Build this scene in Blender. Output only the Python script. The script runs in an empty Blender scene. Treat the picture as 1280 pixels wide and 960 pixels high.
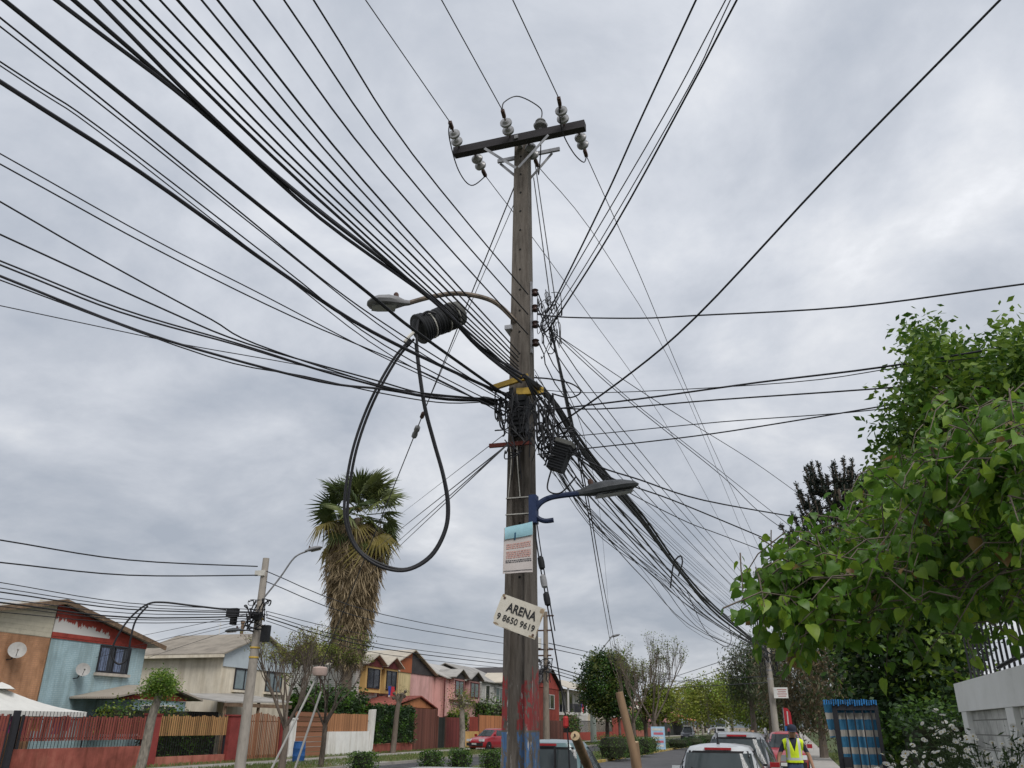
import bpy, bmesh, math, random
import numpy as np
from mathutils import Vector, Matrix
random.seed(7); rng = np.random.default_rng(7)
R = math.radians
sc = bpy.context.scene
COL = sc.collection

# ------------------------------------------------------------------ camera, world, sun, exposure
CAM_H, PITCH, YAW, ROLL, FPX = 1.75, R(22.9), R(18.2), R(0.5), 1010.0      # street runs along +Y
cam_d = bpy.data.cameras.new('camera'); cam = bpy.data.objects.new('camera', cam_d); COL.objects.link(cam)
cam_d.sensor_width = 36.0; cam_d.lens = 36.0 * FPX / 1280.0
cam_d.clip_start = 0.05; cam_d.clip_end = 12000
CM = Matrix.Rotation(YAW, 4, 'Z') @ Matrix.Rotation(R(90) + PITCH, 4, 'X') @ Matrix.Rotation(ROLL, 4, 'Z')
cam.matrix_world = Matrix.Translation((0, 0, CAM_H)) @ CM
sc.camera = cam

world = bpy.data.worlds.new('World'); sc.world = world; world.use_nodes = True
wt = world.node_tree; wt.nodes.clear()
def wn(t, **k):
    n = wt.nodes.new(t)
    for a, b in k.items(): setattr(n, a, b)
    return n
def wm(op, a, b=None):
    n = wn('ShaderNodeMath', operation=op)
    for i, v in enumerate((a, b)):
        if v is None: continue
        if isinstance(v, (int, float)): n.inputs[i].default_value = v
        else: wt.links.new(v, n.inputs[i])
    return n.outputs[0]
SUN_EL, SUN_AZ = R(48), R(135)       # high, soft, a little behind the camera
tc = wn('ShaderNodeTexCoord'); sx = wn('ShaderNodeSeparateXYZ'); wt.links.new(tc.outputs['Generated'], sx.inputs[0])
zz = wm('ADD', wm('MAXIMUM', sx.outputs[2], 0.0), 0.30)
cb = wn('ShaderNodeCombineXYZ')
wt.links.new(wm('DIVIDE', sx.outputs[0], zz), cb.inputs[0]); wt.links.new(wm('DIVIDE', sx.outputs[1], zz), cb.inputs[1])
cb.inputs[2].default_value = 8.3
n1 = wn('ShaderNodeTexNoise'); n1.inputs['Scale'].default_value = 2.4; n1.inputs['Detail'].default_value = 9; n1.inputs['Roughness'].default_value = 0.57; n1.inputs['Distortion'].default_value = 0.2
n2 = wn('ShaderNodeTexNoise'); n2.inputs['Scale'].default_value = 0.75; n2.inputs['Detail'].default_value = 4; n2.inputs['Roughness'].default_value = 0.5
wt.links.new(cb.outputs[0], n1.inputs['Vector']); wt.links.new(cb.outputs[0], n2.inputs['Vector'])
mixv = wm('ADD', wm('MULTIPLY', n1.outputs[0], 0.66), wm('MULTIPLY', n2.outputs[0], 0.34))
rp = wn('ShaderNodeValToRGB'); wt.links.new(mixv, rp.inputs[0])
cr = rp.color_ramp; cr.elements[0].position = 0.372; cr.elements[0].color = (0.318, 0.348, 0.40, 1)
cr.elements[1].position = 0.665; cr.elements[1].color = (0.74, 0.75, 0.775, 1)
for p, c in ((0.45, (0.39, 0.415, 0.462, 1)), (0.515, (0.465, 0.487, 0.53, 1)), (0.575, (0.55, 0.565, 0.595, 1))):
    e = cr.elements.new(p); e.color = c
sky = wn('ShaderNodeTexSky', sky_type='NISHITA', sun_disc=False)
sky.sun_elevation = SUN_EL; sky.sun_rotation = SUN_AZ
bg1 = wn('ShaderNodeBackground'); bg1.inputs[1].default_value = 0.06; wt.links.new(sky.outputs[0], bg1.inputs[0])
bg2 = wn('ShaderNodeBackground'); bg2.inputs[1].default_value = 1.0; # an overcast sky is a little darker toward the horizon, all the way round
mr = wn('ShaderNodeMapRange', interpolation_type='SMOOTHSTEP'); wt.links.new(sx.outputs[2], mr.inputs[0]); mr.inputs[1].default_value = -.05; mr.inputs[2].default_value = .62; mr.inputs[3].default_value = .80; mr.inputs[4].default_value = 1.06
hz = wn('ShaderNodeVectorMath', operation='SCALE'); wt.links.new(rp.outputs[0], hz.inputs[0]); wt.links.new(mr.outputs[0], hz.inputs['Scale']); wt.links.new(hz.outputs[0], bg2.inputs[0])
ms = wn('ShaderNodeMixShader'); ms.inputs[0].default_value = 0.93
wt.links.new(bg1.outputs[0], ms.inputs[1]); wt.links.new(bg2.outputs[0], ms.inputs[2])
wo = wn('ShaderNodeOutputWorld'); wt.links.new(ms.outputs[0], wo.inputs[0])

sun_d = bpy.data.lights.new('sun', 'SUN'); sun_d.energy = 1.5; sun_d.angle = R(28); sun_d.color = (1.0, 0.97, 0.93)
sun = bpy.data.objects.new('sun', sun_d); COL.objects.link(sun)
# light comes from azimuth behind-right of the camera
sd = Vector((math.sin(SUN_AZ) * math.cos(SUN_EL), math.cos(SUN_AZ) * math.cos(SUN_EL), math.sin(SUN_EL)))
sun.rotation_euler = sd.to_track_quat('Z', 'Y').to_euler()
vs = sc.view_settings
vs.view_transform = 'Standard'; vs.look = 'None'; vs.gamma = 1.0; vs.use_curve_mapping = False
vs.exposure = 0.55
sc.cycles.max_bounces = 6; sc.cycles.transparent_max_bounces = 12

# ------------------------------------------------------------------ places in the world, seen along a bearing
RM = CM.to_3x3(); C0 = Vector((0, 0, CAM_H))
def ray(x, y): return RM @ Vector(((x - 640) / FPX, -(y - 480) / FPX, -1.0))
def atz(x, y, z): d = ray(x, y); return C0 + d * ((z - CAM_H) / d.z)
def atx(x, y, X): d = ray(x, y); return C0 + d * (X / d.x)
def aty(x, y, Y): d = ray(x, y); return C0 + d * (Y / d.y)
def atd(x, y, D): d = ray(x, y); return C0 + d * (D / math.hypot(d.x, d.y))

# ------------------------------------------------------------------ materials
MATS = {}
def mat(name, col, rough=0.8, var=0.18, scale=5.0, bump=0.15, metal=0.0, spec=0.3, col2=None, stretch=(1, 1, 1), rnd=0.12, streak=0.0):
    """plain weathered surface: base colour broken up by two noises, fine relief, a slight shift from piece to piece"""
    if name in MATS: return MATS[name]
    m = bpy.data.materials.new(name); m.use_nodes = True; MATS[name] = m
    t = m.node_tree; b = t.nodes['Principled BSDF']
    N = t.nodes.new; L = t.links.new
    tcn = N('ShaderNodeTexCoord'); mp = N('ShaderNodeMapping'); mp.inputs['Scale'].default_value = stretch
    L(tcn.outputs['Object'], mp.inputs[0])
    na = N('ShaderNodeTexNoise'); na.inputs['Scale'].default_value = scale; na.inputs['Detail'].default_value = 7; na.inputs['Roughness'].default_value = 0.62
    nb = N('ShaderNodeTexNoise'); nb.inputs['Scale'].default_value = scale * 0.17; nb.inputs['Detail'].default_value = 3
    L(mp.outputs[0], na.inputs[0]); L(mp.outputs[0], nb.inputs[0])
    mx = N('ShaderNodeMath'); mx.operation = 'MULTIPLY_ADD'; mx.inputs[1].default_value = 0.6; L(na.outputs[0], mx.inputs[0])
    m2 = N('ShaderNodeMath'); m2.operation = 'MULTIPLY'; m2.inputs[1].default_value = 0.4; L(nb.outputs[0], m2.inputs[0]); L(m2.outputs[0], mx.inputs[2])
    oi = N('ShaderNodeObjectInfo')
    m3 = N('ShaderNodeMath'); m3.operation = 'MULTIPLY_ADD'; m3.inputs[1].default_value = rnd * 2; m3.inputs[2].default_value = -rnd
    L(oi.outputs['Random'], m3.inputs[0])
    m4 = N('ShaderNodeMath'); m4.operation = 'ADD'; L(mx.outputs[0], m4.inputs[0]); L(m3.outputs[0], m4.inputs[1])
    rr = N('ShaderNodeValToRGB'); L(m4.outputs[0], rr.inputs[0])
    lo = [max(0, c * (1 - var * 1.7)) for c in col]; hi = [min(1, c * (1 + var)) for c in col]
    if col2: hi = list(col2)
    rr.color_ramp.elements[0].position = 0.33; rr.color_ramp.elements[0].color = (*lo, 1)
    rr.color_ramp.elements[1].position = 0.68; rr.color_ramp.elements[1].color = (*hi, 1)
    e = rr.color_ramp.elements.new(0.5); e.color = (*col, 1)
    csrc = rr.outputs[0]
    if streak:
        ms2 = N('ShaderNodeMapping'); ms2.inputs['Scale'].default_value = (1, 1, .12); L(tcn.outputs['Object'], ms2.inputs[0])
        nc = N('ShaderNodeTexNoise'); nc.inputs['Scale'].default_value = 2.6; nc.inputs['Detail'].default_value = 8; nc.inputs['Roughness'].default_value = .65; L(ms2.outputs[0], nc.inputs[0])
        rs = N('ShaderNodeValToRGB'); L(nc.outputs[0], rs.inputs[0]); q = 1 - streak
        rs.color_ramp.elements[0].position = .36; rs.color_ramp.elements[0].color = (q, q * .97, q * .92, 1); rs.color_ramp.elements[1].position = .56; rs.color_ramp.elements[1].color = (1, 1, 1, 1)
        mm_ = N('ShaderNodeMix'); mm_.data_type = 'RGBA'; mm_.blend_type = 'MULTIPLY'; mm_.inputs[0].default_value = 1; L(csrc, mm_.inputs[6]); L(rs.outputs[0], mm_.inputs[7]); csrc = mm_.outputs[2]
    L(csrc, b.inputs['Base Color'])
    b.inputs['Roughness'].default_value = rough; b.inputs['Metallic'].default_value = metal
    b.inputs['Specular IOR Level'].default_value = spec
    if bump > 0:
        bp = N('ShaderNodeBump'); bp.inputs['Strength'].default_value = bump; bp.inputs['Distance'].default_value = 0.02
        L(na.outputs[0], bp.inputs['Height']); L(bp.outputs[0], b.inputs['Normal'])
    return m

def add_relief(m, kind, scale, axis='X', dist=0.02, strength=0.6, mortar=None, bw=0.5, rh=0.25, ms_=0.02):
    """corrugation ('wave') or fine coursing ('brick') as relief, with an optional joint colour"""
    t = m.node_tree; N = t.nodes.new; L = t.links.new; b = t.nodes['Principled BSDF']
    tcn = N('ShaderNodeTexCoord')
    bp = N('ShaderNodeBump'); bp.inputs['Strength'].default_value = strength; bp.inputs['Distance'].default_value = dist
    old = b.inputs['Normal'].links
    if old: L(old[0].from_socket, bp.inputs['Normal'])
    if kind == 'wave':
        w = N('ShaderNodeTexWave'); w.bands_direction = axis; w.inputs['Scale'].default_value = scale; w.inputs['Distortion'].default_value = 0.15
        L(tcn.outputs['Object'], w.inputs['Vector']); L(w.outputs['Fac'], bp.inputs['Height'])
    else:
        sp = N('ShaderNodeSeparateXYZ'); L(tcn.outputs['Object'], sp.inputs[0])
        ad = N('ShaderNodeMath'); ad.operation = 'ADD'; L(sp.outputs[0], ad.inputs[0]); L(sp.outputs[1], ad.inputs[1])
        cbn = N('ShaderNodeCombineXYZ'); L(ad.outputs[0], cbn.inputs[0]); L(sp.outputs[2], cbn.inputs[1])
        w = N('ShaderNodeTexBrick'); w.inputs['Scale'].default_value = scale; w.inputs['Mortar Size'].default_value = ms_
        w.inputs['Brick Width'].default_value = bw; w.inputs['Row Height'].default_value = rh; w.inputs['Mortar Smooth'].default_value = 0.3
        L(cbn.outputs[0], w.inputs['Vector'])
        inv = N('ShaderNodeMath'); inv.operation = 'SUBTRACT'; inv.inputs[0].default_value = 1.0; L(w.outputs['Fac'], inv.inputs[1])
        L(inv.outputs[0], bp.inputs['Height'])
        if mortar:
            src = b.inputs['Base Color'].links[0].from_socket
            mx = N('ShaderNodeMix'); mx.data_type = 'RGBA'
            L(w.outputs['Fac'], mx.inputs[0]); L(src, mx.inputs[6]); mx.inputs[7].default_value = (*mortar, 1)
            L(mx.outputs[2], b.inputs['Base Color'])
    L(bp.outputs[0], b.inputs['Normal'])
    return m

def leafmat(name, col, col2, trans=0.35, rough=0.5, scale=1.3):
    if name in MATS: return MATS[name]
    m = bpy.data.materials.new(name); m.use_nodes = True; MATS[name] = m
    t = m.node_tree; N = t.nodes.new; L = t.links.new; b = t.nodes['Principled BSDF']
    tcn = N('ShaderNodeTexCoord'); na = N('ShaderNodeTexNoise'); na.inputs['Scale'].default_value = scale; na.inputs['Detail'].default_value = 8; na.inputs['Roughness'].default_value = 0.7
    L(tcn.outputs['Object'], na.inputs[0])
    oi = N('ShaderNodeObjectInfo'); ad = N('ShaderNodeMath'); ad.operation = 'MULTIPLY_ADD'; ad.inputs[1].default_value = 0.5; ad.inputs[2].default_value = -0.25
    L(oi.outputs['Random'], ad.inputs[0]); a2 = N('ShaderNodeMath'); a2.operation = 'ADD'; L(ad.outputs[0], a2.inputs[0]); L(na.outputs[0], a2.inputs[1])
    rr = N('ShaderNodeValToRGB'); L(a2.outputs[0], rr.inputs[0])
    rr.color_ramp.elements[0].position = 0.3; rr.color_ramp.elements[0].color = (*col, 1)
    rr.color_ramp.elements[1].position = 0.7; rr.color_ramp.elements[1].color = (*col2, 1)
    L(rr.outputs[0], b.inputs['Base Color']); b.inputs['Roughness'].default_value = rough; b.inputs['Specular IOR Level'].default_value = 0.35
    tr = N('ShaderNodeBsdfTranslucent'); L(rr.outputs[0], tr.inputs[0])
    mx = N('ShaderNodeMixShader'); mx.inputs[0].default_value = trans
    L(b.outputs[0], mx.inputs[1]); L(tr.outputs[0], mx.inputs[2]); L(mx.outputs[0], t.nodes['Material Output'].inputs[0])
    return m

def glassmat(name, col, rough=0.08):
    return mat(name, col, rough=rough, var=0.3, scale=1.2, bump=0.02, spec=0.7)
def paintmat(name, col, rough=0.3):
    m = mat(name, col, rough=rough, var=0.06, scale=3, bump=0.0, spec=0.5, rnd=0.0)
    m.node_tree.nodes['Principled BSDF'].inputs['Coat Weight'].default_value = 0.5
    m.node_tree.nodes['Principled BSDF'].inputs['Coat Roughness'].default_value = 0.12
    return m

# ------------------------------------------------------------------ mesh builder
class MB:
    def __init__(s): s.v = []; s.f = []; s.m = []; s.cm = 0
    def face(s, idx): s.f.append(tuple(idx)); s.m.append(s.cm)
    def add(s, vs, fs):
        o = len(s.v); s.v.extend([tuple(v) for v in vs])
        for f in fs: s.face([o + i for i in f])
    def box(s, c, size, rot=None):
        hx, hy, hz = size[0] / 2, size[1] / 2, size[2] / 2
        P = [Vector((x, y, z)) for x in (-hx, hx) for y in (-hy, hy) for z in (-hz, hz)]
        if rot is not None: P = [rot @ p for p in P]
        c = Vector(c)
        s.add([c + p for p in P], [(0, 1, 3, 2), (4, 6, 7, 5), (0, 4, 5, 1), (2, 3, 7, 6), (0, 2, 6, 4), (1, 5, 7, 3)])
        return s
    def span(s, x0, x1, y0, y1, z0, z1): return s.box(((x0 + x1) / 2, (y0 + y1) / 2, (z0 + z1) / 2), (abs(x1 - x0), abs(y1 - y0), abs(z1 - z0)))
    def bar(s, a, b, w, h, up=(0, 0, 1)):
        a, b = Vector(a), Vector(b); d = (b - a); l = d.length; d.normalize()
        u = Vector(up); x = d.cross(u)
        if x.length < 1e-4: x = d.cross(Vector((1, 0, 0)))
        x.normalize(); u = x.cross(d)
        s.box((a + b) / 2, (w, l, h), Matrix((x, d, u)).transposed()); return s
    def tube(s, path, r, n=6, cap=True):
        P = [Vector(p) for p in path]; k = len(P)
        rs = r if hasattr(r, '__len__') else [r] * k
        o = len(s.v); prev = None
        for i, p in enumerate(P):
            d = (P[min(i + 1, k - 1)] - P[max(i - 1, 0)])
            if d.length < 1e-9: d = Vector((0, 0, 1))
            d.normalize()
            if prev is None:
                a = d.cross(Vector((0, 0, 1)))
                if a.length < 0.05: a = d.cross(Vector((1, 0, 0)))
            else:
                a = prev - d * prev.dot(d)
                if a.length < 1e-6: a = d.cross(Vector((1, 0, 0)))
            a.normalize(); prev = a; b = d.cross(a)
            for j in range(n):
                q = 2 * math.pi * j / n
                s.v.append(tuple(p + (a * math.cos(q) + b * math.sin(q)) * rs[i]))
        for i in range(k - 1):
            for j in range(n):
                s.face((o + i * n + j, o + i * n + (j + 1) % n, o + (i + 1) * n + (j + 1) % n, o + (i + 1) * n + j))
        if cap:
            s.face([o + j for j in range(n)][::-1]); s.face([o + (k - 1) * n + j for j in range(n)])
        return s
    def lathe(s, prof, base, axis=(0, 0, 1), n=12):
        """prof: (radius, height) pairs along axis from base"""
        ax = Vector(axis).normalized(); a = ax.cross(Vector((0, 0, 1)))
        if a.length < 0.05: a = ax.cross(Vector((1, 0, 0)))
        a.normalize(); b = ax.cross(a); base = Vector(base); o = len(s.v)
        for r, h in prof:
            for j in range(n):
                q = 2 * math.pi * j / n
                s.v.append(tuple(base + ax * h + (a * math.cos(q) + b * math.sin(q)) * r))
        for i in range(len(prof) - 1):
            for j in range(n): s.face((o + i * n + j, o + i * n + (j + 1) % n, o + (i + 1) * n + (j + 1) % n, o + (i + 1) * n + j))
        s.face([o + j for j in range(n)][::-1]); s.face([o + (len(prof) - 1) * n + j for j in range(n)])
        return s
    def prism(s, poly, d):
        """extrude a 3D polygon by the vector d"""
        P = [Vector(p) for p in poly]; d = Vector(d); n = len(P); o = len(s.v)
        s.v.extend([tuple(p) for p in P]); s.v.extend([tuple(p + d) for p in P])
        s.face([o + i for i in range(n)]); s.face([o + n + i for i in range(n)][::-1])
        for i in range(n): s.face((o + i, o + n + i, o + n + (i + 1) % n, o + (i + 1) % n))
        return s
    def grid(s, rows, closed=False):
        o = len(s.v); nr, nc = len(rows), len(rows[0])
        for r in rows: s.v.extend([tuple(p) for p in r])
        for i in range(nr - 1):
            for j in range(nc if closed else nc - 1):
                s.face((o + i * nc + j, o + i * nc + (j + 1) % nc, o + (i + 1) * nc + (j + 1) % nc, o + (i + 1) * nc + j))
        return s
    def build(s, name, mats, parent=None, origin=None, smooth=False):
        o = origin_of(parent) if parent is not None else Vector(origin if origin is not None else (0, 0, 0))
        me = bpy.data.meshes.new(name)
        me.from_pydata([(v[0] - o.x, v[1] - o.y, v[2] - o.z) for v in s.v], [], s.f)
        if not isinstance(mats, (list, tuple)): mats = [mats]
        for m in mats: me.materials.append(m)
        if len(mats) > 1: me.polygons.foreach_set('material_index', s.m)
        bm = bmesh.new(); bm.from_mesh(me); bmesh.ops.recalc_face_normals(bm, faces=bm.faces); bm.to_mesh(me); bm.free()
        if smooth:
            me.polygons.foreach_set('use_smooth', [True] * len(me.polygons))
            try: me.set_sharp_from_angle(angle=R(38))
            except Exception: pass
        me.update()
        ob = bpy.data.objects.new(name, me); COL.objects.link(ob)
        if parent is not None: ob.parent = parent; ORI[ob.name] = o
        else: ob.location = o; ORI[ob.name] = o
        return ob
ORI = {}
def origin_of(p): return ORI[p.name]
def tag(o, label=None, cat=None, group=None, kind=None):
    if label: o['label'] = label
    if cat: o['category'] = cat
    if group: o['group'] = group
    if kind: o['kind'] = kind
    return o
def thing(name, label, cat, loc, group=None):
    o = bpy.data.objects.new(name, None); COL.objects.link(o); o.location = loc; o.empty_display_size = 0.2
    ORI[o.name] = Vector(loc); return tag(o, label, cat, group)
UNIT = {}
def piece(name, m, c, size, parent, rot=None):
    """one board, slat, brick or pane: a box that shares its mesh with the others of its material"""
    if m.name not in UNIT:
        mb = MB(); mb.box((0, 0, 0), (1, 1, 1)); me = bpy.data.meshes.new('piece_' + m.name)
        me.from_pydata(mb.v, [], mb.f); me.materials.append(m); UNIT[m.name] = me
    ob = bpy.data.objects.new(name, UNIT[m.name]); COL.objects.link(ob)
    o = origin_of(parent); ob.location = Vector(c) - o; ob.scale = size; ob.parent = parent; ORI[ob.name] = o
    if rot: ob.rotation_euler = rot
    return ob
def sub(name, m, c, size, parent):       # a sub-part in the thing's own frame (never under a scaled piece)
    return MB().box(c, size).build(name, m, parent)
def smoothpath(P, n=6):
    P = [Vector(p) for p in P]
    if len(P) < 3: return P
    out = []
    for i in range(len(P) - 1):
        p0, p1, p2, p3 = P[max(i - 1, 0)], P[i], P[i + 1], P[min(i + 2, len(P) - 1)]
        for k in range(n):
            t = k / n
            out.append(0.5 * ((2 * p1) + (-p0 + p2) * t + (2 * p0 - 5 * p1 + 4 * p2 - p3) * t * t + (-p0 + 3 * p1 - 3 * p2 + p3) * t ** 3))
    out.append(P[-1]); return out
def fastmesh(name, V, nper, mats, parent=None, origin=(0, 0, 0), midx=None, smooth=False):
    """V: (count, nper, 3) array of separate polygons"""
    o = origin_of(parent) if parent is not None else Vector(origin)
    V = np.asarray(V, dtype=np.float32) - np.array(o, dtype=np.float32)
    k = V.shape[0]; me = bpy.data.meshes.new(name)
    me.vertices.add(k * nper); me.vertices.foreach_set('co', V.reshape(-1))
    me.loops.add(k * nper); me.loops.foreach_set('vertex_index', np.arange(k * nper, dtype=np.int32))
    me.polygons.add(k); me.polygons.foreach_set('loop_start', np.arange(0, k * nper, nper, dtype=np.int32))
    me.polygons.foreach_set('loop_total', np.full(k, nper, dtype=np.int32))
    if not isinstance(mats, (list, tuple)): mats = [mats]
    for m in mats: me.materials.append(m)
    if midx is not None: me.polygons.foreach_set('material_index', np.asarray(midx, dtype=np.int32))
    me.update(calc_edges=True); me.validate()
    ob = bpy.data.objects.new(name, me); COL.objects.link(ob)
    if parent is not None: ob.parent = parent
    else: ob.location = o
    ORI[ob.name] = o
    return ob
def leaves_at(P, size, up=0.5, droop=0.0, wid=0.5, out=None):
    """(n,4,3) pointed leaf quads at points P with random directions"""
    n = len(P); d = rng.normal(size=(n, 3)); d[:, 2] = d[:, 2] * 0.6 - droop
    if out is not None: d += out
    d /= np.linalg.norm(d, axis=1)[:, None] + 1e-9
    nrm = rng.normal(size=(n, 3)) * (1 - up); nrm[:, 2] += up
    s_ = np.cross(d, nrm); s_ /= np.linalg.norm(s_, axis=1)[:, None] + 1e-9
    L = (size * rng.uniform(0.7, 1.3, n))[:, None]
    a = P; b = P + d * L * 0.5 + s_ * L * wid * 0.5; c = P + d * L; e = P + d * L * 0.5 - s_ * L * wid * 0.5
    return np.stack([a, b, c, e], axis=1)
def clump_points(center, rad, nclump, per, rc, shell=0.55):
    c = rng.normal(size=(nclump, 3)); c /= np.linalg.norm(c, axis=1)[:, None]
    rr = rng.uniform(shell ** 3, 1, nclump) ** (1 / 3)
    c = c * rr[:, None] * np.array(rad) + np.array(center)
    p = rng.normal(size=(nclump, per, 3)) * 0.45 * np.array(rc if hasattr(rc, '__len__') else (rc, rc, rc))
    return c, (c[:, None, :] + p)
bark = mat('bark', (0.13, 0.105, 0.085), 0.95, 0.35, 14, 0.6, stretch=(1, 1, 0.3))
barkpale = mat('bark_pale', (0.27, 0.24, 0.20), 0.95, 0.35, 12, 0.6, stretch=(1, 1, 0.4))
def make_tree(name, label, cat, base, crown_c, rad, mats, trunk_r=0.16, nclump=60, per=60, rc=0.6, leaf=0.12, group=None, bmat=None, limbs=10, droop=0.0, shell=0.55, up=0.45, wid=0.5):
    base = Vector(base); cc = Vector(crown_c); t = thing(name, label, cat, base, group)
    cl, P = clump_points(cc, rad, nclump, per, rc, shell)
    mb = MB(); top = cc - Vector((0, 0, rad[2] * 0.35))
    mid = base.lerp(top, 0.5) + Vector((random.uniform(-.1, .1), random.uniform(-.1, .1), 0))
    path = smoothpath([base - Vector((0, 0, .05)), mid, top, cc + Vector((0, 0, rad[2] * 0.3))], 5)
    k = len(path); mb.tube(path, [trunk_r * (1.15 - 0.95 * i / (k - 1)) for i in range(k)], 8)
    for i in range(min(limbs, nclump)):
        c = Vector(cl[i]); a = path[random.randint(int(k * 0.45), k - 2)]
        m_ = a.lerp(c, 0.5) + Vector((0, 0, 0.15 * (c - a).length))
        pp = smoothpath([a, m_, c], 4); q = len(pp)
        mb.tube(pp, [trunk_r * 0.45 * (1 - 0.85 * j / (q - 1)) for j in range(q)], 5)
    mb.build('trunk', bmat or bark, t, smooth=True)
    P = P.reshape(-1, 3); q = leaves_at(P, leaf, up, droop, wid)
    mi = np.repeat(rng.integers(0, len(mats), nclump), per)
    fastmesh('crown', q, 4, mats, t, midx=mi)
    return t
def twigs(mb, p, d, length, r, depth, spread=0.55, up=0.25):
    p = Vector(p); d = Vector(d).normalized()
    bend = Vector((random.gauss(0, .12), random.gauss(0, .12), up * 0.3))
    e1 = p + d * length * 0.5; d2 = (d + bend).normalized(); e2 = e1 + d2 * length * 0.5
    mb.tube([p, e1, e2], [r, r * 0.8, r * 0.6], 4 if depth < 3 else 6, cap=False)
    if depth == 0: return [e2]
    tips = []
    for i in range(random.choice((2, 3, 3))):
        nd = (d2 + Vector((random.gauss(0, spread), random.gauss(0, spread), random.gauss(0, spread * .5) + up))).normalized()
        tips += twigs(mb, e1.lerp(e2, random.uniform(.3, 1)), nd, length * random.uniform(.6, .85), r * 0.58, depth - 1, spread, up)
    return tips
# ------------------------------------------------------------------ the setting
def struct(name, mb, m): return tag(mb.build(name, m), kind='structure')
asphalt = mat('asphalt', (0.085, 0.083, 0.085), 0.9, 0.25, 3, 0.3)
dirt = mat('dirt', (0.20, 0.16, 0.115), 0.95, 0.3, 1.5, 0.5)
grassy = mat('grassy_soil', (0.085, 0.115, 0.035), 0.95, 0.45, 0.9, 0.5, col2=(0.20, 0.165, 0.10))
pave = mat('paving', (0.33, 0.31, 0.28), 0.9, 0.18, 2.5, 0.3)
conc = mat('concrete', (0.30, 0.28, 0.255), 0.9, 0.22, 6, 0.4)
yellowk = mat('kerb_yellow', (0.50, 0.36, 0.09), 0.85, 0.35, 6, 0.3, col2=(0.42, 0.38, 0.30))
struct('ground', MB().span(-4000, 4000, -3000, 6000, -0.62, -0.12), dirt)
def slab(name, x0, x1, y0, y1, m, z0=-0.5, z1=0.0): return struct(name, MB().span(x0, x1, y0, y1, z0, z1), m)
slab('verge_near', -2.6, 60, -60, 420, grassy)
slab('median', -14.2, -10.75, -60, 420, grassy)
slab('verge_far', -140, -19.7, -60, 420, grassy)
slab('road_near', -10.6, -2.75, -60, 420, asphalt, -0.3, -0.116)
slab('road_far', -19.55, -14.35, -60, 420, asphalt, -0.3, -0.116)
slab('sidewalk_near', 0.35, 1.75, -30, 420, pave, -0.1, 0.012)
slab('sidewalk_far', -25.6, -23.6, -30, 420, pave, -0.1, 0.012)
slab('driveway', -23.55, -19.75, 63, 67.5, pave, -0.1, 0.012)
slab('driveway_apron', -23.55, -19.75, 36.5, 41, pave, -0.1, 0.012)
for nm, xx, m, y0, y1 in (('kerb_median_near', -10.675, yellowk, 20, 120), ('kerb_near', -2.675, conc, 2, 40), ('kerb_median_far', -14.275, conc, 20, 80), ('kerb_far', -19.625, conc, 20, 90)):
    k = struct(nm, MB().span(xx - .07, xx + .07, -60, 420, -0.4, -0.005), m)
    ORI[k.name] = Vector((0, 0, 0))
    y = y0
    while y < y1:
        piece('kerb_stone', m, (xx, y + .49, -0.052), (0.149, 0.975, 0.125), k); y += 1.0
# distant hills behind the street
hm = mat('hill', (0.17, 0.20, 0.22), 0.95, 0.2, 0.004, 0.0)
mb = MB(); rows = []
for k_ in range(2):
    row = []
    for i in range(201):
        x = -4600 + i * 45
        h = 125 + 38 * math.sin(i * .11 + 2) + 16 * math.sin(i * .31 + 1) + 6 * math.sin(i * .83) + 3 * math.sin(i * 2.3)
        row.append((x, 3600 + (0 if k_ == 0 else 700), (-2 if k_ == 0 else max(20, h))))
    rows.append(row)
rows.append([(r[0], r[1] + 900, -2) for r in rows[1]])
struct('hills', mb.grid(rows), hm)

# ------------------------------------------------------------------ houses across the street (fronts face +X)
FX = -31.0
def win(par, x, y0, y1, z0, z1, fm, gm, mull=1, bars=0, sill=None, curtain=None, rails=0):
    """window set in a front wall: frame, panes, optional sill and bars; depth along +X"""
    w = 0.07; f = MB()
    f.span(x - .02, x + .07, y0 - w, y0, z0 - w, z1 + w); f.span(x - .02, x + .07, y1, y1 + w, z0 - w, z1 + w)
    f.span(x - .02, x + .068, y0, y1, z1, z1 + w); f.span(x - .02, x + .068, y0, y1, z0 - w, z0)
    for i in range(mull):
        yy = y0 + (y1 - y0) * (i + 1) / (mull + 1); f.span(x - .02, x + .06, yy - .03, yy + .03, z0, z1)
    for i in range(rails):
        zz = z0 + (z1 - z0) * (i + 1) / (rails + 1); f.span(x - .02, x + .052, y0, y1, zz - .02, zz + .02)
    fr = f.build('window', fm, par)
    n = mull + 1
    for i in range(n):
        a = y0 + (y1 - y0) * i / n; b = y0 + (y1 - y0) * (i + 1) / n
        MB().span(x - .015, x + .02, a + .004, b - .004, z0 + .003, z1 - .003).build('pane', gm, fr)
    if curtain:
        for i in range(n):
            a = y0 + (y1 - y0) * i / n; b = y0 + (y1 - y0) * (i + 1) / n
            MB().span(x + .021, x + .026, a + .05, a + (b - a) * .55, z0 + .02, z1 - .05).build('curtain', curtain, fr)
    if bars:
        for i in range(bars):
            yy = y0 + (y1 - y0) * (i + .5) / bars
            MB().tube([(x + .09, yy, z0 - .05), (x + .09, yy + (.03 if i % 2 else -.03), (z0 + z1) / 2), (x + .09, yy, z1 + .05)], .012, 4).build('window_bar', black, fr)
    if sill: MB().span(x, x + .2, y0 - .15, y1 + .15, z0 - .2, z0 - w - .002).build('sill', sill, fr)
    return fr
def roofslab(mb, p0, p1, p2, p3, th=0.09): mb.prism([p0, p1, p2, p3], (0, 0, -th))
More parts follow.
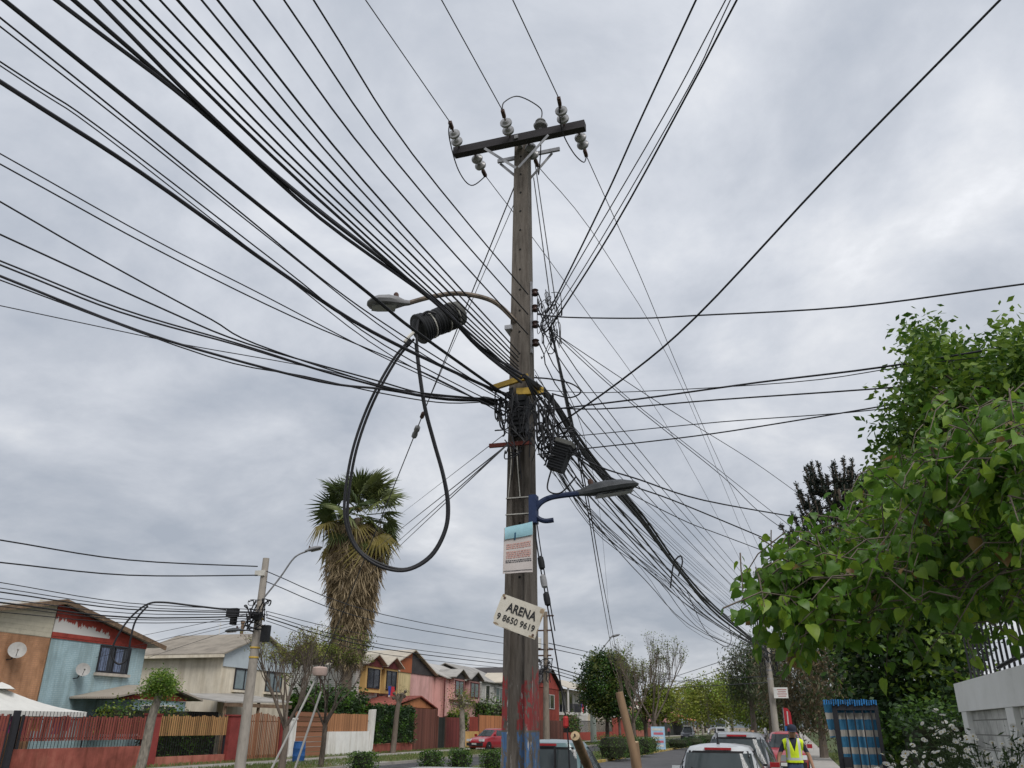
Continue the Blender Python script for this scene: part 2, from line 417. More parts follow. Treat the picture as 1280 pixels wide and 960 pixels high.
black = mat('black_iron', (0.025, 0.025, 0.03), 0.55, 0.2, 8, 0.05)
darkglass = glassmat('dark_glass', (0.03, 0.035, 0.045)); paleglass = glassmat('pale_glass', (0.16, 0.20, 0.21), 0.15)
whitew = mat('white_paint', (0.68, 0.67, 0.64), 0.7, 0.12, 3, 0.2, streak=.2)
brickorange = add_relief(mat('painted_brick_orange', (0.58, 0.31, 0.17), 0.9, 0.22, 1.6, 0.2, col2=(0.66, 0.42, 0.27), streak=.3), 'brick', 3.4, bw=.75, rh=.28, ms_=.018, mortar=(0.35, 0.20, 0.13))
brickblue = add_relief(mat('painted_brick_blue', (0.38, 0.51, 0.545), 0.85, 0.15, 1.2, 0.2, col2=(0.48, 0.60, 0.62), streak=.3), 'brick', 3.4, bw=.75, rh=.28, ms_=.018, mortar=(0.24, 0.38, 0.44))
clap = mat('cream_boarding', (0.50, 0.46, 0.36), 0.85, 0.12, 4, 0.1)
redboard = mat('red_boarding', (0.32, 0.055, 0.04), 0.8, 0.22, 2.2, 0.2, rnd=0.03)
trim = mat('trim_wood', (0.23, 0.155, 0.10), 0.85, 0.25, 6, 0.2)
zinc = add_relief(mat('zinc_roof', (0.40, 0.39, 0.37), 0.55, 0.2, 1.2, 0.1, metal=0.2), 'wave', 4.0, 'Y', 0.03, 0.5)
zincx = add_relief(mat('zinc_roof_x', (0.38, 0.36, 0.33), 0.6, 0.22, 1.0, 0.1, metal=0.1), 'wave', 4.0, 'X', 0.03, 0.5)
fibre = add_relief(mat('fibre_roof', (0.29, 0.255, 0.21), 0.9, 0.2, 1.5, 0.2), 'wave', 3.0, 'X', 0.03, 0.5)
cream = mat('cream_render', (0.70, 0.63, 0.51), 0.9, 0.1, 1.2, 0.2, streak=.22)
palebl = mat('pale_blue_board', (0.42, 0.47, 0.50), 0.85, 0.1, 2, 0.1)

# peeling red gable: white undercoat shows through in the lower left
def peel():
    m = mat('peeling_red', (0.32, 0.055, 0.04), 0.8, 0.25, 2.5, 0.25, rnd=0.0); t = m.node_tree; N = t.nodes.new; L = t.links.new; b = t.nodes['Principled BSDF']
    tcn = N('ShaderNodeTexCoord'); sp = N('ShaderNodeSeparateXYZ'); L(tcn.outputs['Object'], sp.inputs[0])
    nz = N('ShaderNodeTexNoise'); nz.inputs['Scale'].default_value = 3.0; nz.inputs['Detail'].default_value = 8; nz.inputs['Roughness'].default_value = .7
    mp = N('ShaderNodeMapping'); mp.inputs['Scale'].default_value = (1, 1.6, .5); L(tcn.outputs['Object'], mp.inputs[0]); L(mp.outputs[0], nz.inputs[0])
    # object frame: y from party line, z above ground (origin at house base)
    def mth(op, a, bb):
        n = N('ShaderNodeMath'); n.operation = op
        for i, v in enumerate((a, bb)):
            if isinstance(v, (int, float)): n.inputs[i].default_value = v
            else: L(v, n.inputs[i])
        return n.outputs[0]
    line = mth('SUBTRACT', mth('SUBTRACT', 5.98, mth('MULTIPLY', sp.outputs[1], 0.10)), sp.outputs[2])
    v = mth('ADD', mth('MULTIPLY', line, 2.2), mth('MULTIPLY', mth('SUBTRACT', nz.outputs[0], 0.5), 2.4))
    lowred = mth('GREATER_THAN', sp.outputs[2], 5.42)
    left = mth('LESS_THAN', mth('ADD', sp.outputs[1], mth('MULTIPLY', nz.outputs[0], 1.2)), 3.9)
    fac = mth('MULTIPLY', mth('MULTIPLY', mth('GREATER_THAN', v, 0.0), lowred), left)
    mx = N('ShaderNodeMix'); mx.data_type = 'RGBA'; src = b.inputs['Base Color'].links[0].from_socket
    L(fac, mx.inputs[0]); L(src, mx.inputs[6]); mx.inputs[7].default_value = (0.60, 0.58, 0.55, 1); L(mx.outputs[2], b.inputs['Base Color'])
    return m

# --- blue and orange pair
h1 = thing('semi_detached_house', 'two-storey house pair, orange brick half and pale blue half under peeling red gable', 'house', (FX, 29.2, 0))
MB().span(FX - 8, FX, 22.9, 29.17, 0, 5.15).build('wall', brickorange, h1)
MB().span(FX - 8, FX, 29.20, 35.15, 0, 5.22).build('wall', brickblue, h1)
def gz_(y): return 6.75 - abs(y - 29.2) * 0.212
for i in range(9):      # cream weatherboards of the orange half's gable, one by one
    z = 5.17 + i * .19; yl = max(22.9, 29.2 - (6.72 - z) / .212)
    if yl < 29.0: MB().prism([(FX + .01, yl, z), (FX + .03, yl, z), (FX + .02, 29.17, z), (FX, 29.17, z)], (0, 0, min(.185, 6.7 - z))).build('weatherboard', clap, h1)
MB().prism([(FX - .05, 29.17, 5.15), (FX - .05, 22.9, 5.15), (FX - .05, 22.9, gz_(22.9) - .12), (FX - .05, 29.17, 6.6)], (.055, 0, 0)).build('gable_backing', clap, h1)
MB().prism([(FX + .005, 29.2, 5.24), (FX + .005, 35.15, 5.24), (FX + .005, 35.15, gz_(35.15) - .1), (FX + .005, 29.2, 6.64)], (.05, 0, 0)).build('gable', peel(), h1)
MB().span(FX, FX + .04, 29.2, 35.15, 5.16, 5.232).build('gable_band', redboard, h1)
m = MB(); roofslab(m, (FX + .5, 29.2, 6.82), (FX + .5, 36.0, 5.38), (FX - 8.3, 36.0, 5.38), (FX - 8.3, 29.2, 6.82)); roofslab(m, (FX + .5, 29.19, 6.82), (FX - 8.3, 29.19, 6.82), (FX - 8.3, 22.2, 5.34), (FX + .5, 22.2, 5.34))
rf = m.build('roof', zincx, h1)
MB().bar((FX + .52, 29.2, 6.70), (FX + .52, 36.0, 5.26), .05, .2).bar((FX + .52, 29.18, 6.70), (FX + .52, 22.2, 5.22), .05, .2).build('bargeboard', trim, rf)
MB().span(FX, FX + .03, 29.165, 29.205, 0, 5.15).build('party_strip', trim, h1)
stuccosill = mat('sill_concrete', (0.42, 0.38, 0.33), .9, .2, 5, .2)
curt = mat('blue_curtain', (0.16, 0.20, 0.30), .9, .3, 8, .2)
win(h1, FX, 32.2, 34.05, 3.95, 5.05, black, darkglass, 1, 12, stuccosill, curt)
# blue porch with its own little gable
MB().span(FX + .01, FX + 2.1, 32.6, 36.2, 0, 2.7).build('porch', brickblue, h1)
MB().prism([(FX + 2.11, 31.6, 2.72), (FX + 2.11, 36.3, 2.72), (FX + 2.11, 34.3, 3.25)], (.05, 0, 0)).build('porch_gable', redboard, h1)
m = MB(); roofslab(m, (FX + 2.5, 34.3, 3.42), (FX + .02, 34.3, 3.42), (FX + .02, 30.9, 2.78), (FX + 2.5, 30.9, 2.78), .08); roofslab(m, (FX + 2.5, 34.31, 3.42), (FX + 2.5, 37.0, 2.82), (FX + .02, 37.0, 2.82), (FX + .02, 34.31, 3.42), .08)
m.build('porch_roof', fibre, h1)
win(h1, FX + 2.12, 33.2, 35.4, 1.2, 2.45, whitew, darkglass, 2)
# --- satellite dishes
dishm = mat('dish_grey', (0.40, 0.39, 0.37), .5, .12, 4, .05)
def dish(loc, aim, r, label):
    t = thing('satellite_dish', label, 'satellite dish', loc); L = Vector(loc); ax = Vector(aim).normalized(); c = L + Vector((.35, .1, .35))
    MB().lathe([(r * k / 6, .09 * (k / 6) ** 2) for k in range(7)] + [(r * .98, .075), (r * .5, .005), (.01, -.02)], c, ax, 20).build('reflector', dishm, t, smooth=True)
    MB().tube([L, L + Vector((.2, .05, .02)), c - ax * .03], .025, 6).build('mount', black, t)
    e = c + ax * .5 - Vector((0, 0, .12)); MB().tube([c - Vector((0, 0, r * .9)), e], .013, 5).build('feed_arm', black, t); MB().lathe([(.03, 0), (.045, .1)], e, -ax, 8).build('receiver', dishm, t)
dish((FX, 27.2, 4.1), (.75, -.55, .35), .35, 'round grey satellite dish on the orange brick wall')
dish((FX, 30.9, 3.55), (.75, -.5, .35), .31, 'satellite dish on a bent arm on the pale blue wall')
dish((FX, 26.1, 3.6), (.7, -.6, .3), .22, 'small low satellite dish near the garden tent on orange wall')

# --- cream house with pale gable
h2 = thing('cream_house', 'cream rendered house with grey roof and pale blue gable front', 'house', (FX, 45, 0))
MB().span(FX - 6.0, FX, 41.5, 48.6, 0, 5.4).build('wall', cream, h2)
MB().prism([(FX + .01, 41.5, 4.75), (FX + .01, 48.6, 4.75), (FX + .01, 48.6, 5.45), (FX + .01, 45.05, 6.75), (FX + .01, 41.5, 5.45)], (.06, 0, 0)).build('gable', palebl, h2)
m = MB(); roofslab(m, (FX + .35, 45.05, 6.9), (FX - 6.4, 45.05, 6.9), (FX - 6.4, 41.0, 5.42), (FX + .35, 41.0, 5.42)); roofslab(m, (FX + .35, 45.06, 6.9), (FX + .35, 49.1, 5.42), (FX - 6.4, 49.1, 5.42), (FX - 6.4, 45.06, 6.9))
rf = m.build('roof', fibre, h2)
MB().span(FX - 6.4, FX + .35, 40.99, 41.09, 5.2, 5.36).build('fascia', cream, rf)
for xx, hh in ((FX - 1.6, .75), (FX - .2, .5)): MB().lathe([(.1, 0), (.1, hh), (.14, hh), (.14, hh + .12)], (xx, 45.1, 6.8), n=8).build('flue', trim, rf)
MB().tube([(FX - 3.2, 45, 6.8), (FX - 3.2, 45, 7.7)], .02, 5).tube([(FX - 3.2, 44.7, 7.5), (FX - 3.2, 45.3, 7.5)], .012, 4).build('aerial', whitew, rf)
win(h2, FX, 42.8, 44.6, 3.6, 4.65, black, paleglass, 1, 0, cream)
win(h2, FX, 46, 47.6, 3.6, 4.65, black, paleglass, 1, 0, cream)
cp = thing('carport', 'lean-to carport with grey corrugated roof in front of the cream house', 'carport', (FX + 1.8, 39.5, 0))
m = MB(); roofslab(m, (FX + .1, 37.4, 3.15), (FX + 3.6, 37.4, 2.75), (FX + 3.6, 43.5, 2.9), (FX + .1, 43.5, 3.35), .06); m.build('roof', zincx, cp)
for yy in (37.6, 40.5, 43.3): MB().span(FX + 3.35, FX + 3.47, yy - .06, yy + .06, 0, 2.78).build('post', trim, cp)
MB().span(FX + 3.5, FX + 3.58, 37.4, 43.5, 2.52, 2.7).build('beam', trim, cp)
tag(MB().span(FX - 3.4, FX + .3, 36.9, 41.3, 0, 2.3).build('garden_shed', mat('shed_dark', (0.05, 0.045, 0.045), .9, .3, 3, .2), origin=(FX - 1, 39, 0)), 'dark lean-to shed wall under the carport roof', 'shed')

# --- brown and yellow / pink pair with small window gables
rust = mat('rust_boarding', (0.34, 0.105, 0.045), .85, .2, 5, .2, stretch=(1, 4, .3)); darkbd = mat('dark_boarding', (0.055, 0.05, 0.05), .85, .25, 5, .2)
ochre = mat('ochre_render', (0.55, 0.36, 0.14), .9, .12, 1, .2); yel = mat('yellow_render', (0.62, 0.50, 0.27), .9, .1, 1, .2, streak=.25)
pink = mat('pink_render', (0.65, 0.38, 0.35), .9, .1, 1, .2, streak=.25); maroon = mat('maroon_wood', (0.12, 0.03, 0.03), .8, .2, 6, .1)
sidingw = add_relief(mat('white_siding', (0.52, 0.51, 0.47), .85, .15, 2, .1), 'wave', 2.2, 'Z', .03, .6)
beige = mat('beige_metal_roof', (0.47, 0.42, 0.34), .6, .15, 1, .1)
h3 = thing('gabled_house_pair', 'house pair with rust and black gable, yellow half and pink half, window gables', 'house', (FX, 67.2, 0))
MB().span(FX - 7, FX, 62.2, 67.18, 0, 5.8).build('wall', yel, h3); MB().span(FX - 7, FX, 67.2, 72.4, 0, 5.8).build('wall', pink, h3)
MB().prism([(FX + .01, 62.2, 5.8), (FX + .01, 67.19, 5.8), (FX + .01, 67.19, 7.55)], (.06, 0, 0)).build('gable', rust, h3)
MB().prism([(FX + .01, 67.2, 5.8), (FX + .01, 72.4, 5.8), (FX + .01, 67.2, 7.55)], (.06, 0, 0)).build('gable', darkbd, h3)
m = MB(); roofslab(m, (FX + .4, 67.19, 7.72), (FX - 7.3, 67.19, 7.72), (FX - 7.3, 61.6, 5.75), (FX + .4, 61.6, 5.75)); roofslab(m, (FX + .4, 67.2, 7.72), (FX + .4, 72.9, 5.75), (FX - 7.3, 72.9, 5.75), (FX - 7.3, 67.2, 7.72)); m.build('roof', beige, h3)
def wing(par, y0, y1, wm, wins, rm, fmat, gm, ridge=True):
    MB().span(FX - 6.5, FX + 1.0, y0, y1, 0, 5.75).build('wall', wm, par)
    m = MB(); roofslab(m, (FX + 1.3, y0 - .3, 5.72), (FX + 1.3, y1 + .2, 5.72), (FX - 3, y1 + .2, 7.35), (FX - 3, y0 - .3, 7.35)); roofslab(m, (FX - 3.02, y0 - .3, 7.35), (FX - 3.02, y1 + .2, 7.35), (FX - 7, y1 + .2, 5.8), (FX - 7, y0 - .3, 5.8)); m.build('roof', rm, par)
    for a, b in wins:
        c = (a + b) / 2; hw = (b - a) / 2 + .75
        MB().span(FX + 1.01, FX + 1.45, a - .35, b + .35, 3.9, 5.75).build('bay', wm if not ridge else fmat, par)
        MB().prism([(FX + 1.46, c - hw + .3, 5.72), (FX + 1.46, c + hw - .3, 5.72), (FX + 1.46, c, 6.35)], (.06, 0, 0)).build('window_gable', gm, par)
        m = MB(); roofslab(m, (FX + 1.85, c, 6.6), (FX - .5, c, 6.6), (FX - .5, c - hw, 5.85), (FX + 1.85, c - hw, 5.85), .08); roofslab(m, (FX + 1.85, c + .01, 6.6), (FX + 1.85, c + hw, 5.85), (FX - .5, c + hw, 5.85), (FX - .5, c + .01, 6.6), .08); m.build('window_roof', beige if ridge else zincx, par)
        win(par, FX + 1.46, a, b, 4.25, 5.5, maroon if not ridge else black, darkglass if ridge else paleglass, 1, 0, None)
wing(h3, 55.6, 62.15, sidingw, ((56.6, 58.4), (59.7, 61.3)), beige, ochre, maroon)
wing(h3, 72.45, 81.3, pink, ((73.9, 75.9), (77.9, 80.0)), zincx, pink, darkbd, False)
win(h3, FX, 63.2, 64.3, 4.2, 5.4, whitew, paleglass, 0, 0)
for yy in (59.1, 62.3, 72.2, 77.2, 81.2): MB().tube([(FX + 1.12, yy, 0), (FX + 1.12, yy, 5.7)], .06, 6).build('downpipe', maroon, h3)
# --- white and teal house
teal = mat('teal_render', (0.17, 0.42, 0.38), .85, .12, 1, .15)
h4 = thing('white_house', 'white two-storey house with small gables beside the pink house', 'house', (FX, 84.5, 0))
MB().span(FX - 6.5, FX + 1, 82.2, 90.5, 0, 5.9).build('wall', sidingw, h4)
m = MB(); roofslab(m, (FX + 1.3, 82, 5.9), (FX + 1.3, 90.7, 5.9), (FX - 3, 90.7, 7.7), (FX - 3, 82, 7.7)); roofslab(m, (FX - 3.02, 82, 7.7), (FX - 3.02, 90.7, 7.7), (FX - 7, 90.7, 5.9), (FX - 7, 82, 5.9)); m.build('roof', zincx, h4)
win(h4, FX + 1.01, 83.4, 84.6, 4.1, 5.5, whitew, darkglass, 0); win(h4, FX + 1.01, 86.6, 89, 4.1, 5.4, whitew, paleglass, 1)
m = MB(); roofslab(m, (FX + 2, 88, 7.0), (FX - .5, 88, 7.0), (FX - .5, 85.6, 5.95), (FX + 2, 85.6, 5.95)); roofslab(m, (FX + 2, 88.01, 7), (FX + 2, 90.6, 5.95), (FX - .5, 90.6, 5.95), (FX - .5, 88.01, 7)); m.build('porch_roof', beige, h4)
h5 = thing('teal_house', 'teal house with brown gable partly behind the big concrete pole', 'house', (FX, 95, 0))
MB().span(FX - 6.5, FX + 1, 90.9, 99.5, 0, 5.6).build('wall', teal, h5)
MB().prism([(FX + 1.01, 90.9, 5.6), (FX + 1.01, 99.5, 5.6), (FX + 1.01, 94.6, 7.8)], (.06, 0, 0)).build('gable', rust, h5)
m = MB(); roofslab(m, (FX + 1.5, 94.6, 8.0), (FX - 7, 94.6, 8.0), (FX - 7, 90.2, 5.9), (FX + 1.5, 90.2, 5.9)); roofslab(m, (FX + 1.5, 94.61, 8.0), (FX + 1.5, 100, 5.5), (FX - 7, 100, 5.5), (FX - 7, 94.61, 8.0)); m.build('roof', darkbd, h5)
win(h5, FX + 1.01, 92, 94.5, 3.9, 5.3, whitew, darkglass, 1)
# --- red-gabled and balcony house further on
redr = mat('red_render', (0.27, 0.05, 0.035), .85, .2, 1, .2)
h6 = thing('red_gabled_house', 'red painted house with dark gable just past the concrete pole', 'house', (FX, 107, 0))
MB().span(FX - 7, FX + 1, 101.5, 112.6, 0, 6.2).build('wall', redr, h6)
MB().prism([(FX + 1.01, 101.5, 6.2), (FX + 1.01, 112.6, 6.2), (FX + 1.01, 108, 8.3)], (.06, 0, 0)).build('gable', redboard, h6)
m = MB(); roofslab(m, (FX + 1.5, 108, 8.6), (FX - 7.5, 108, 8.6), (FX - 7.5, 100.7, 6.3), (FX + 1.5, 100.7, 6.3)); roofslab(m, (FX + 1.5, 108.01, 8.6), (FX + 1.5, 113.5, 6.2), (FX - 7.5, 113.5, 6.2), (FX - 7.5, 108.01, 8.6)); m.build('roof', darkbd, h6)
win(h6, FX + 1.01, 106, 110, 3.8, 5.4, whitew, darkglass, 1)
h7 = thing('balcony_house', 'white house with upstairs balcony and black railing panel', 'house', (FX, 120, 0))
MB().span(FX - 7, FX + .2, 113.6, 135, 0, 6.6).build('wall', whitew, h7)
m = MB(); roofslab(m, (FX + 2.2, 113.6, 6.5), (FX + 2.2, 135.5, 6.5), (FX - 3, 135.5, 8.3), (FX - 3, 113.6, 8.3)); roofslab(m, (FX - 3.02, 113.6, 8.3), (FX - 3.02, 135.5, 8.3), (FX - 7.5, 135.5, 6.6), (FX - 7.5, 113.6, 6.6)); m.build('roof', beige, h7)
MB().prism([(FX + 2.3, 116.5, 6.5), (FX + 2.3, 125.5, 6.5), (FX + 2.3, 121, 7.5)], (.1, 0, 0)).build('balcony_gable', maroon, h7)
MB().span(FX + .21, FX + 2, 114, 125.5, 3.1, 3.45).span(FX + 1.7, FX + 2, 124.6, 125.5, 3.45, 6.5).span(FX + 1.8, FX + 1.95, 114, 114.4, 3.45, 6.5).build('balcony', whitew, h7)
MB().span(FX + 1.86, FX + 1.9, 117.5, 124.5, 3.5, 4.6).build('railing_panel', black, h7)
for i in range(10): MB().span(FX + 1.86, FX + 1.9, 114.5 + i * .3, 114.56 + i * .3, 3.5, 4.55).build('railing_bar', black, h7)
win(h7, FX + .2, 115.5, 123, 3.5, 6.2, whitew, darkglass, 3); win(h7, FX + .2, 127.5, 130, 4.4, 6.2, maroon, darkglass, 1, rails=2)
h8 = thing('pink_house', 'small pink house with orange tiled porch far along the street', 'house', (FX, 200, 0))
pinkd = mat('deep_pink_render', (0.62, 0.30, 0.30), .9, .1, 1, .1); tile = mat('orange_tiles', (0.48, 0.18, 0.09), .85, .2, 3, .3)
MB().span(FX - 8, FX + 4, 196, 214, 0, 7).build('wall', pinkd, h8); MB().span(FX - 8.5, FX + 4.5, 195.5, 214.5, 7, 7.5).build('roof', whitew, h8)
m = MB(); roofslab(m, (FX + 4.1, 196, 4.4), (FX + 8.5, 196, 3.2), (FX + 8.5, 214, 3.2), (FX + 4.1, 214, 4.4), .12); m.build('porch_roof', tile, h8); win(h8, FX + 4.01, 199, 202, 4.9, 6.3, whitew, darkglass, 1)
for yy in (196.4, 205, 213.6): MB().span(FX + 8.2, FX + 8.4, yy - .1, yy + .1, 0, 3.2).build('post', trim, h8)
# low far houses that close the street
for i, (yy, w, hh, m_, lb) in enumerate(((140, 14, 5.2, cream, 'low cream house behind the bare trees'), (157, 16, 4.6, whitew, 'low white house with beige roof behind the bare trees'), (176, 15, 5.0, brickorange, 'orange brick house behind the yellow-green street tree'))):
    h = thing('far_house', lb, 'house', (FX, yy, 0))
    MB().span(FX - 7, FX + 1, yy - w / 2, yy + w / 2, 0, hh).build('wall', m_, h)
    m = MB(); roofslab(m, (FX + 1.5, yy - w / 2, hh), (FX + 1.5, yy + w / 2, hh), (FX - 3, yy + w / 2, hh + 1.7), (FX - 3, yy - w / 2, hh + 1.7)); roofslab(m, (FX - 3.02, yy - w / 2, hh + 1.7), (FX - 3.02, yy + w / 2, hh + 1.7), (FX - 7.5, yy + w / 2, hh), (FX - 7.5, yy - w / 2, hh)); m.build('roof', beige, h)
    for q in (-.3, .1): win(h, FX + 1.01, yy + w * q, yy + w * q + 1.8, 2.9, 4.1, whitew, darkglass, 1)

# ------------------------------------------------------------------ fences along the far sidewalk
LX = -26.5
redwall = mat('red_wall', (0.34, 0.10, 0.075), .9, .25, 1.6, .3, col2=(0.46, 0.18, 0.13), streak=.35); redpier = add_relief(mat('red_brick_pier', (0.24, 0.045, 0.04), .9, .2, 3, .2), 'brick', 4.5, bw=.9, rh=.33, ms_=.02)
redslat = mat('red_slat', (0.21, 0.058, 0.045), .8, .3, 5, .2, stretch=(1, 1, .3)); yelslat = mat('yellow_slat', (0.36, 0.20, 0.085), .85, .3, 5, .2, stretch=(1, 1, .3))
brslat = mat('brown_slat', (0.24, 0.105, 0.055), .85, .35, 5, .2, stretch=(1, 1, .3)); bamboo = mat('cane', (0.36, 0.175, 0.085), .8, .35, 6, .2, stretch=(1, 1, .2))
boardm = mat('brown_board', (0.25, 0.115, 0.065), .85, .3, 4, .3, stretch=(1, .3, 1)); gatebr = mat('dark_gate_board', (0.14, 0.055, 0.04), .8, .3, 4, .2, stretch=(1, 1, .2))
orboard = mat('orange_board', (0.42, 0.17, 0.075), .85, .25, 4, .2, stretch=(1, 1, .2))
def fence(name, label, y0, y1, zb, wallm, z0, z1, slatm, wd, gap, spikes=False, mesh=None, group=None, rail=black, cat='fence', arch=0.0, jit=.05):
    t = thing(name, label, cat, (LX, (y0 + y1) / 2, 0), group)
    if zb > 0: MB().span(LX - .1, LX + .1, y0, y1, -.05, zb).build('base_wall', wallm, t)
    m = MB(); m.span(LX - .03, LX + .03, y0, y1, z0 + .06, z0 + .11); m.span(LX - .03, LX + .03, y0, y1, z1 - .14, z1 - .09); m.build('rail', rail, t)
    for yy in (y0 + .04, y1 - .04): MB().span(LX - .05, LX + .029, yy - .03, yy + .03, zb if zb > 0 else 0, z1 + .03).build('post', rail, t)
    y = y0 + wd / 2 + .08
    while y < y1 - .08:
        a = arch * math.sin(math.pi * (y - y0) / (y1 - y0)); j = random.uniform(-jit, jit)
        piece('slat', slatm, (LX + .045, y, (z0 + z1 + a + j) / 2), (.025, wd * random.uniform(.88, 1.08), z1 - z0 + a + j), t, (random.gauss(0, .012), 0, 0)); y += wd + gap
    if spikes:
        y = y0 + .1
        while y < y1:
            piece('spike', rail, (LX - .02, y, (zb + z1 + .16) / 2), (.014, .014, z1 + .16 - zb), t); y += .16
    if mesh: MB().span(LX - .045, LX - .035, y0 + .1, y1 - .1, zb, z0 + .05).build('mesh_panel', mesh, t)
    return t
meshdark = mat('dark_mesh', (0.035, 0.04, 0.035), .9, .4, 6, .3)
fence('slatted_gate', 'red slatted gate with dark frame beside the garden tent', 20.6, 24.0, 0, None, .15, 1.95, redslat, .085, .045, cat='gate')
MB_p = tag(MB().span(LX - .06, LX + .06, 24.12, 24.34, 0, 2.1).build('gate_post', black, origin=(LX, 24.25, 0)), 'black iron post beside the red slatted gate', 'post')
fence('red_fence', 'low red wall topped by red slats and black spikes before the blue house', 24.5, 30.85, .82, redwall, 1.08, 1.93, redslat, .085, .05, True, None)
def pier(y0, y1, h, m, label):
    t = thing('wall_pier', label, 'pier', (LX, (y0 + y1) / 2, 0)); MB().span(LX - .18, LX + .18, y0, y1, -.05, h).build('shaft', m, t); MB().span(LX - .22, LX + .22, y0 - .04, y1 + .04, h + .002, h + .08).build('cap', m, t)
pier(30.9, 31.55, 2.02, redpier, 'dark red brick pier between red slats and yellow slats')
fence('yellow_fence', 'yellow wooden slats over dark mesh on low red wall before the carport', 31.6, 36.45, .36, redwall, 1.2, 2.03, yelslat, .085, .06, True, None)
pier(36.5, 37.3, 2.05, redpier, 'dark red brick pier behind the leaning lamp pole')
fence('wooden_gate', 'brown wooden slat gate with arched top between brick piers', 37.4, 41.1, 0, None, .08, 1.95, brslat, .08, .07, cat='gate', arch=.3)
pier(41.15, 41.7, 2.0, redpier, 'dark red brick pier beside the arched wooden gate')
pier(41.9, 42.45, 1.95, whitew, 'white painted pier beside the brown board fence')
t = thing('board_fence', 'fence of wide horizontal brown boards behind blue barrel', 'fence', (LX, 44.3, 0))
for i in range(9): piece('board', boardm, (LX + .02, 44.3 + random.uniform(-.03, .03), .14 + i * .262), (.03 + random.uniform(0, .02), 3.5, .235), t)
for yy in (42.7, 45.9): MB().span(LX - .1, LX - .01, yy - .06, yy + .06, 0, 2.4).build('post', trim, t)
t = thing('white_wall_fence', 'white rendered wall topped with brown cane screen', 'fence', (LX, 48.8, 0))
MB().span(LX - .12, LX + .12, 46.15, 51.3, -.05, 1.32).build('base_wall', whitew, t)
y = 46.2
while y < 51.2: piece('cane', bamboo, (LX + .02, y, 1.33 + (.98 + random.uniform(-.05, .05)) / 2), (.04, .062, 1.0), t, (random.uniform(-.04, .04), 0, 0)); y += .085
MB().span(LX - .02, LX, 46.15, 51.2, 1.6, 1.68).build('rail', trim, t)
MB().prism([(LX - .2, 51.32, 0), (LX - .2, 51.75, 0), (LX - .2, 51.95, 2.65), (LX - .2, 51.62, 2.6)], (.4, 0, 0)).build('end_post', whitew, t)
t = thing('low_red_wall', 'low red wall carrying the clipped green hedge', 'wall', (LX, 55, 0)); MB().span(LX - .12, LX + .12, 52.0, 58.1, -.05, .52).build('base_wall', redwall, t); MB().span(LX - .15, LX + .15, 52.0, 58.1, .522, .57).build('coping', redwall, t)
def boardgate(name, label, y0, y1, h, m, wd=.16, cat='gate', z0=.06):
    t = thing(name, label, cat, (LX, (y0 + y1) / 2, 0)); y = y0
    while y < y1 - wd * .5: piece('board', m, (LX + random.uniform(-.006, .006), y + wd / 2, (z0 + h) / 2), (.035, wd - .012, h - z0), t); y += wd
    m2 = MB()
    for zz in (z0 + .25, h - .3): m2.span(LX - .06, LX - .02, y0, y1, zz - .05, zz + .05)
    m2.build('rail', gatebr, t)
    for yy in (y0 - .06, y1 + .06): MB().span(LX - .07, LX + .05, yy - .05, yy + .05, 0, h + .08).build('post', gatebr, t)
    return t
boardgate('tall_gate', 'tall dark brown vertical board gate beside the hedge', 58.4, 62.6, 2.85, gatebr, .2)
boardgate('dark_gap_boards', 'boards coloured dark as the shaded narrow gap beside the tall brown gate', 62.95, 64.3, 2.3, meshdark, .2)  # dark-coloured boards stand in for the shade of an open gap
boardgate('maroon_gate', 'maroon board gate behind the pollarded street tree', 64.6, 67.7, 2.3, mat('maroon_board', (0.17, 0.04, 0.035), .8, .25, 4, .2), .2)
t = thing('yellow_wall', 'low yellow wall with red panel on top', 'wall', (LX, 70, 0)); MB().span(LX - .12, LX + .12, 68, 71.8, -.05, 1.25).build('base_wall', mat('yellow_wall', (0.55, 0.33, 0.12), .9, .15, 2, .2), t); MB().span(LX - .04, LX + .04, 69.9, 71.8, 1.26, 2.4).build('panel', redr, t)
boardgate('orange_fence', 'orange vertical board fence behind the parked red car', 72.1, 84, 2.55, orboard, .2, 'fence')
boardgate('brown_fence', 'long brown board fence running on past the orange one', 84.3, 101, 2.3, gatebr, .25, 'fence')
t = thing('mesh_fence', 'black railing fence on low red wall before the balcony house', 'fence', (LX, 118, 0)); MB().span(LX - .1, LX + .1, 101.3, 130, -.05, 1.0).build('base_wall', redr, t)
y = 101.5
while y < 130: piece('bar', black, (LX, y, 1.7), (.04, .05, 1.4), t); y += .33
MB().span(LX - .03, LX + .03, 101.3, 130, 2.3, 2.36).build('rail', black, t)
boardgate('red_gate', 'red board double gate with dark lower half behind pale pole', 130.4, 142, 3.0, mat('red_gate_board', (0.30, 0.06, 0.04), .8, .2, 3, .2), .5)
t = thing('red_wall_far', 'red wall with dark railing beside the far street trees', 'wall', (LX, 155, 0)); MB().span(LX - .1, LX + .1, 142.4, 178, -.05, 1.5).build('base_wall', redwall, t)
y = 142.6
while y < 178: piece('bar', black, (LX, y, 2.1), (.05, .06, 1.2), t); y += .5
t = thing('dark_fence_far', 'dark fence far along the street by pink house', 'fence', (LX, 200, 0)); MB().span(LX - .1, LX + .1, 178.5, 230, 0, 2.6).build('panel', meshdark, t)

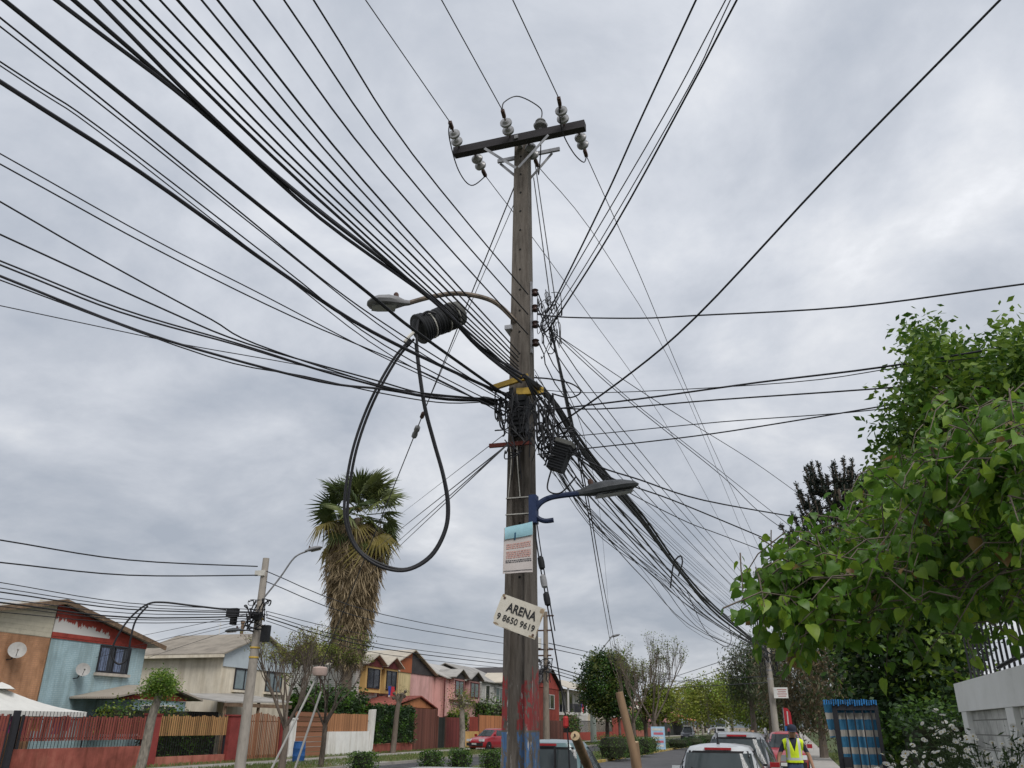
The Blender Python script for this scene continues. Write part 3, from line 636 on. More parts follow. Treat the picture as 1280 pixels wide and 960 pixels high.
# garden tent
tentm = mat('tent_fabric', (0.62, 0.61, 0.57), .8, .08, 3, .1)
t = thing('garden_tent', 'white peaked garden tent roof behind the red slatted fence', 'tent', (-28.8, 25.8, 0))
c = Vector((-28.9, 25.4, 2.95)); q = [Vector((-27.2, 22.6, 2.1)), Vector((-27.2, 28.2, 2.1)), Vector((-30.6, 28.2, 2.1)), Vector((-30.6, 22.6, 2.1))]
m = MB()
for i in range(4):
    a, b = q[i], q[(i + 1) % 4]; rows = []
    for s_ in range(7):
        u = s_ / 6; sag = -.28 * u * (1 - u) * 2
        rows.append([c.lerp(a, u) .lerp(c.lerp(b, u), v / 6) + Vector((0, 0, sag)) for v in range(7)])
    m.grid(rows)
    m.prism([a, b, b + Vector((0, 0, -.18)), a + Vector((0, 0, -.18))], (q[(i + 2) % 4] - b).normalized() * .01)
m.build('canopy', tentm, t, smooth=True)
m = MB(); m.lathe([(.7, -.02), (.45, .1), (.02, .22)], c - Vector((0, 0, .05)), n=4); m.build('vent_cap', tentm, t)
for p in q: MB().tube([(p.x, p.y, 0), p], .03, 6).build('pole', black, t)
cloths = [mat('cloth_%d' % i, c_, .9, .15, 3, .1) for i, c_ in enumerate(((.45, .05, .12), (.55, .4, .12), (.5, .48, .45), (.10, .10, .3), (.4, .08, .25)))]
for i in range(10):
    y = 23.0 + i * .5
    lb = 'coloured garment hanging on the line under the garden tent'
    w = .36; tag(MB().grid([[(-27.6 + .04 * math.sin(v * 2.1 + i), y + u * w / 4, 2.0 - v * .15 * (1 + (i % 3) * .1)) for u in range(5)] for v in range(5)]).build('garment', cloths[i % 5], origin=(-27.6, y, 1.5)), lb, 'clothing', 'garments hung under the tent')
# ------------------------------------------------------------------ the big concrete pole
PX, PY = -3.0, 9.55
def pole_mat():
    m = mat('pole_concrete', (0.138, 0.122, 0.106), 0.92, 0.34, 9, 0.7, stretch=(1, 1, .2), rnd=0); t = m.node_tree; N = t.nodes.new; L = t.links.new; b = t.nodes['Principled BSDF']
    tcn = N('ShaderNodeTexCoord'); sp = N('ShaderNodeSeparateXYZ'); L(tcn.outputs['Object'], sp.inputs[0])
    def noise(scale, st):
        mp = N('ShaderNodeMapping'); mp.inputs['Scale'].default_value = st; L(tcn.outputs['Object'], mp.inputs[0])
        n = N('ShaderNodeTexNoise'); n.inputs['Scale'].default_value = scale; n.inputs['Detail'].default_value = 8; n.inputs['Roughness'].default_value = .65; L(mp.outputs[0], n.inputs[0]); return n.outputs[0]
    def mth(op, a, bb=0.0):
        n = N('ShaderNodeMath'); n.operation = op
        for i, v in enumerate((a, bb)):
            if isinstance(v, (int, float)): n.inputs[i].default_value = v
            else: L(v, n.inputs[i])
        return n.outputs[0]
    na = noise(7, (1, 1, .22)); nb = noise(16, (1, 1, .5))
    zr = mth('ADD', sp.outputs[2], mth('MULTIPLY', mth('SUBTRACT', na, .5), 1.0))
    red = mth('MULTIPLY', mth('MULTIPLY', mth('LESS_THAN', zr, 2.27), mth('GREATER_THAN', sp.outputs[2], 1.70)), mth('GREATER_THAN', mth('ADD', mth('MULTIPLY', nb, .5), mth('MULTIPLY', noise(38, (1, 1, .3)), .5)), .475))
    blue = mth('MULTIPLY', mth('LESS_THAN', sp.outputs[2], 1.68), mth('GREATER_THAN', mth('ADD', mth('MULTIPLY', nb, .5), mth('MULTIPLY', noise(30, (1, 1, .3)), .5)), .49))
    bare = mth('MULTIPLY', mth('GREATER_THAN', sp.outputs[0], -.115), mth('LESS_THAN', sp.outputs[0], mth('ADD', .0, mth('MULTIPLY', mth('SUBTRACT', na, .5), .35))))
    red = mth('MULTIPLY', red, mth('SUBTRACT', 1.0, bare)); blue = mth('MULTIPLY', blue, mth('SUBTRACT', 1.0, bare))
    white = mth('MULTIPLY', mth('MULTIPLY', mth('LESS_THAN', zr, 2.3), mth('GREATER_THAN', noise(22, (1, 1, .12)), .63)), 1.0)
    src = b.inputs['Base Color'].links[0].from_socket
    for fac, c in ((red, (.27, .05, .05, 1)), (blue, (.075, .15, .29, 1)), (white, (.42, .41, .40, 1))):
        mx = N('ShaderNodeMix'); mx.data_type = 'RGBA'; L(fac, mx.inputs[0]); L(src, mx.inputs[6]); mx.inputs[7].default_value = c; src = mx.outputs[2]
    sr = N('ShaderNodeValToRGB'); L(noise(26, (1, 1, .1)), sr.inputs[0]); sr.color_ramp.elements[0].position = .32; sr.color_ramp.elements[0].color = (.62, .59, .57, 1); sr.color_ramp.elements[1].position = .62; sr.color_ramp.elements[1].color = (1.1, 1.09, 1.08, 1)
    ml = N('ShaderNodeMix'); ml.data_type = 'RGBA'; ml.blend_type = 'MULTIPLY'; ml.inputs[0].default_value = 1; L(src, ml.inputs[6]); L(sr.outputs[0], ml.inputs[7])
    L(ml.outputs[2], b.inputs['Base Color']); return m
pole = thing('utility_pole', 'tall concrete utility pole with red and blue painted foot and wooden crossarm', 'utility pole', (PX, PY, 0))
galv = mat('galvanised', (0.32, 0.32, 0.33), .5, .25, 12, .1, metal=.5)
def wid(z): return 0.205 + (10.05 - z) / 10.05 * 0.185        # half the taper: about 0.39 m wide at the foot
m = MB()
def ring(z, solid):
    a = wid(z) / 2; b = a * .85; c = a * .52; d = b * (.45 if not solid else .999)
    L_ = [(-a, -b), (-c, -b), (-c + .012, -d), (c - .012, -d), (c, -b), (a, -b), (a, b), (c, b), (c - .012, d), (-c + .012, d), (-c, b), (-a, b)]
    return [(PX + x, PY + y, z) for x, y in L_]
m.grid([ring(z, s) for z, s in ((-.3, False), (1.2, False), (2.6, False), (4.2, False), (5.55, False), (5.75, True), (7.2, True), (8.6, True), (10.08, True))], True)
m.f.append(tuple(range(len(m.v) - 12, len(m.v)))); m.m.append(0)
m.build('shaft', pole_mat(), pole)
holem = mat('hole_black', (.012, .012, .012), .9, .1, 3, 0)  # black discs give the bolt holes their inner shade as colour
for i in range(22):
    z = 2.75 + i * .33
    if 5.2 < z < 6.1: continue
    MB().lathe([(.016, -.01), (.016, .004)], (PX, PY - wid(z) * .425 * (.45 if z < 5.6 else 1.0), z), (0, -1, 0), 8).build('bolt_hole', holem, pole)
beamm = mat('creosoted_beam', (0.035, 0.032, 0.035), .8, .35, 10, .3, stretch=(.25, 1, 1))
BZ = 9.86; BY = PY - .25
MB().span(PX - 1.02, PX + 1.04, BY - .07, BY + .05, BZ - .065, BZ + .065).build('crossarm', beamm, pole)
MB().span(PX - .45, PX + .55, PY + .115, PY + .15, BZ - .03, BZ + .03).build('rear_crossarm', galv, pole)
for s_ in (-1, 1):
    MB().bar((PX + s_ * .5, BY - .08, BZ - .09), (PX + s_ * .02, BY - .02, BZ - .52), .04, .008, (0, 1, 0)).build('brace', galv, pole)
    MB().bar((PX + s_ * .42, PY + .17, BZ - .02), (PX + s_ * .02, PY + .14, BZ - .5), .04, .008, (0, 1, 0)).build('brace', galv, pole)
MB().span(PX - .03, PX + .03, BY - .09, PY + .15, BZ - .03, BZ + .03).build('through_bolt', galv, pole)
ceram = mat('insulator_glaze', (0.27, 0.27, 0.275), .25, .2, 8, .02, spec=.6); rusty = mat('rusty_iron', (0.09, 0.055, 0.045), .8, .3, 9, .2)
def string(a, d, n=2):
    """insulator string: n bell discs along d from a; returns the wire clamp"""
    a = Vector(a); d = Vector(d).normalized(); s0 = MB().tube([a, a + d * (.06 + n * .15 + .08)], .012, 6).build('insulator_string', rusty, pole)
    for i in range(n):
        MB().lathe([(.03, 0), (.045, .02), (.085, .045), (.092, .065), (.088, .085), (.06, .09), (.035, .12)], a + d * (.06 + i * .15), d, 14).build('disc', ceram, s0, smooth=True)
    e = a + d * (.06 + n * .15 + .06); MB().bar(e - d * .03, e + d * .10, .05, .05).build('clamp', rusty, s0); return e + d * .1
bk = [string((PX + x, BY - .07, BZ + .03), (.10, -1, .12)) for x in (-.92, -.10, .74)]
ft = [string((PX + x, BY + .06, BZ - .02), (.0, 1, -.10)) for x in (-.72, .14, .92)]
pin = MB().lathe([(.02, 0), (.02, .08), (.10, .085), (.11, .11), (.07, .13), (.06, .16), (.08, .18), (.06, .21), (.03, .22)], (PX + .36, BY - .01, BZ + .066), n=14).build('pin_insulator', ceram, pole, smooth=True)
cable = mat('cable_black', (0.017, 0.017, 0.020), .55, .25, 5, .05, rnd=.1); wirem = mat('bare_wire', (0.05, 0.05, 0.055), .5, .2, 5, 0, metal=.3); cablegrey = mat('cable_grey', (0.075, 0.075, 0.08), .6, .2, 5, 0)
cable_faded = mat('cable_faded', (0.035, 0.035, 0.042), .65, .3, 3, .05, rnd=.1)
def jump(P, r=.009): return MB().tube(smoothpath(P, 7), r, 6)
jump([bk[1], bk[1] + Vector((.02, .02, .16)), bk[1] + Vector((.2, .15, .33)), Vector((PX + .36, BY - .02, BZ + .5)), Vector((PX + .37, BY - .01, BZ + .28))]).build('jumper', cable, pole)
jump([bk[0], bk[0] + Vector((-.04, .1, -.2)), Vector((PX - .95, BY, BZ - .32)), Vector((PX - .85, BY + .3, BZ - .42)), ft[0]]).build('jumper', cable, pole)
jump([bk[2], Vector((PX + .72, BY - .15, BZ - .1)), Vector((PX + .82, BY + .1, BZ - .34)), Vector((PX + .93, BY + .3, BZ - .4)), ft[2]]).build('jumper', cable, pole)
jump([Vector((PX + .36, BY, BZ + .25)), Vector((PX + .3, BY + .2, BZ - .1)), Vector((PX + .18, PY + .25, BZ - .3)), ft[1]]).build('jumper', cable, pole)
# low-voltage rack on the right-hand side
rackz = [7.33, 7.08, 6.83, 6.55]
MB().span(PX + wid(7) / 2 + .002, PX + wid(7) / 2 + .03, PY - .06, PY - .01, 6.4, 7.5).build('rack_strap', galv, pole)
for z in rackz: MB().lathe([(.03, 0), (.05, .015), (.035, .04), (.035, .06), (.05, .085), (.03, .1)], (PX + wid(z) / 2 + .07, PY - .035, z - .05), n=12).build('spool_insulator', mat('brown_glaze', (0.05, 0.025, 0.02), .3, .2, 8, 0), pole, smooth=True)
# yellow and red crossbars, boxes and straps
yb = mat('yellow_bracket', (0.50, 0.33, 0.06), .7, .3, 9, .2); rb = mat('oxide_bracket', (0.16, 0.045, 0.035), .75, .3, 9, .2)
MB().bar((PX - .36, PY - .24, 5.86), (PX + .16, PY - .22, 5.98), .05, .07).build('bracket', yb, pole)
MB().bar((PX - .02, PY - .17, 5.80), (PX + .33, PY - .10, 5.80), .06, .09).build('bracket', yb, pole)
MB().bar((PX - .36, PY - .24, 5.06), (PX + .2, PY - .22, 5.06), .04, .05).build('bracket', rb, pole)
boxm = mat('closure_black', (0.013, 0.014, 0.016), .6, .25, 9, .1)
m = MB(); m.box((PX + .06, PY - .26, 5.42), (.2, .16, .52))
for i in range(7): m.box((PX + .06, PY - .335, 5.22 + i * .065), (.19, .05, .03))
m.build('splice_box', boxm, pole)
strapm = mat('white_strap', (0.55, 0.53, 0.48), .7, .2, 9, .1)
for z in (5.55, 4.38, 4.17):
    w = wid(z) / 2 + .004; d = w * .85 + .003
    m = MB()
    m.span(PX - w, PX + w, PY - d - .006, PY - d, z - .006, z + .006); m.span(PX - w - .006, PX - w, PY - d, PY + d, z - .006, z + .006); m.span(PX + w, PX + w + .006, PY - d, PY + d, z - .006, z + .006); m.build('strap', strapm, pole)
for k_ in range(4):
    x = PX - .1 + k_ * .055; z0 = 4.5 + random.uniform(-.2, .1)
    jump([(x, PY - .22, 5.1), (x + random.uniform(-.03, .06), PY - .24, 4.85), (x + random.uniform(-.04, .08), PY - .22, z0)], .006).build('drop_lead', cable if k_ % 2 else strapm, pole)

# ------------------------------------------------------------------ street lamps on the big pole
lampgrey = mat('lamp_housing', (0.20, 0.20, 0.205), .6, .2, 8, .1); lampdark = mat('lamp_dark', (0.07, 0.075, 0.08), .6, .25, 8, .1); armmt = mat('lamp_arm_steel', (0.22, 0.18, 0.145), .7, .3, 10, .2, metal=.3); bluearm = mat('blue_arm', (0.02, 0.034, 0.085), .6, .25, 9, .1)
lens = glassmat('lamp_lens', (0.30, 0.31, 0.30), .25)
def lamp_head(par, a, b, w, hm, tilt=.1):
    """cobra head from neck a to nose b"""
    a, b = Vector(a), Vector(b); d = (b - a); l = d.length; d.normalize(); x = d.cross(Vector((0, 0, 1))).normalized(); u = x.cross(d)
    rows = []
    for t_, hw, top, bot in ((0, .22, .35, .25), (.12, .3, .45, .3), (.28, .62, .85, .45), (.5, .95, 1.0, .55), (.75, 1.0, .85, .5), (.92, .8, .5, .35), (1, .35, .15, .1)):
        c = a + d * l * t_; hw *= w / 2; th = w * .32
        rows.append([c + x * hw * cx + u * th * (top * cy if cy > 0 else bot * cy) for cx, cy in ((-1, 0), (-.8, .6), (-.35, .95), (.35, .95), (.8, .6), (1, 0), (.85, -.7), (.3, -1), (-.3, -1), (-.85, -.7))])
    m = MB(); m.grid(rows, True); n = len(m.v); m.f.append(tuple(range(10))[::-1]); m.m.append(0); m.f.append(tuple(range(n - 10, n))); m.m.append(0)
    h = m.build('lamp_head', hm, par, smooth=True)
    rows = [[a + d * l * t_ + x * w * .30 * s_ * (1 - .25 * (t_ > .85)) - u * (w * .155 + .004) for s_ in (-1, -.4, .4, 1)] for t_ in (.34, .55, .75, .9)]
    MB().grid(rows).grid([[p - u * .02 for p in r] for r in rows]).build('lens', lens, h)
    MB().lathe([(.035, 0), (.035, .05), (.02, .07)], a + d * l * .3 + u * w * .26, u, 8).build('photocell', rusty, h)
    return h
l1 = thing('street_lamp', 'grey street lamp on long curved steel arm above the cable coil', 'street lamp', (PX - .12, PY, 6.9))
Pm = [atd(641, 398, 9.9), atd(615, 376, 9.85), atd(575, 367, 9.8), atd(540, 371, 9.8), atd(510, 379, 9.8)]
MB().tube(smoothpath([Vector((PX - .05, PY, 6.85))] + Pm, 6), .034, 8).build('arm', armmt, l1, smooth=True)
lamp_head(l1, atd(512, 379, 9.8), atd(459, 379, 9.75), .34, lampgrey)
MB().span(PX - .2, PX - .1, PY - .17, PY + .17, 6.75, 6.81).build('clamp', galv, l1)
l2 = thing('street_lamp', 'dark street lamp on short blue arm above the paper poster', 'street lamp', (PX + .2, PY - .1, 4.2))
MB().tube(smoothpath([atd(667, 640, 9.5), atd(676, 628, 9.5), atd(692, 621, 9.55), atd(722, 617, 9.7)], 6), .036, 8).build('arm', bluearm, l2, smooth=True)
MB().tube(smoothpath([atd(668, 630, 9.5), atd(670, 645, 9.5), atd(680, 651, 9.5), atd(692, 650, 9.5)], 6), .03, 8).build('hook', bluearm, l2, smooth=True)
c = atd(667, 637, 9.5); MB().box(c, (.09, .12, .34)).build('bracket', bluearm, l2)
lamp_head(l2, atd(716, 618, 9.7), atd(797, 606, 9.9), .34, lampdark)

# ------------------------------------------------------------------ paper poster and ARENA board
def plane_frame(tl, tr, bl):
    tl, tr, bl = Vector(tl), Vector(tr), Vector(bl); return tl, tr - tl, bl - tl
paper = mat('poster_paper', (0.52, 0.47, 0.45), .8, .1, 6, .1); ptop = mat('poster_blue', (0.27, 0.46, 0.52), .8, .2, 6, .1); pink_t = mat('print_red', (0.42, 0.24, 0.21), .8, .3, 40, 0); dark_t = mat('print_dark', (0.06, 0.06, 0.07), .8, .2, 40, 0)
DP = 9.22
t = thing('paper_poster', 'creased paper poster with blue header strapped to the concrete pole', 'poster', atd(648, 717, DP))
tl, U, V = plane_frame(atd(630, 660, DP), atd(665.5, 652, DP + .05), atd(628.5, 717, DP))
br = atd(666, 715, DP + .05)
nrm = U.cross(V).normalized(); nrm = nrm if nrm.y < 0 else -nrm
def pp(u, v, o=0.0):
    w = (1 - u) * (1 - v) * tl + u * (1 - v) * (tl + U) + (1 - u) * v * (tl + V) + u * v * br
    return w + nrm * (o + .012 * math.sin(u * 7 + v * 3) + .02 * math.sin(v * 9) * (v < .3))
def sheet(u0, u1, v0, v1, o, nu=8, nv=10): return MB().grid([[pp(u0 + (u1 - u0) * i / nu, v0 + (v1 - v0) * j / nv, o) for i in range(nu + 1)] for j in range(nv + 1)])
s_ = sheet(0, 1, 0, 1, 0); 
b_ = sheet(0, 1, 0, 1, -.006); s_.add(b_.v, b_.f); s_.build('sheet', paper, t, smooth=True)
sheet(.02, .99, .0, .27, .004).build('header', ptop, t, smooth=True)
sheet(.36, .41, .16, .31, .008, 2, 3).build('header_mark', mat('print_blue', (.03, .12, .22), .8, .2, 20, 0), t)
m = MB(); md = MB()
for j, v in enumerate((.38, .42, .46, .54, .58, .62, .66)):
    u = .09 + random.uniform(0, .02)
    while u < .92:
        w = random.uniform(.03, .1); g = sheet(u, min(u + w, .93), v, v + .026, .005, 2, 1); m.add(g.v, g.f); u += w + .02
for v in (.725, .76):
    u = .08
    while u < .95:
        w = random.uniform(.03, .09); g = sheet(u, min(u + w, .95), v, v + .018, .005, 2, 1); md.add(g.v, g.f); u += w + .015
g = sheet(.02, .98, .945, .957, .005, 4, 1); md.add(g.v, g.f)
m.build('print', pink_t, t); md.build('print', dark_t, t)
# sign board, tilted
boardw = mat('sign_enamel', (0.56, 0.52, 0.44), .75, .16, 5, .2, col2=(.62, .59, .53))
DS = 9.2
t = thing('sign_board', 'tilted weathered white board lettered ARENA with phone number on the pole', 'sign', atd(648, 800, DS))
tl, U, V = plane_frame(atd(628, 741, DS), atd(683, 761, DS), atd(613, 780, DS)); cc = tl + U * .5 + V * .5
nrm = U.cross(V).normalized(); nrm = nrm if nrm.y < 0 else -nrm
def bp_(u, v, o): return tl + U * u + V * v + nrm * o
edge = []
for i in range(40):
    q = i / 40 * 4; k_ = int(q); f_ = q - k_; jj = random.uniform(0, .014)
    u, v = ((f_, jj), (1 - jj, f_), (1 - f_, 1 - jj), (jj, 1 - f_))[k_]
    u = min(max(u, .012), .988); v = min(max(v, .02), .98)
    if u < .1 and v < .1: u, v = max(u, .04), max(v, .04)
    if u < .07 and v > .85: u += .03; v -= .05
    edge.append(bp_(u, v, 0))
MB().prism(edge, nrm * .012).build('board', boardw, t)
rimm = mat('board_stain', (0.28, 0.21, 0.14), .9, .3, 14, .2)
m = MB()
for u, v, a_, b_ in ((.93, .12, .06, .10), (.97, .3, .02, .16), (.05, .06, .04, .06), (.1, .93, .07, .04), (.9, .94, .09, .035), (.98, .75, .015, .12), (.35, .97, .12, .015)):
    P = [bp_(min(.985, max(.015, u + a_ * math.cos(q) * random.uniform(.6, 1))), min(.97, max(.02, v + b_ * math.sin(q) * random.uniform(.6, 1))), .0135) for q in [k_ * math.pi / 6 for k_ in range(12)]]
    m.add(P, [tuple(range(12))])
m.build('stain', rimm, t)
letter = mat('lettering_black', (0.02, 0.02, 0.022), .7, .2, 20, 0)
def text_mesh(txt, size, width, origin, ux, uy, nz, m_, par, name='lettering', align='CENTER', ext=.003):
    cu = bpy.data.curves.new('txt', 'FONT'); cu.body = txt; cu.size = size; cu.align_x = align; cu.align_y = 'CENTER'; cu.extrude = ext; cu.offset = size * (.024 if len(txt) < 6 else .008)
    ob = bpy.data.objects.new('txt', cu); COL.objects.link(ob); bpy.context.view_layer.update()
    me = bpy.data.meshes.new_from_object(ob.evaluated_get(bpy.context.evaluated_depsgraph_get())); bpy.data.objects.remove(ob)
    o = origin_of(par); X, Y, Z = Vector(ux).normalized(), Vector(uy).normalized(), Vector(nz).normalized(); og = Vector(origin) - o
    xs = [v.co.x for v in me.vertices]; ys = [v.co.y for v in me.vertices]; kx = width / (max(xs) - min(xs)); ky = size / (max(ys) - min(ys)); cx = (max(xs) + min(xs)) / 2; cy = (max(ys) + min(ys)) / 2
    for v in me.vertices: p = v.co.copy(); v.co = og + X * (p.x - cx) * kx + Y * (p.y - cy) * ky + Z * p.z
    me.materials.clear(); me.materials.append(m_)
    me.name = name; n = bpy.data.objects.new(name, me); COL.objects.link(n); n.parent = par; ORI[n.name] = o; return n
up_ = nrm.cross(U).normalized()
if up_.z < 0: up_ = -up_
text_mesh('ARENA', V.length * .27, U.length * .66, bp_(.53, .34, .016), U, up_, nrm, letter, t)
text_mesh('9 8650 9619', V.length * .19, U.length * .84, bp_(.49, .69, .016), U, up_, nrm, letter, t)
for u, v in ((.09, .12), (.92, .88)): MB().lathe([(.014, 0), (.014, .008), (.004, .011)], bp_(u, v, .012), nrm, 8).build('nail', rusty, t)

# ------------------------------------------------------------------ overhead wires: each one a cable of its own
def wire(pts, A, B, r, label, group, m_=None, ext=0.0, name='overhead_cable', cat='cable', n=5, drop=0.0):
    """a cable in the vertical plane through A and B; pts are the sight lines it crosses on its way from A"""
    r = r * 1.22 if B.y < A.y else r * 1.08
    A, B = Vector(A), Vector(B); h = Vector((B.x - A.x, B.y - A.y, 0)); nn = Vector((h.y, -h.x, 0)).normalized()
    P = [A]
    for x, y in pts:
        d = ray(x, y); den = d.dot(nn)
        if abs(den) < 1e-6: continue
        k_ = (A - C0).dot(nn) / den; q = C0 + d * k_
        P.append(q)
    P.append(B)
    if not ext or len(P) > 2: P = [P[0]] + [p + Vector((0, 0, random.gauss(0, r * .8))) for p in P[1:-1]] + [P[-1]]
    if ext:
        e = (P[-1] - P[-2]).normalized(); P.append(B + e * ext * .5 + Vector((0, 0, drop * .5))); P.append(B + e * ext + Vector((0, 0, drop)))
    o = A
    ob = MB().tube(smoothpath(P, n), r, 6).build(name, m_ or random.choice((cable, cable, cable_faded)), origin=o, smooth=True)
    return tag(ob, label, cat, group)
def pl(x, y, D=9.75): return atd(x, y, D)
G1 = 'bare power lines on the crossarm'
for a, (x, y), lb in zip(bk, ((457, 0), (552, 0), (641, 0)), ('left', 'middle', 'right')):
    wire([], a, atz(x, y, 9.9), .0065, 'thin bare power line running back overhead from the %s insulator string of the crossarm' % lb, G1, wirem, 9, 'power_line', 'power line')
FD = 50
for a, pp_, e, lb in ((ft[0], [(720, 372), (850, 560)], (945, 738), 'left'), (ft[1], [(760, 320), (860, 500)], (955, 733), 'middle'), (ft[2], [(800, 345), (852, 470), (905, 590)], (972, 735), 'right')):
    wire(pp_, a, atd(e[0], e[1], FD), .0065, 'thin bare power line running along the street from the %s hanging insulator string' % lb, G1, wirem, 0, 'power_line', 'power line')
G2 = 'cables fanning out overhead from the concrete pole'
LBB = 'black cable running back overhead from the concrete pole above the lamp arm'
# low-voltage set, back along the street
for i, (x, mid, py, r) in enumerate(((392, (560, 205), 368, .0075), (355, (520, 215), 393, .0075), (317, (480, 200), 418, .0075), (272, (430, 195), 440, .008), (252, (420, 210), 447, .007), (222, (400, 215), 452, .009), (200, (360, 190), 458, .007), (175, (340, 200), 462, .008), (155, (345, 222), 466, .008), (142, (335, 222), 470, .011))):
    A = pl(660 if i < 3 else 648, py, 9.62 if i < 3 else 9.4)
    mid = ((x + 648) / 2 - 5, py / 2 + 7)
    wire([mid], A, atz(x, 0, A.z + .15), r, ('thin ' if r < .0077 else 'heavier ') + LBB, G2, None, 6)
# the heavy bundle that carries the coil
LBT = 'thick black bundled cable running back overhead past the coil'
for k_, (x, y, mids, r) in enumerate(((70, 0, [(540, 378), (400, 272), (245, 138)], .014), (92, 0, [(537, 372), (378, 246), (240, 130)], .015), (120, 0, [(545, 376), (380, 250), (246, 130)], .014))):
    A = pl(652, 468 + k_ * 5, 9.3); wire([(600, 432 + k_ * 3)] + mids, A, atz(x, y, 6.5 + k_ * .1), r, LBT, 'thick cables of the coil bundle', None, 6)
LBL = 'black cable crossing overhead from the pole over the road'
for pts, e, py, r, z in (([(520, 415), (465, 370), (310, 245)], (5, 0), 500, .0145, 6.3), ([(505, 420), (415, 358), (310, 272), (135, 130)], (0, 22), 505, .006, 6.2), ([(500, 424), (350, 308), (150, 150)], (0, 33), 507, .005, 6.1),
        ([(480, 432), (350, 332), (125, 160)], (0, 77), 515, .0055, 6.2), ([(490, 445), (350, 340), (125, 166)], (0, 82), 519, .0045, 6.15), ([(600, 480), (465, 415), (350, 338), (175, 215)], (0, 102), 495, .0155, 6.2),
        ([(490, 452), (330, 370), (190, 297)], (0, 192), 518, .005, 6.1), ([(540, 470), (365, 395), (190, 310)], (0, 205), 524, .0055, 6.0)):
    A = pl(640, py, 9.5); wire(pts, A, atz(e[0], e[1], z), r, ('thick ' if r > .01 else 'thin ') + LBL, G2, None, 6)
LBW = 'black cable sagging away low from the pole over the road'
for pts, e, r, z in (([(540, 492), (470, 480), (320, 430), (265, 400), (185, 357), (100, 310)], (0, 252), .0065, 6.0), ([(540, 494), (465, 475), (310, 430), (200, 385)], (0, 293), .0075, 6.0), ([(540, 496), (430, 470), (300, 430), (150, 385)], (0, 326), .0075, 5.9), ([(540, 497), (430, 472), (300, 433), (150, 390)], (0, 331), .008, 5.9),
        ([(560, 500), (480, 487), (400, 475), (250, 440), (150, 405)], (0, 345), .0115, 5.9), ([(560, 504), (480, 492), (380, 470), (260, 445)], (0, 350), .006, 5.85), ([(520, 492), (400, 462), (250, 435), (200, 425)], (0, 382), .0045, 5.8)):
    A = pl(632, 500, 9.55); wire(pts, A, atz(e[0], e[1], z), r, ('thick ' if r > .01 else 'medium ' if r > .007 else 'thin ') + LBW, G2, None, 6)
m = MB(); a = pl(598, 499, 9.55); b = pl(622, 504, 9.5)
tag(MB().lathe([(.02, 0), (.05, .05), (.055, .12), (.05, .2), (.02, .26)], a, b - a, 10).build('cable_splice', boxm, origin=a, smooth=True), 'small dark cable splice beside the yellow bracket', 'cable splice')
# up to the right
LBR = 'black cable climbing overhead from beside the insulator rack'
for pts, e, a0, r in (([(755, 250), (800, 152)], (870, 0), (692, 378), .009), ([(715, 340), (830, 145)], (907, 0), (688, 392), .006), ([(745, 310), (860, 112)], (913, 0), (690, 396), .0055), ([(770, 280), (862, 112)], (921, 0), (692, 402), .0095)):
    A = pl(a0[0] - 12, a0[1] + 12, 9.7); wire([a0] + pts, A, atz(e[0], e[1], 8.2), r, LBR, 'cables climbing from the rack', None, 6)
wire([(775, 478), (870, 395), (1040, 215)], pl(672, 548, 9.6), atz(1250, 0, 7.4), .009, 'thick black cable rising steeply from the pole over the sidewalk', 'service cables over the sidewalk', None, 5)
for i, (pts, e, a0, r, z, lb) in enumerate((([(710, 397), (800, 398), (870, 395), (1060, 383)], (1280, 355), (672, 393), .0075, 5.6, 'topmost black cable sagging across the sidewalk above the green trees'), ([(800, 498), (950, 480), (1100, 458)], (1280, 430), (672, 514), .0085, 5.0, 'black cable reaching the leafy treetop over the white wall'), ([(760, 490), (990, 478), (1130, 458)], (1280, 440), (672, 487), .004, 4.9, 'very thin grey cable just above the leafy treetop'), ([(750, 510), (900, 500), (1130, 483)], (1280, 466), (672, 508), .007, 4.8, 'black cable running level into the leafy tree'),
        ([(720, 545), (900, 527), (1100, 511)], (1280, 480), (672, 547), .0045, 4.7, 'thin grey cable running into the green tree behind the white wall'), ([(735, 560), (870, 545), (1000, 525)], (1280, 478), (672, 568), .006, 4.6, 'lowest black cable running into the green tree behind the white wall'))):
    wire(pts, pl(a0[0], a0[1], 9.6), atz(e[0], e[1], z), r, lb, 'service cables over the sidewalk', None, 5)
# forward along the street
LF = 'low-voltage wire running along the street to the far pole'
for i, (z, e) in enumerate(zip(rackz, ((958, 752), (958, 760), (957, 768), (956, 776)))):
    A = Vector((PX + wid(z) / 2 + .11, PY - .03, z)); q = atd(e[0], e[1], FD); s0 = (670 + 4 * i, 368 + 26 * i)
    wire([((s0[0] * .6 + e[0] * .4) - 8, (s0[1] * .6 + e[1] * .4) + 14)], A, q, .008, LF, 'wires between the two poles', wirem)
for i in range(15):
    a0 = (668 + i * 1.2, 462 + i * 7); e = (950 + random.uniform(-6, 10), 768 + i * 3.4); f_ = .45
    wire([(a0[0] * (1 - f_) + e[0] * f_ + random.uniform(-4, 4), a0[1] * (1 - f_) + e[1] * f_ + 14 + random.uniform(0, 16))], pl(a0[0], a0[1], 9.6), atd(e[0], e[1], FD), random.choice((.004, .005, .006)), 'thin black line slanting down the street from the pole', 'thin lines slanting to the far pole', random.choice((cable, wirem, cablegrey)))
LK = 'heavy black trunk cable sagging down the street to the far pole'
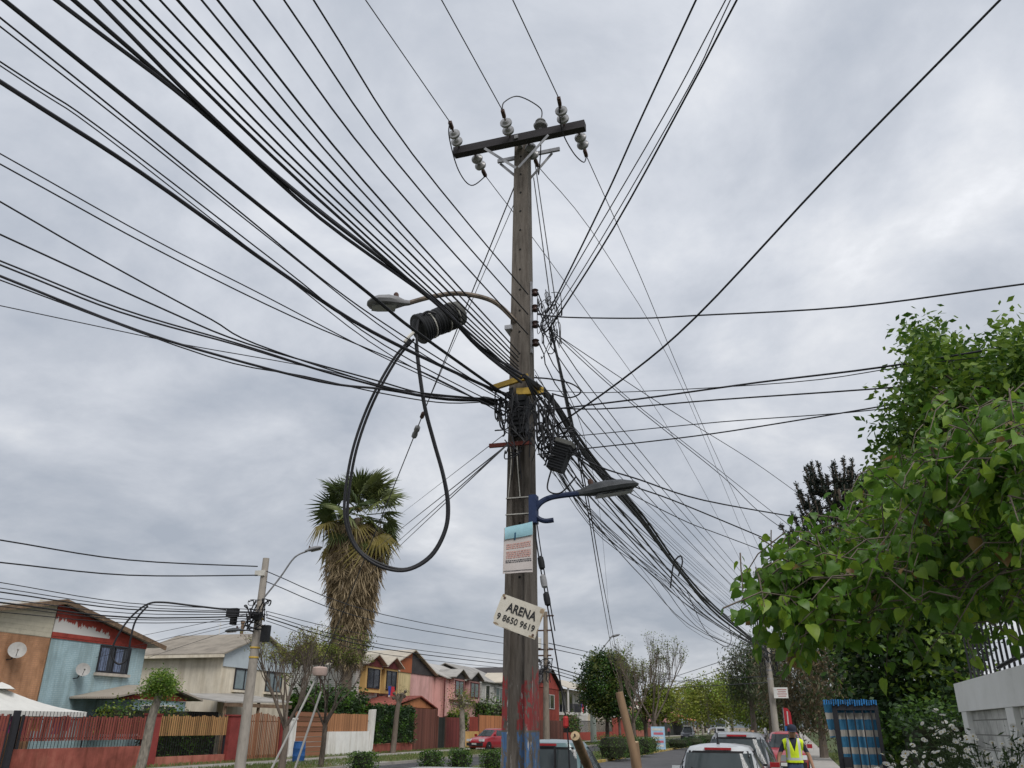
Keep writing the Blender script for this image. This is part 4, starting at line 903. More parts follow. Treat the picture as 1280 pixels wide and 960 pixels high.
for pts, r in (([(690, 500), (712, 535), (745, 585), (800, 648), (850, 715), (900, 768)], .030), ([(690, 503), (713, 539), (746, 590), (800, 652), (851, 719), (902, 772)], .027), ([(692, 498), (716, 533), (750, 582), (805, 646), (855, 714), (905, 768)], .024), ([(690, 520), (735, 590), (790, 655), (850, 728), (905, 782)], .017), ([(700, 548), (735, 600), (780, 655), (838, 722), (895, 778)], .013), ([(688, 540), (730, 610), (770, 655), (830, 720), (890, 775)], .011), ([(690, 560), (720, 618), (765, 665), (815, 715), (885, 775)], .006)):
    wire(pts, pl(655, 470 if r > .01 else 525, 9.28), atd(964, 818, FD), r, LK if r > .015 else LK.replace('heavy', 'medium'), 'heavy cables between the two poles')
for i in range(8):     # loose, sagging leads
    j = i * 4
    a0 = (680 + i, 545 + i * 6); mid1 = (735 + i * 3, 640 + j + random.uniform(-8, 12)); mid2 = (800 + i * 6, 712 + j * .7 + random.uniform(-8, 10)); mid3 = (880 + i * 2, 776 + random.uniform(-4, 22))
    wire([mid1, mid2, mid3], pl(a0[0], a0[1], 9.5), atd(962, 822, FD), random.choice((.004, .005, .007)), 'loose black lead drooping below the heavy cables', 'loose leads below the heavy cables', random.choice((cable, cablegrey)))
for pts, e, r, lb, D in (([(735, 575), (800, 600), (880, 626)], (1005, 648), .010, 'thick cable leaving the heavy bundle level toward the dark araucaria', 15), ([(750, 590), (840, 625), (930, 662)], (1020, 700), .009, 'cable leaving the heavy bundle just below the lamp head', 15), ([(760, 600), (850, 648), (900, 668)], (985, 700), .006, 'thin cable under the lamp head dropping to the leafy branch', 15), ([(780, 497), (902, 595), (950, 640)], (1010, 682), .006, 'thin cable sloping straight down to the leafy branch', 18), ([(712, 432), (785, 497), (900, 588)], (1006, 672), .005, 'fine cable sloping beside a thicker one to the leafy branch', 18), ([(827, 506), (940, 576)], (1010, 626), .0055, 'thin cable sloping to the araucaria top', 18)):
    wire(pts, pl(686, 412, 9.7) if r < .007 and D == 18 else pl(672, 530, 9.5), atd(e[0], e[1], D), r, lb, None)
# drops over the street
for k_ in range(2):
    wire([(708 + k_ * 2, 502), (733 + k_ * 3, 628), (750 + k_ * 4, 731)], pl(688, 410, 9.7), atd(768 + k_ * 6, 832, 70), .014, 'long black service drop falling steeply past the lamp head to the far houses', 'steep service drops')
wire([(734, 560), (752, 660)], pl(700, 470, 9.7), atd(764, 800, 60), .006, 'thin service drop falling beside the steep pair', None)
for e, a0 in (((690, 392), (667, 222)), ((702, 430), (669, 205))):
    wire([], pl(a0[0], a0[1], 9.75), pl(e[0], e[1], 9.62), .006, 'thin lead dropping from the crossarm to the rack beside the pole', 'leads beside the pole top', cable)
wire([(700, 470)], pl(682, 362, 9.7), pl(716, 545, 9.6), .005, 'thin lead dropping beside the insulator rack', 'leads beside the pole top', cable)
# three stays to the lower left
for e in ((500, 662), (503, 672), (498, 684)):
    wire([], pl(634, 556, 9.5), atd(e[0], e[1], 26), .008, 'grey stay wire slanting down behind the palm from the red bracket', 'stay wires', cablegrey, 20, 'stay_wire', 'wire')
wire([], pl(634, 540, 9.5), atd(520, 628, 26), .005, 'fine grey wire slanting down beside the grey stays', None, cablegrey, 20, 'stay_wire', 'wire')
# tangle at the rack and round the pole
def tangle(c, ext, n, r, label, seed):
    rd = random.Random(seed); m = MB(); c = Vector(c)
    for i in range(n):
        p = c + Vector([rd.uniform(-1, 1) * e for e in ext]); P = [p]
        for k_ in range(rd.randint(3, 6)): p = p + Vector([rd.gauss(0, .55) * e for e in ext]); P.append(p)
        P = [Vector([max(c[k] - ext[k] * 1.3, min(c[k] + ext[k] * 1.3, q[k])) for k in range(3)]) for q in P]
        m.tube(smoothpath(P, 5), rd.choice((r * .6, r, r * 1.3)), 5)
    return tag(m.build('cable_tangle', cable, origin=c), label, 'cables', None, 'stuff')
tangle(pl(688, 405, 9.68), (.11, .1, .34), 22, .005, 'tangled thin leads beside the insulator rack on the pole', 1)
tangle(pl(634, 520, 9.4), (.10, .08, .24), 22, .009, 'tangled black cable loops on the road side of the pole below the yellow bracket', 2)
tangle(pl(678, 535, 9.4), (.13, .1, .3), 26, .009, 'tangled black cables beside the hanging closure on the pole', 3)
tangle(pl(698, 555, 9.45), (.2, .12, .16), 18, .008, 'tangled leads above the hanging black closure', 4)
tangle(pl(650, 540, 9.22), (.14, .03, .25), 12, .008, 'flat tangle of leads strapped against the pole front', 5)
tag(jump([pl(668, 472, 9.5), pl(690, 474, 9.4), pl(715, 480, 9.3), pl(726, 490, 9.3), pl(712, 497, 9.35), pl(690, 492, 9.45)], .010).build('cable_loop', cable, origin=pl(668, 472, 9.5), smooth=True), 'small black cable loop standing out beside the yellow bracket', 'cable')
tag(jump([pl(838, 735, 22), pl(842, 705, 22), pl(850, 695, 22), pl(853, 703, 22), pl(848, 720, 22)], .022).build('cable_loop', cable, origin=pl(838, 735, 22), smooth=True), 'small black loop tied to the heavy cables far from pole', 'cable')
tag(jump([pl(857, 735, 24), pl(880, 785, 24), pl(905, 808, 24), pl(914, 800, 24), pl(910, 778, 24)], .010).build('cable_loop', cable, origin=pl(857, 735, 24), smooth=True), 'slack black lead hanging in a bow under the heavy cables', 'cable')
# hanging closure
t = thing('splice_closure', 'black ribbed cable closure hanging askew from the tangle above the lower lamp', 'cable closure', pl(700, 590, 9.4)); rotm = Matrix.Rotation(R(22), 3, 'Y'); cpos = pl(700, 572, 9.4)
MB().box(cpos, (.2, .16, .34), rotm).build('body', boxm, t)
for i in range(10): MB().box(cpos + rotm @ Vector((0, -.083, -.15 + i * .034)), (.19, .022, .012), rotm).build('rib', boxm, t)
MB().box(cpos + rotm @ Vector((0, 0, .19)), (.22, .18, .05), rotm).build('cap', mat('closure_cap', (.12, .12, .11), .6, .2, 9, .1), t)
jump([cpos + rotm @ Vector((-.05, 0, -.16)), cpos + Vector((-.16, 0, -.38)), cpos + Vector((0, 0, -.44)), cpos + Vector((.2, 0, -.25))], .010).build('lead', cable, t)
# ------------------------------------------------------------------ slack coil with its long hanging loop
t = thing('cable_coil', 'drum-like coil of black cable hanging on the bundle below the lamp', 'cable coil', atd(545, 405, 9.2))
ca, cb_ = atd(523, 412, 9.2), atd(570, 393, 9.35); ax = (cb_ - ca); ln = ax.length; ax.normalize()
for i in range(15):
    c = ca + ax * ln * (i + .5) / 15; rr = .175 + (.02 if i < 3 else 0) + random.uniform(-.006, .006); rr *= (.9 if i > 12 else 1)
    MB().lathe([(rr - .03, -.021), (rr - .008, -.019), (rr, 0), (rr - .008, .019), (rr - .03, .021)], c, ax, 22).build('cable_turn', boxm, t, smooth=True)
MB().lathe([(.10, -.03), (.15, 0), (.15, ln), (.12, ln + .03)], ca, ax, 16).build('core', boxm, t, smooth=True)
MB().lathe([(.15, 0), (.165, .03), (.16, .06), (.05, .07)], cb_, ax, 18).build('end_cap', mat('coil_end_grey', (.16, .16, .15), .7, .2, 8, .1), t, smooth=True)
for f_ in (.30, .68, .93): MB().lathe([(.178, -.008), (.184, 0), (.178, .008)], ca + ax * ln * f_, ax, 22).build('tie', strapm, t)
# a slack length leaves the left side, falls and comes back
DL = 9.05
def loop(off, dd):
    return [atd(x + off * (1 if y < 640 else .6), y, DL + dd) for x, y in ((513, 424), (491, 450), (462, 503), (441, 562), (431, 622), (433, 657), (447, 688), (475, 708), (508, 713), (539, 696), (557, 664), (561, 632), (555, 595), (543, 552), (532, 510), (525, 465), (521, 425), (523, 402), (533, 390), (545, 392))]
for off, dd, k_ in ((0, 0, 0), (4.5, .06, 1)):
    P = loop(off, dd)
    if k_: P = P[:7] + [atd(x, y, DL + .03) for x, y in ((478, 706), (509, 711), (538, 694), (555.5, 663), (559, 632), (553.5, 595), (541.5, 552), (530.5, 510), (523.5, 465), (519.5, 430))]
    tag(MB().tube(smoothpath(P, 6), .0165, 8).build('hanging_loop_cable', cable, origin=P[0], smooth=True), 'thick black cable hanging in a long teardrop loop from the coil', 'cable', 'strands of the teardrop loop')
tag(jump([atd(506, 427, DL), atd(512, 420, DL), atd(519, 414, DL + .05)], .02).build('cable_tape', strapm, origin=atd(506, 427, DL)), 'white tape wrapping where the loop leaves the coil', 'tape')
# ------------------------------------------------------------------ guy wire with strain insulator, anchored on the median
gA = Vector((PX - .1, PY, 9.3)); gD = atd(400, 838, 20)
def lerp_px(f): return gA.lerp(gD, f)
gy = thing('guy_wire', 'grey guy wire from pole top with strain insulator slanting down past the palm', 'guy wire', gD)
MB().tube([gA, lerp_px(.5), gD + Vector((0, 0, .05))], .010, 6).build('strand', cablegrey, gy)
MB().tube([gA + Vector((.1, 0, -.06)), lerp_px(.36)], .006, 5).build('strand', cablegrey, gy)
d = (gD - gA).normalized()
def near_y(yp):
    lo, hi = 0., 1.
    for _ in range(40):
        mid = (lo + hi) / 2; p = gA.lerp(gD, mid); q = RM.transposed() @ (p - C0); yy = 480 - FPX * q.y / -q.z
        lo, hi = (mid, hi) if yy < yp else (lo, mid)
    return lo
p = gA.lerp(gD, near_y(532)); MB().lathe([(.02, 0), (.05, .03), (.055, .1), (.04, .15), (.055, .2), (.05, .27), (.02, .3)], p, d, 10).build('strain_insulator', ceram, gy, smooth=True)
p = gA.lerp(gD, near_y(515)); MB().lathe([(.02, 0), (.04, .03), (.04, .12), (.02, .15)], p, d, 8).build('clamp', rusty, gy)
MB().lathe([(.07, -.12), (.15, -.11), (.17, -.05), (.17, .05), (.14, .07), (.03, .09)], gD, n=20).build('guard_disc', mat('disc_pink', (.40, .30, .26), .8, .2, 6, .1), gy, smooth=True)
paleguard = mat('guard_tube', (.36, .35, .33), .6, .2, 4, .1)
e1 = atd(340, 960, 20); e2 = atd(369, 960, 20.4)
for a, b in ((gD + Vector((-.05, 0, -.1)), e1), (gD + Vector((.02, .1, -.45)), e2)):
    dd = (b - a); k_ = (a.z - (-.05)) / -dd.z; MB().tube([a, a + dd * k_], .024, 8).build('guard_tube', paleguard, gy, smooth=True)
MB().tube([gD, gD + Vector((.02, .1, -.5))], .014, 5).build('link', rusty, gy)
# drop with splices beside the pole
P = [pl(667, 650, 9.5), pl(671, 680, 9.5), pl(676, 712, 9.5), pl(682, 745, 9.5), pl(690, 790, 9.5), pl(700, 850, 9.5), pl(709, 912, 9.5), pl(712, 960, 9.5), pl(716, 1010, 9.5)]
t = thing('drop_cable', 'black drop cable with three splices running down beside the pole', 'cable', P[-1]); MB().tube(smoothpath(P, 5), .009, 6).build('strand', cable, t, smooth=True)
MB().tube(smoothpath([p + Vector((.035, 0, .01)) for p in P[:5]], 5), .007, 5).build('strand', cable, t)
for (x, y), m_ in (((675, 703), boxm), ((678, 726), ceram), ((682, 748), boxm)):
    a = pl(x, y - 8, 9.48); b = pl(x + 3, y + 8, 9.48); MB().lathe([(.015, 0), (.036, .02), (.04, .08), (.036, .14), (.015, .16)], a, b - a, 10).build('splice', m_, t, smooth=True)
MB().lathe([(.02, 0), (.03, .02), (.03, .1), (.015, .12)], pl(707, 895, 9.48), (0, 0, -1), 8).build('float', mat('red_float', (.4, .03, .03), .6, .1, 3, 0), t)

# ------------------------------------------------------------------ other poles
polec = mat('round_pole', (.30, .27, .235), .9, .25, 8, .4, stretch=(1, 1, .3)); polewood = mat('pole_brownish', (.20, .165, .13), .9, .3, 8, .4, stretch=(1, 1, .3)); polegreen = mat('pole_pale_green', (.36, .40, .36), .85, .2, 8, .3, stretch=(1, 1, .3))
def simple_pole(name, label, base, h, r0, r1, m_, n=10):
    b = Vector(base); t = thing(name, label, 'utility pole', b); MB().tube([b - Vector((0, 0, .15)), b + Vector((0, 0, h * .5)), b + Vector((0, 0, h))], [r0, (r0 + r1) / 2, r1], n).build('shaft', m_, t, smooth=True); return t, b
LP = Vector((-19.2, 27.5, 0)); 
t, b = simple_pole('lamp_pole', 'stained concrete lamp pole in front of the wooden gate with cable boxes', LP, 7.75, .21, .13, polec)
LPp = t
MB().span(b.x - .3, b.x + .12, b.y - .2, b.y - .13, 7.05, 7.25).build('crossbar', strapm, t)
for z in (5.4, 4.35, 4.0): MB().lathe([(.185, 0), (.19, .03), (.185, .06)], (b.x, b.y, z), n=10).build('strap', yb, t)
MB().tube(smoothpath([b + Vector((.1, 0, 6.2)), atd(350, 722, 33.4), atd(368, 697, 33.2), atd(384, 689, 33.1)], 5), .035, 6).build('lamp_arm', galv, t, smooth=True)
lamp_head(t, atd(381, 689, 33.1), atd(403, 684, 33.0), .34, lampgrey)
MB().tube(smoothpath([b + Vector((-.1, 0, 4.95)), atd(312, 788, 33), atd(300, 788, 33), atd(292, 788, 33)], 4), .03, 6).build('lamp_arm', black, t)
lamp_head(t, atd(303, 787, 33), atd(281, 789, 33), .3, lampdark)
for (x, y, w, hh) in ((291, 766, .45, .32), (292, 774, .18, .4), (332, 792, .3, .6), (322, 770, .28, .3)): MB().box(atd(x, y, 33.1), (w, .2, hh)).build('junction_box', boxm, t)
tangle(atd(322, 768, 33.2), (.35, .2, .4), 24, .02, 'knot of black cables at the top of the stained lamp pole', 8)
GL = 'lines strung from the stained lamp pole'
for (y0, ye, r) in ((708, 675, .020), (719, 703, .020), (762, 728, .012), (765, 735, .012), (766, 740, .018), (768, 748, .012), (770, 753, .022), (773, 758, .012), (776, 765, .012)):
    wire([((160), (y0 * .5 + ye * .5) + 8)], atd(322, y0, 33.2), atx(0, ye, -23), r, 'dark line strung from the stained lamp pole over the house roofs', GL, None, 8)
for (y0, x1, y1, r) in ((766, 175, 795, .01), (772, 150, 812, .01), (776, 120, 822, .008), (778, 185, 822, .008)):
    wire([], atd(318, y0, 33.2), atx(x1, y1, FX + .1), r, 'thin service line from the stained lamp pole to the blue house', GL)
for (y0, mid, ye, r) in ((714, (480, 768), 806, .016), (727, (480, 779), 812, .016), (764, (480, 797), 826, .012), (768, (480, 806), 832, .014), (772, (480, 812), 836, .02), (776, (480, 818), 840, .012)):
    wire([mid], atd(333, y0, 33.2), atd(683, ye, 60), r, 'dark line strung from the stained lamp pole behind the palm to the next pole', GL)
t_ = thing('cable_loop', 'black cable loop hanging in a hook shape before the blue house window', 'cable', atd(160, 830, 31))
P = [atd(x, y, 31) for x, y in ((283, 762), (240, 757), (205, 753), (185, 755), (165, 770), (150, 790), (140, 812), (142, 825), (150, 830), (160, 822), (163, 800), (170, 775), (185, 757))]
MB().tube(smoothpath(P, 6), .035, 6).build('strand', cable, t_, smooth=True)
# pole behind the sign
BP = Vector((-16.3, 57.75, 0)); t, b = simple_pole('distribution_pole', 'brownish pole with crossarms and white equipment behind the sign board', BP, 9.3, .24, .15, polewood)
for z, w in ((9.0, .9), (8.0, .7), (6.7, .8), (6.3, .6)): MB().span(b.x - w, b.x + w * .7, b.y - .12, b.y - .04, z - .05, z + .05).build('crossarm', rusty, t)
MB().lathe([(.2, 0), (.25, .05), (.25, .7), (.18, .78)], (b.x - .55, b.y - .1, 6.75), n=12).build('transformer', whitew, t, smooth=True)
for k_ in range(4): MB().lathe([(.05, 0), (.1, .04), (.05, .08), (.1, .12), (.05, .16)], (b.x - .6 + k_ * .3, b.y - .1, 6.05 - (k_ % 2) * .3), n=8).build('insulator', ceram, t)
tangle((b.x, b.y - .1, 5.3), (.4, .2, .6), 20, .025, 'knot of cables on the brownish pole behind the sign', 9)
# pale green lamp pole
GP = Vector((-22.0, 97.5, 0)); t, b = simple_pole('lamp_pole', 'pale green concrete lamp pole in front of the round dark tree', GP, 9.9, .36, .22, polegreen)
MB().tube(smoothpath([b + Vector((.15, 0, 8.6)), atd(752, 812, 100), atd(764, 797, 100)], 4), .07, 6).build('lamp_arm', galv, t); lamp_head(t, atd(762, 797, 100), atd(775, 793, 100), .5, lampgrey)
MB().box(b + Vector((-.2, -.4, 7)), (.5, .3, .6)).build('junction_box', lampgrey, t)
for ye, r in ((806, .03), (812, .03), (838, .04), (842, .025), (846, .03)):
    wire([], atd(686, ye - 2 if ye < 820 else ye - 6, 60), atd(740, ye + 10, 99.5), r, 'dark line strung between the brownish pole and pale green pole', 'far lines')
    wire([], atd(742, ye + 10, 99.5), atd(878, ye + 48, 170), r, 'dark line strung on from the pale green pole down the street', 'far lines')
# far poles
t, b = simple_pole('utility_pole', 'far slim utility pole among the yellow-green trees', atd(878, 905, 150).xy.to_3d(), 8.6, .22, .14, polec)
MB().tube([b + Vector((.1, 0, 8)), b + Vector((1.5, 0, 9)), b + Vector((2.2, 0, 9.1))], .06, 5).build('lamp_arm', galv, t)
FPB = atd(964, 860, FD); FPB = Vector((FPB.x, FPB.y, 0))
t, b = simple_pole('utility_pole', 'far concrete utility pole with short crossarm above the leaning trees', FPB, 9.2, .2, .13, polec)
MB().span(b.x - .9, b.x + .9, b.y - .1, b.y - .02, 9.0, 9.12).build('crossarm', beamm, t)
for x in (-.8, 0, .8): MB().lathe([(.03, 0), (.08, .04), (.05, .1), (.08, .14), (.03, .2)], (b.x + x, b.y - .05, 9.12), n=8).build('insulator', ceram, t)
tangle((b.x, b.y - .1, 5.6), (.35, .2, .9), 26, .022, 'knot of cables on the far concrete pole', 10)
for k_ in range(4): MB().lathe([(.17, 0), (.175, .05), (.17, .1)], (b.x, b.y, 4.2 + k_ * .45), n=8).build('strap', galv, t)
t = thing('notice_board', 'small white notice board with red lines on the far pole', 'sign', b + Vector((.2, -.25, 3.2))); p = atd(976, 866, FD - .4); MB().box(p, (.75, .03, .55)).build('board', whitew, t)
m = MB()
for k_ in range(4): m.box(p + Vector((.06, -.018, .16 - k_ * .11)), (.5 - .08 * (k_ % 2), .006, .035))
m.build('print', mat('print_red_dark', (.45, .10, .10), .8, .2, 4, 0), t)
for (ye, r) in ((765, .02), (775, .02), (850, .02), (858, .025)):
    wire([], atd(962, ye + 42 if ye < 800 else ye - 5, FD), atd(800, ye + 95 if ye < 800 else ye + 4, 110), r, 'dark line crossing the street between the far poles', 'far lines')
t, b = simple_pole('lamp_pole', 'slim far lamp pole with arm above the bare trees', atd(816, 900, 115).xy.to_3d(), 9.2, .2, .12, polec)
MB().tube([b + Vector((0, 0, 9)), b + Vector((1, 0, 10)), b + Vector((2.2, 0, 10.2))], .07, 5).build('lamp_arm', galv, t)
# ------------------------------------------------------------------ vegetation
lg = leafmat('leaf_mid', (.05, .115, .015), (.115, .21, .03)); lgd = leafmat('leaf_dark', (.018, .045, .014), (.045, .085, .02), .2); lgl = leafmat('leaf_light', (.13, .22, .025), (.24, .33, .05))
lyg = leafmat('leaf_yellowgreen', (.18, .23, .03), (.33, .35, .065)); lygd = leafmat('leaf_olive', (.10, .125, .028), (.19, .20, .05)); lgrey = leafmat('leaf_greygreen', (.055, .065, .035), (.11, .115, .065), .2); lbrown = leafmat('leaf_brown', (.09, .065, .035), (.17, .125, .07), .2)
ldry = leafmat('leaf_dry', (.11, .08, .048), (.31, .24, .145), .15, .85, 2.2); lpalm = leafmat('palm_green', (.065, .095, .03), (.16, .185, .06), .3); lpalmy = leafmat('palm_yellow', (.14, .13, .03), (.25, .20, .06), .25)

# --- tall fan palm behind the cane screen
PB = Vector((-29, 52.4, 0)); palm = thing('fan_palm', 'tall fan palm with green crown and thick skirt of dry leaves', 'palm tree', PB)
ptop = Vector((-29, 52.3, 15.7))
palmbark = mat('palm_bark', (.16, .125, .095), .95, .3, 10, .6, stretch=(1, 1, 2))
MB().tube([PB - Vector((0, 0, .1)), PB + Vector((.05, 0, 4)), PB + Vector((0, 0, 9)), ptop], [.42, .34, .32, .3], 12).build('trunk', palmbark, palm, smooth=True)
def fan(r, n=20, sweep=R(230), drop=.25, split=.5):
    """one fan leaf: pleated segments with free tips, stalk at the origin, blade along +X"""
    m = MB(); m.tube([(-.95, 0, .06), (-.4, 0, .02), (0, 0, 0)], [.03, .025, .02], 4)
    for i in range(n):
        a0 = -sweep / 2 + sweep * i / n; a1 = a0 + sweep / n; am = (a0 + a1) / 2; rr = r * (1 - .22 * abs(am / (sweep / 2)) ** 2) * random.uniform(.9, 1.08)
        z1 = -drop * .25 * r; z2 = -drop * r * random.uniform(.7, 1.5)
        k_ = split * rr; P = [(0, 0, 0), (k_ * math.cos(a0), k_ * math.sin(a0), z1), (rr * math.cos(am), rr * math.sin(am), z2), (k_ * math.cos(a1), k_ * math.sin(a1), z1), (k_ * math.cos(am), k_ * math.sin(am), z1 + .05)]
        m.add(P, [(0, 1, 4), (0, 4, 3), (1, 2, 4), (4, 2, 3)])
    return m
def frond_mesh(m_, drop):
    o = fan(1.05, 20, R(random.uniform(200, 250)), drop).build('frond', m_); me = o.data; bpy.data.objects.remove(o); return me
FM = [frond_mesh(lpalm, .22), frond_mesh(lpalm, .4), frond_mesh(lpalm, .3), frond_mesh(lpalmy, .55), frond_mesh(lpalmy, .7), frond_mesh(ldry, .8)]
def put(me, name, par, pos, dirv, roll=0., s=1.):
    o = bpy.data.objects.new(name, me); COL.objects.link(o); o.parent = par; ORI[o.name] = origin_of(par)
    d = Vector(dirv).normalized(); x = d; y = Vector((0, 0, 1)).cross(x)
    if y.length < .05: y = Vector((0, 1, 0))
    y.normalize(); z = x.cross(y); M_ = Matrix((x, y, z)).transposed() @ Matrix.Rotation(roll, 3, 'X')
    o.matrix_local = Matrix.Translation(Vector(pos) - origin_of(par)) @ M_.to_4x4() @ Matrix.Scale(s, 4); return o
for i in range(66):
    el = R(84 - i * 2.3 + random.uniform(-8, 8)); az = i * 2.39996 + random.uniform(-.2, .2)
    d = Vector((math.cos(el) * math.cos(az), math.cos(el) * math.sin(az), math.sin(el))); L_ = random.uniform(1.6, 2.5) * (1.12 if 12 < i < 38 else 1) * (1.0 if i > 12 else .95)
    k_ = random.choice((0, 1, 2)) if i < 40 else (random.choice((1, 3, 3, 4)) if i < 55 else random.choice((3, 4, 5)))
    put(FM[k_], 'frond', palm, ptop + Vector((0, 0, .5 - i * .02)) + d * L_, d + Vector((0, 0, -.1)), random.uniform(-.9, .9), random.uniform(1.3, 1.85))
for i in range(20):
    el = R(random.uniform(-45, 35)); az = i * 2.39996; d = Vector((math.cos(el) * math.cos(az), math.cos(el) * math.sin(az), math.sin(el)))
    put(FM[random.choice((0, 1, 2, 3, 4))], 'frond', palm, ptop - Vector((0, 0, random.uniform(0, .9))) + d * random.uniform(.5, 1.3), d, random.uniform(-.9, .9), random.uniform(.9, 1.2))
# skirt of hanging dry leaves, one dense mass
pts = []; 
nS = 15000
zz = 5.6 + 9.6 * rng.beta(1.4, .95, nS); f = (zz - 5.6) / 9.6
rad_ = (.7 + 1.1 * np.clip(f * 1.5, 0, 1) ** .9) * rng.uniform(.45, 1.0, nS) ** .5
lob = 1 + .12 * np.sin(rng.uniform(0, 6.28, nS)); az = rng.uniform(0, 2 * np.pi, nS); rad_ *= (1 + .2 * np.sin(az * 6 + zz * .6) * np.sin(zz * 2.1 + az * 3)) * lob
P = np.stack([PB.x + rad_ * np.cos(az), PB.y + rad_ * np.sin(az), zz], 1)
out = np.stack([np.cos(az) * .25, np.sin(az) * .25, np.full(nS, -2.6)], 1)
q = leaves_at(P, .85, .1, .2, .075, out)
o = fastmesh('dry_leaf_skirt', q, 4, [ldry, lbrown], palm, midx=(rng.random(nS) < .38).astype(int)); o['kind'] = 'stuff'
for i in range(120):
    z = random.uniform(8.0, 14.8); az_ = random.uniform(0, 6.28); r_ = .75 + 1.0 * min(1, (z - 8) / 5)
    put(FM[5], 'dead_frond', palm, (PB.x + r_ * math.cos(az_), PB.y + r_ * math.sin(az_), z), (math.cos(az_) * .35, math.sin(az_) * .35, -1), random.uniform(-.5, .5), random.uniform(.8, 1.25))
# tufts on the bare trunk
# --- hedge on the low red wall and ivy beyond
def boxhedge(name, label, cat, x0, x1, y0, y1, z0, z1, mats, n, leaf, bump=.12):
    c = Vector(((x0 + x1) / 2, (y0 + y1) / 2, z0)); t = thing(name, label, cat, c)
    P = np.stack([rng.uniform(x0, x1, n), rng.uniform(y0, y1, n), rng.uniform(z0, z1, n)], 1)
    fc = rng.integers(0, 4, n); P[fc == 0, 0] = x1 + rng.normal(0, bump * .4, (fc == 0).sum()); P[fc == 1, 2] = z1 + rng.normal(0, bump, (fc == 1).sum()); P[fc == 2, 1] = y0 + rng.normal(0, bump * .5, (fc == 2).sum())
    cl = (np.sin(P[:, 1] * 3.1 + P[:, 2] * 2.3) + np.sin(P[:, 2] * 5.1 - P[:, 1] * 1.7) + rng.normal(0, .7, n)); mi = np.clip(((cl + 1.6) / 3.2 * len(mats)).astype(int), 0, len(mats) - 1)
    fastmesh('foliage', leaves_at(P, leaf, .3, .1, .55), 4, mats, t, midx=mi)
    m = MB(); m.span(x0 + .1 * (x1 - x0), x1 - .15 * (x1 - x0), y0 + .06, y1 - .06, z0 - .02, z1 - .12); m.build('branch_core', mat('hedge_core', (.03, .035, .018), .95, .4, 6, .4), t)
    return t
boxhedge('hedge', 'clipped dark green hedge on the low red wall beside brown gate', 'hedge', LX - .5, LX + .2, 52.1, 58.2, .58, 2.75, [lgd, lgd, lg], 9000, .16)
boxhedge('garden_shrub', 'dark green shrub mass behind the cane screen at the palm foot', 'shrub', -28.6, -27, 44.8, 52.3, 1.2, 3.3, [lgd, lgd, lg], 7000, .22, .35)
boxhedge('garden_shrub', 'green shrub mass behind the yellow slats', 'shrub', -27.7, -27.0, 31.9, 36.2, .3, 1.4, [lgd, lg], 2500, .13, .2)
boxhedge('garden_shrub', 'yellow-green plants behind the red slats at the blue porch', 'shrub', -28.0, -27.2, 29.5, 34.5, 1.3, 2.35, [lg, lyg, lgd], 1800, .13, .25)
boxhedge('garden_shrub', 'shrubs over the yellow wall beside the maroon gate', 'shrub', -27.8, -26.8, 67.8, 70.5, 1.3, 2.7, [lyg, lg], 1500, .16, .2)
boxhedge('garden_shrub', 'leafy shrubs behind the orange board fence', 'shrub', -28.5, -27, 76, 90, 2.0, 3.6, [lg, lgd, lgrey], 3500, .22, .4)
boxhedge('garden_shrub', 'climbing plants on the railing before the balcony house', 'shrub', -27.4, -26.3, 104, 109, 1.0, 2.6, [lgd, lbrown, lg], 1500, .25, .4)
boxhedge('hedge', 'dark hedge beyond the red railing wall', 'hedge', -27.5, -26.2, 143, 160, 1.2, 3.6, [lgd, lg], 2500, .35, .4)
# --- clipped bushes on the median
def bush(px_, top, D, w, label, group):
    c = atd(px_, 930, D); c = Vector((c.x, c.y, 0)); t = thing('median_bush', label, 'bush', c, group); ztop = atd(px_, top, D).z
    r = w / 2; n = 1500; ctr = np.array((c.x, c.y, ztop * .5)); P = rng.uniform(-1, 1, (n, 3)); s_ = np.max(np.abs(P), 1); P = P / s_[:, None] * rng.uniform(.7, 1.03, n)[:, None]; P = np.sign(P) * np.abs(P) ** 1.1
    P = ctr + P * np.array((r, r, ztop * .5)) * (1 - .12 * (np.abs(P).sum(1)[:, None] - 1.5).clip(0)) 
    fastmesh('foliage', leaves_at(P, .085, .4, 0, .5), 4, [lgd, lg], t, midx=(rng.random(n) < .45).astype(int))
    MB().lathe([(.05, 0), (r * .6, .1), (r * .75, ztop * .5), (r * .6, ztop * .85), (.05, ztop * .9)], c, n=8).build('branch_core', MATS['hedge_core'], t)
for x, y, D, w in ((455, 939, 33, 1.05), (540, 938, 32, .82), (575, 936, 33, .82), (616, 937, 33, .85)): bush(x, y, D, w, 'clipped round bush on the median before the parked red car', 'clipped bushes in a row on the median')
for x, y, D, w in ((766, 918, 52, 2.2), (783, 919, 54, 1.9), (800, 921, 60, 1.8), (811, 921, 66, 1.6), (848, 923, 80, 2.4), (868, 921, 85, 2.2), (885, 918, 100, 3.0), (900, 919, 110, 3.0), (922, 915, 120, 3.0)): bush(x, y, D, w, 'loose green bush farther along the median', 'loose bushes along the median')

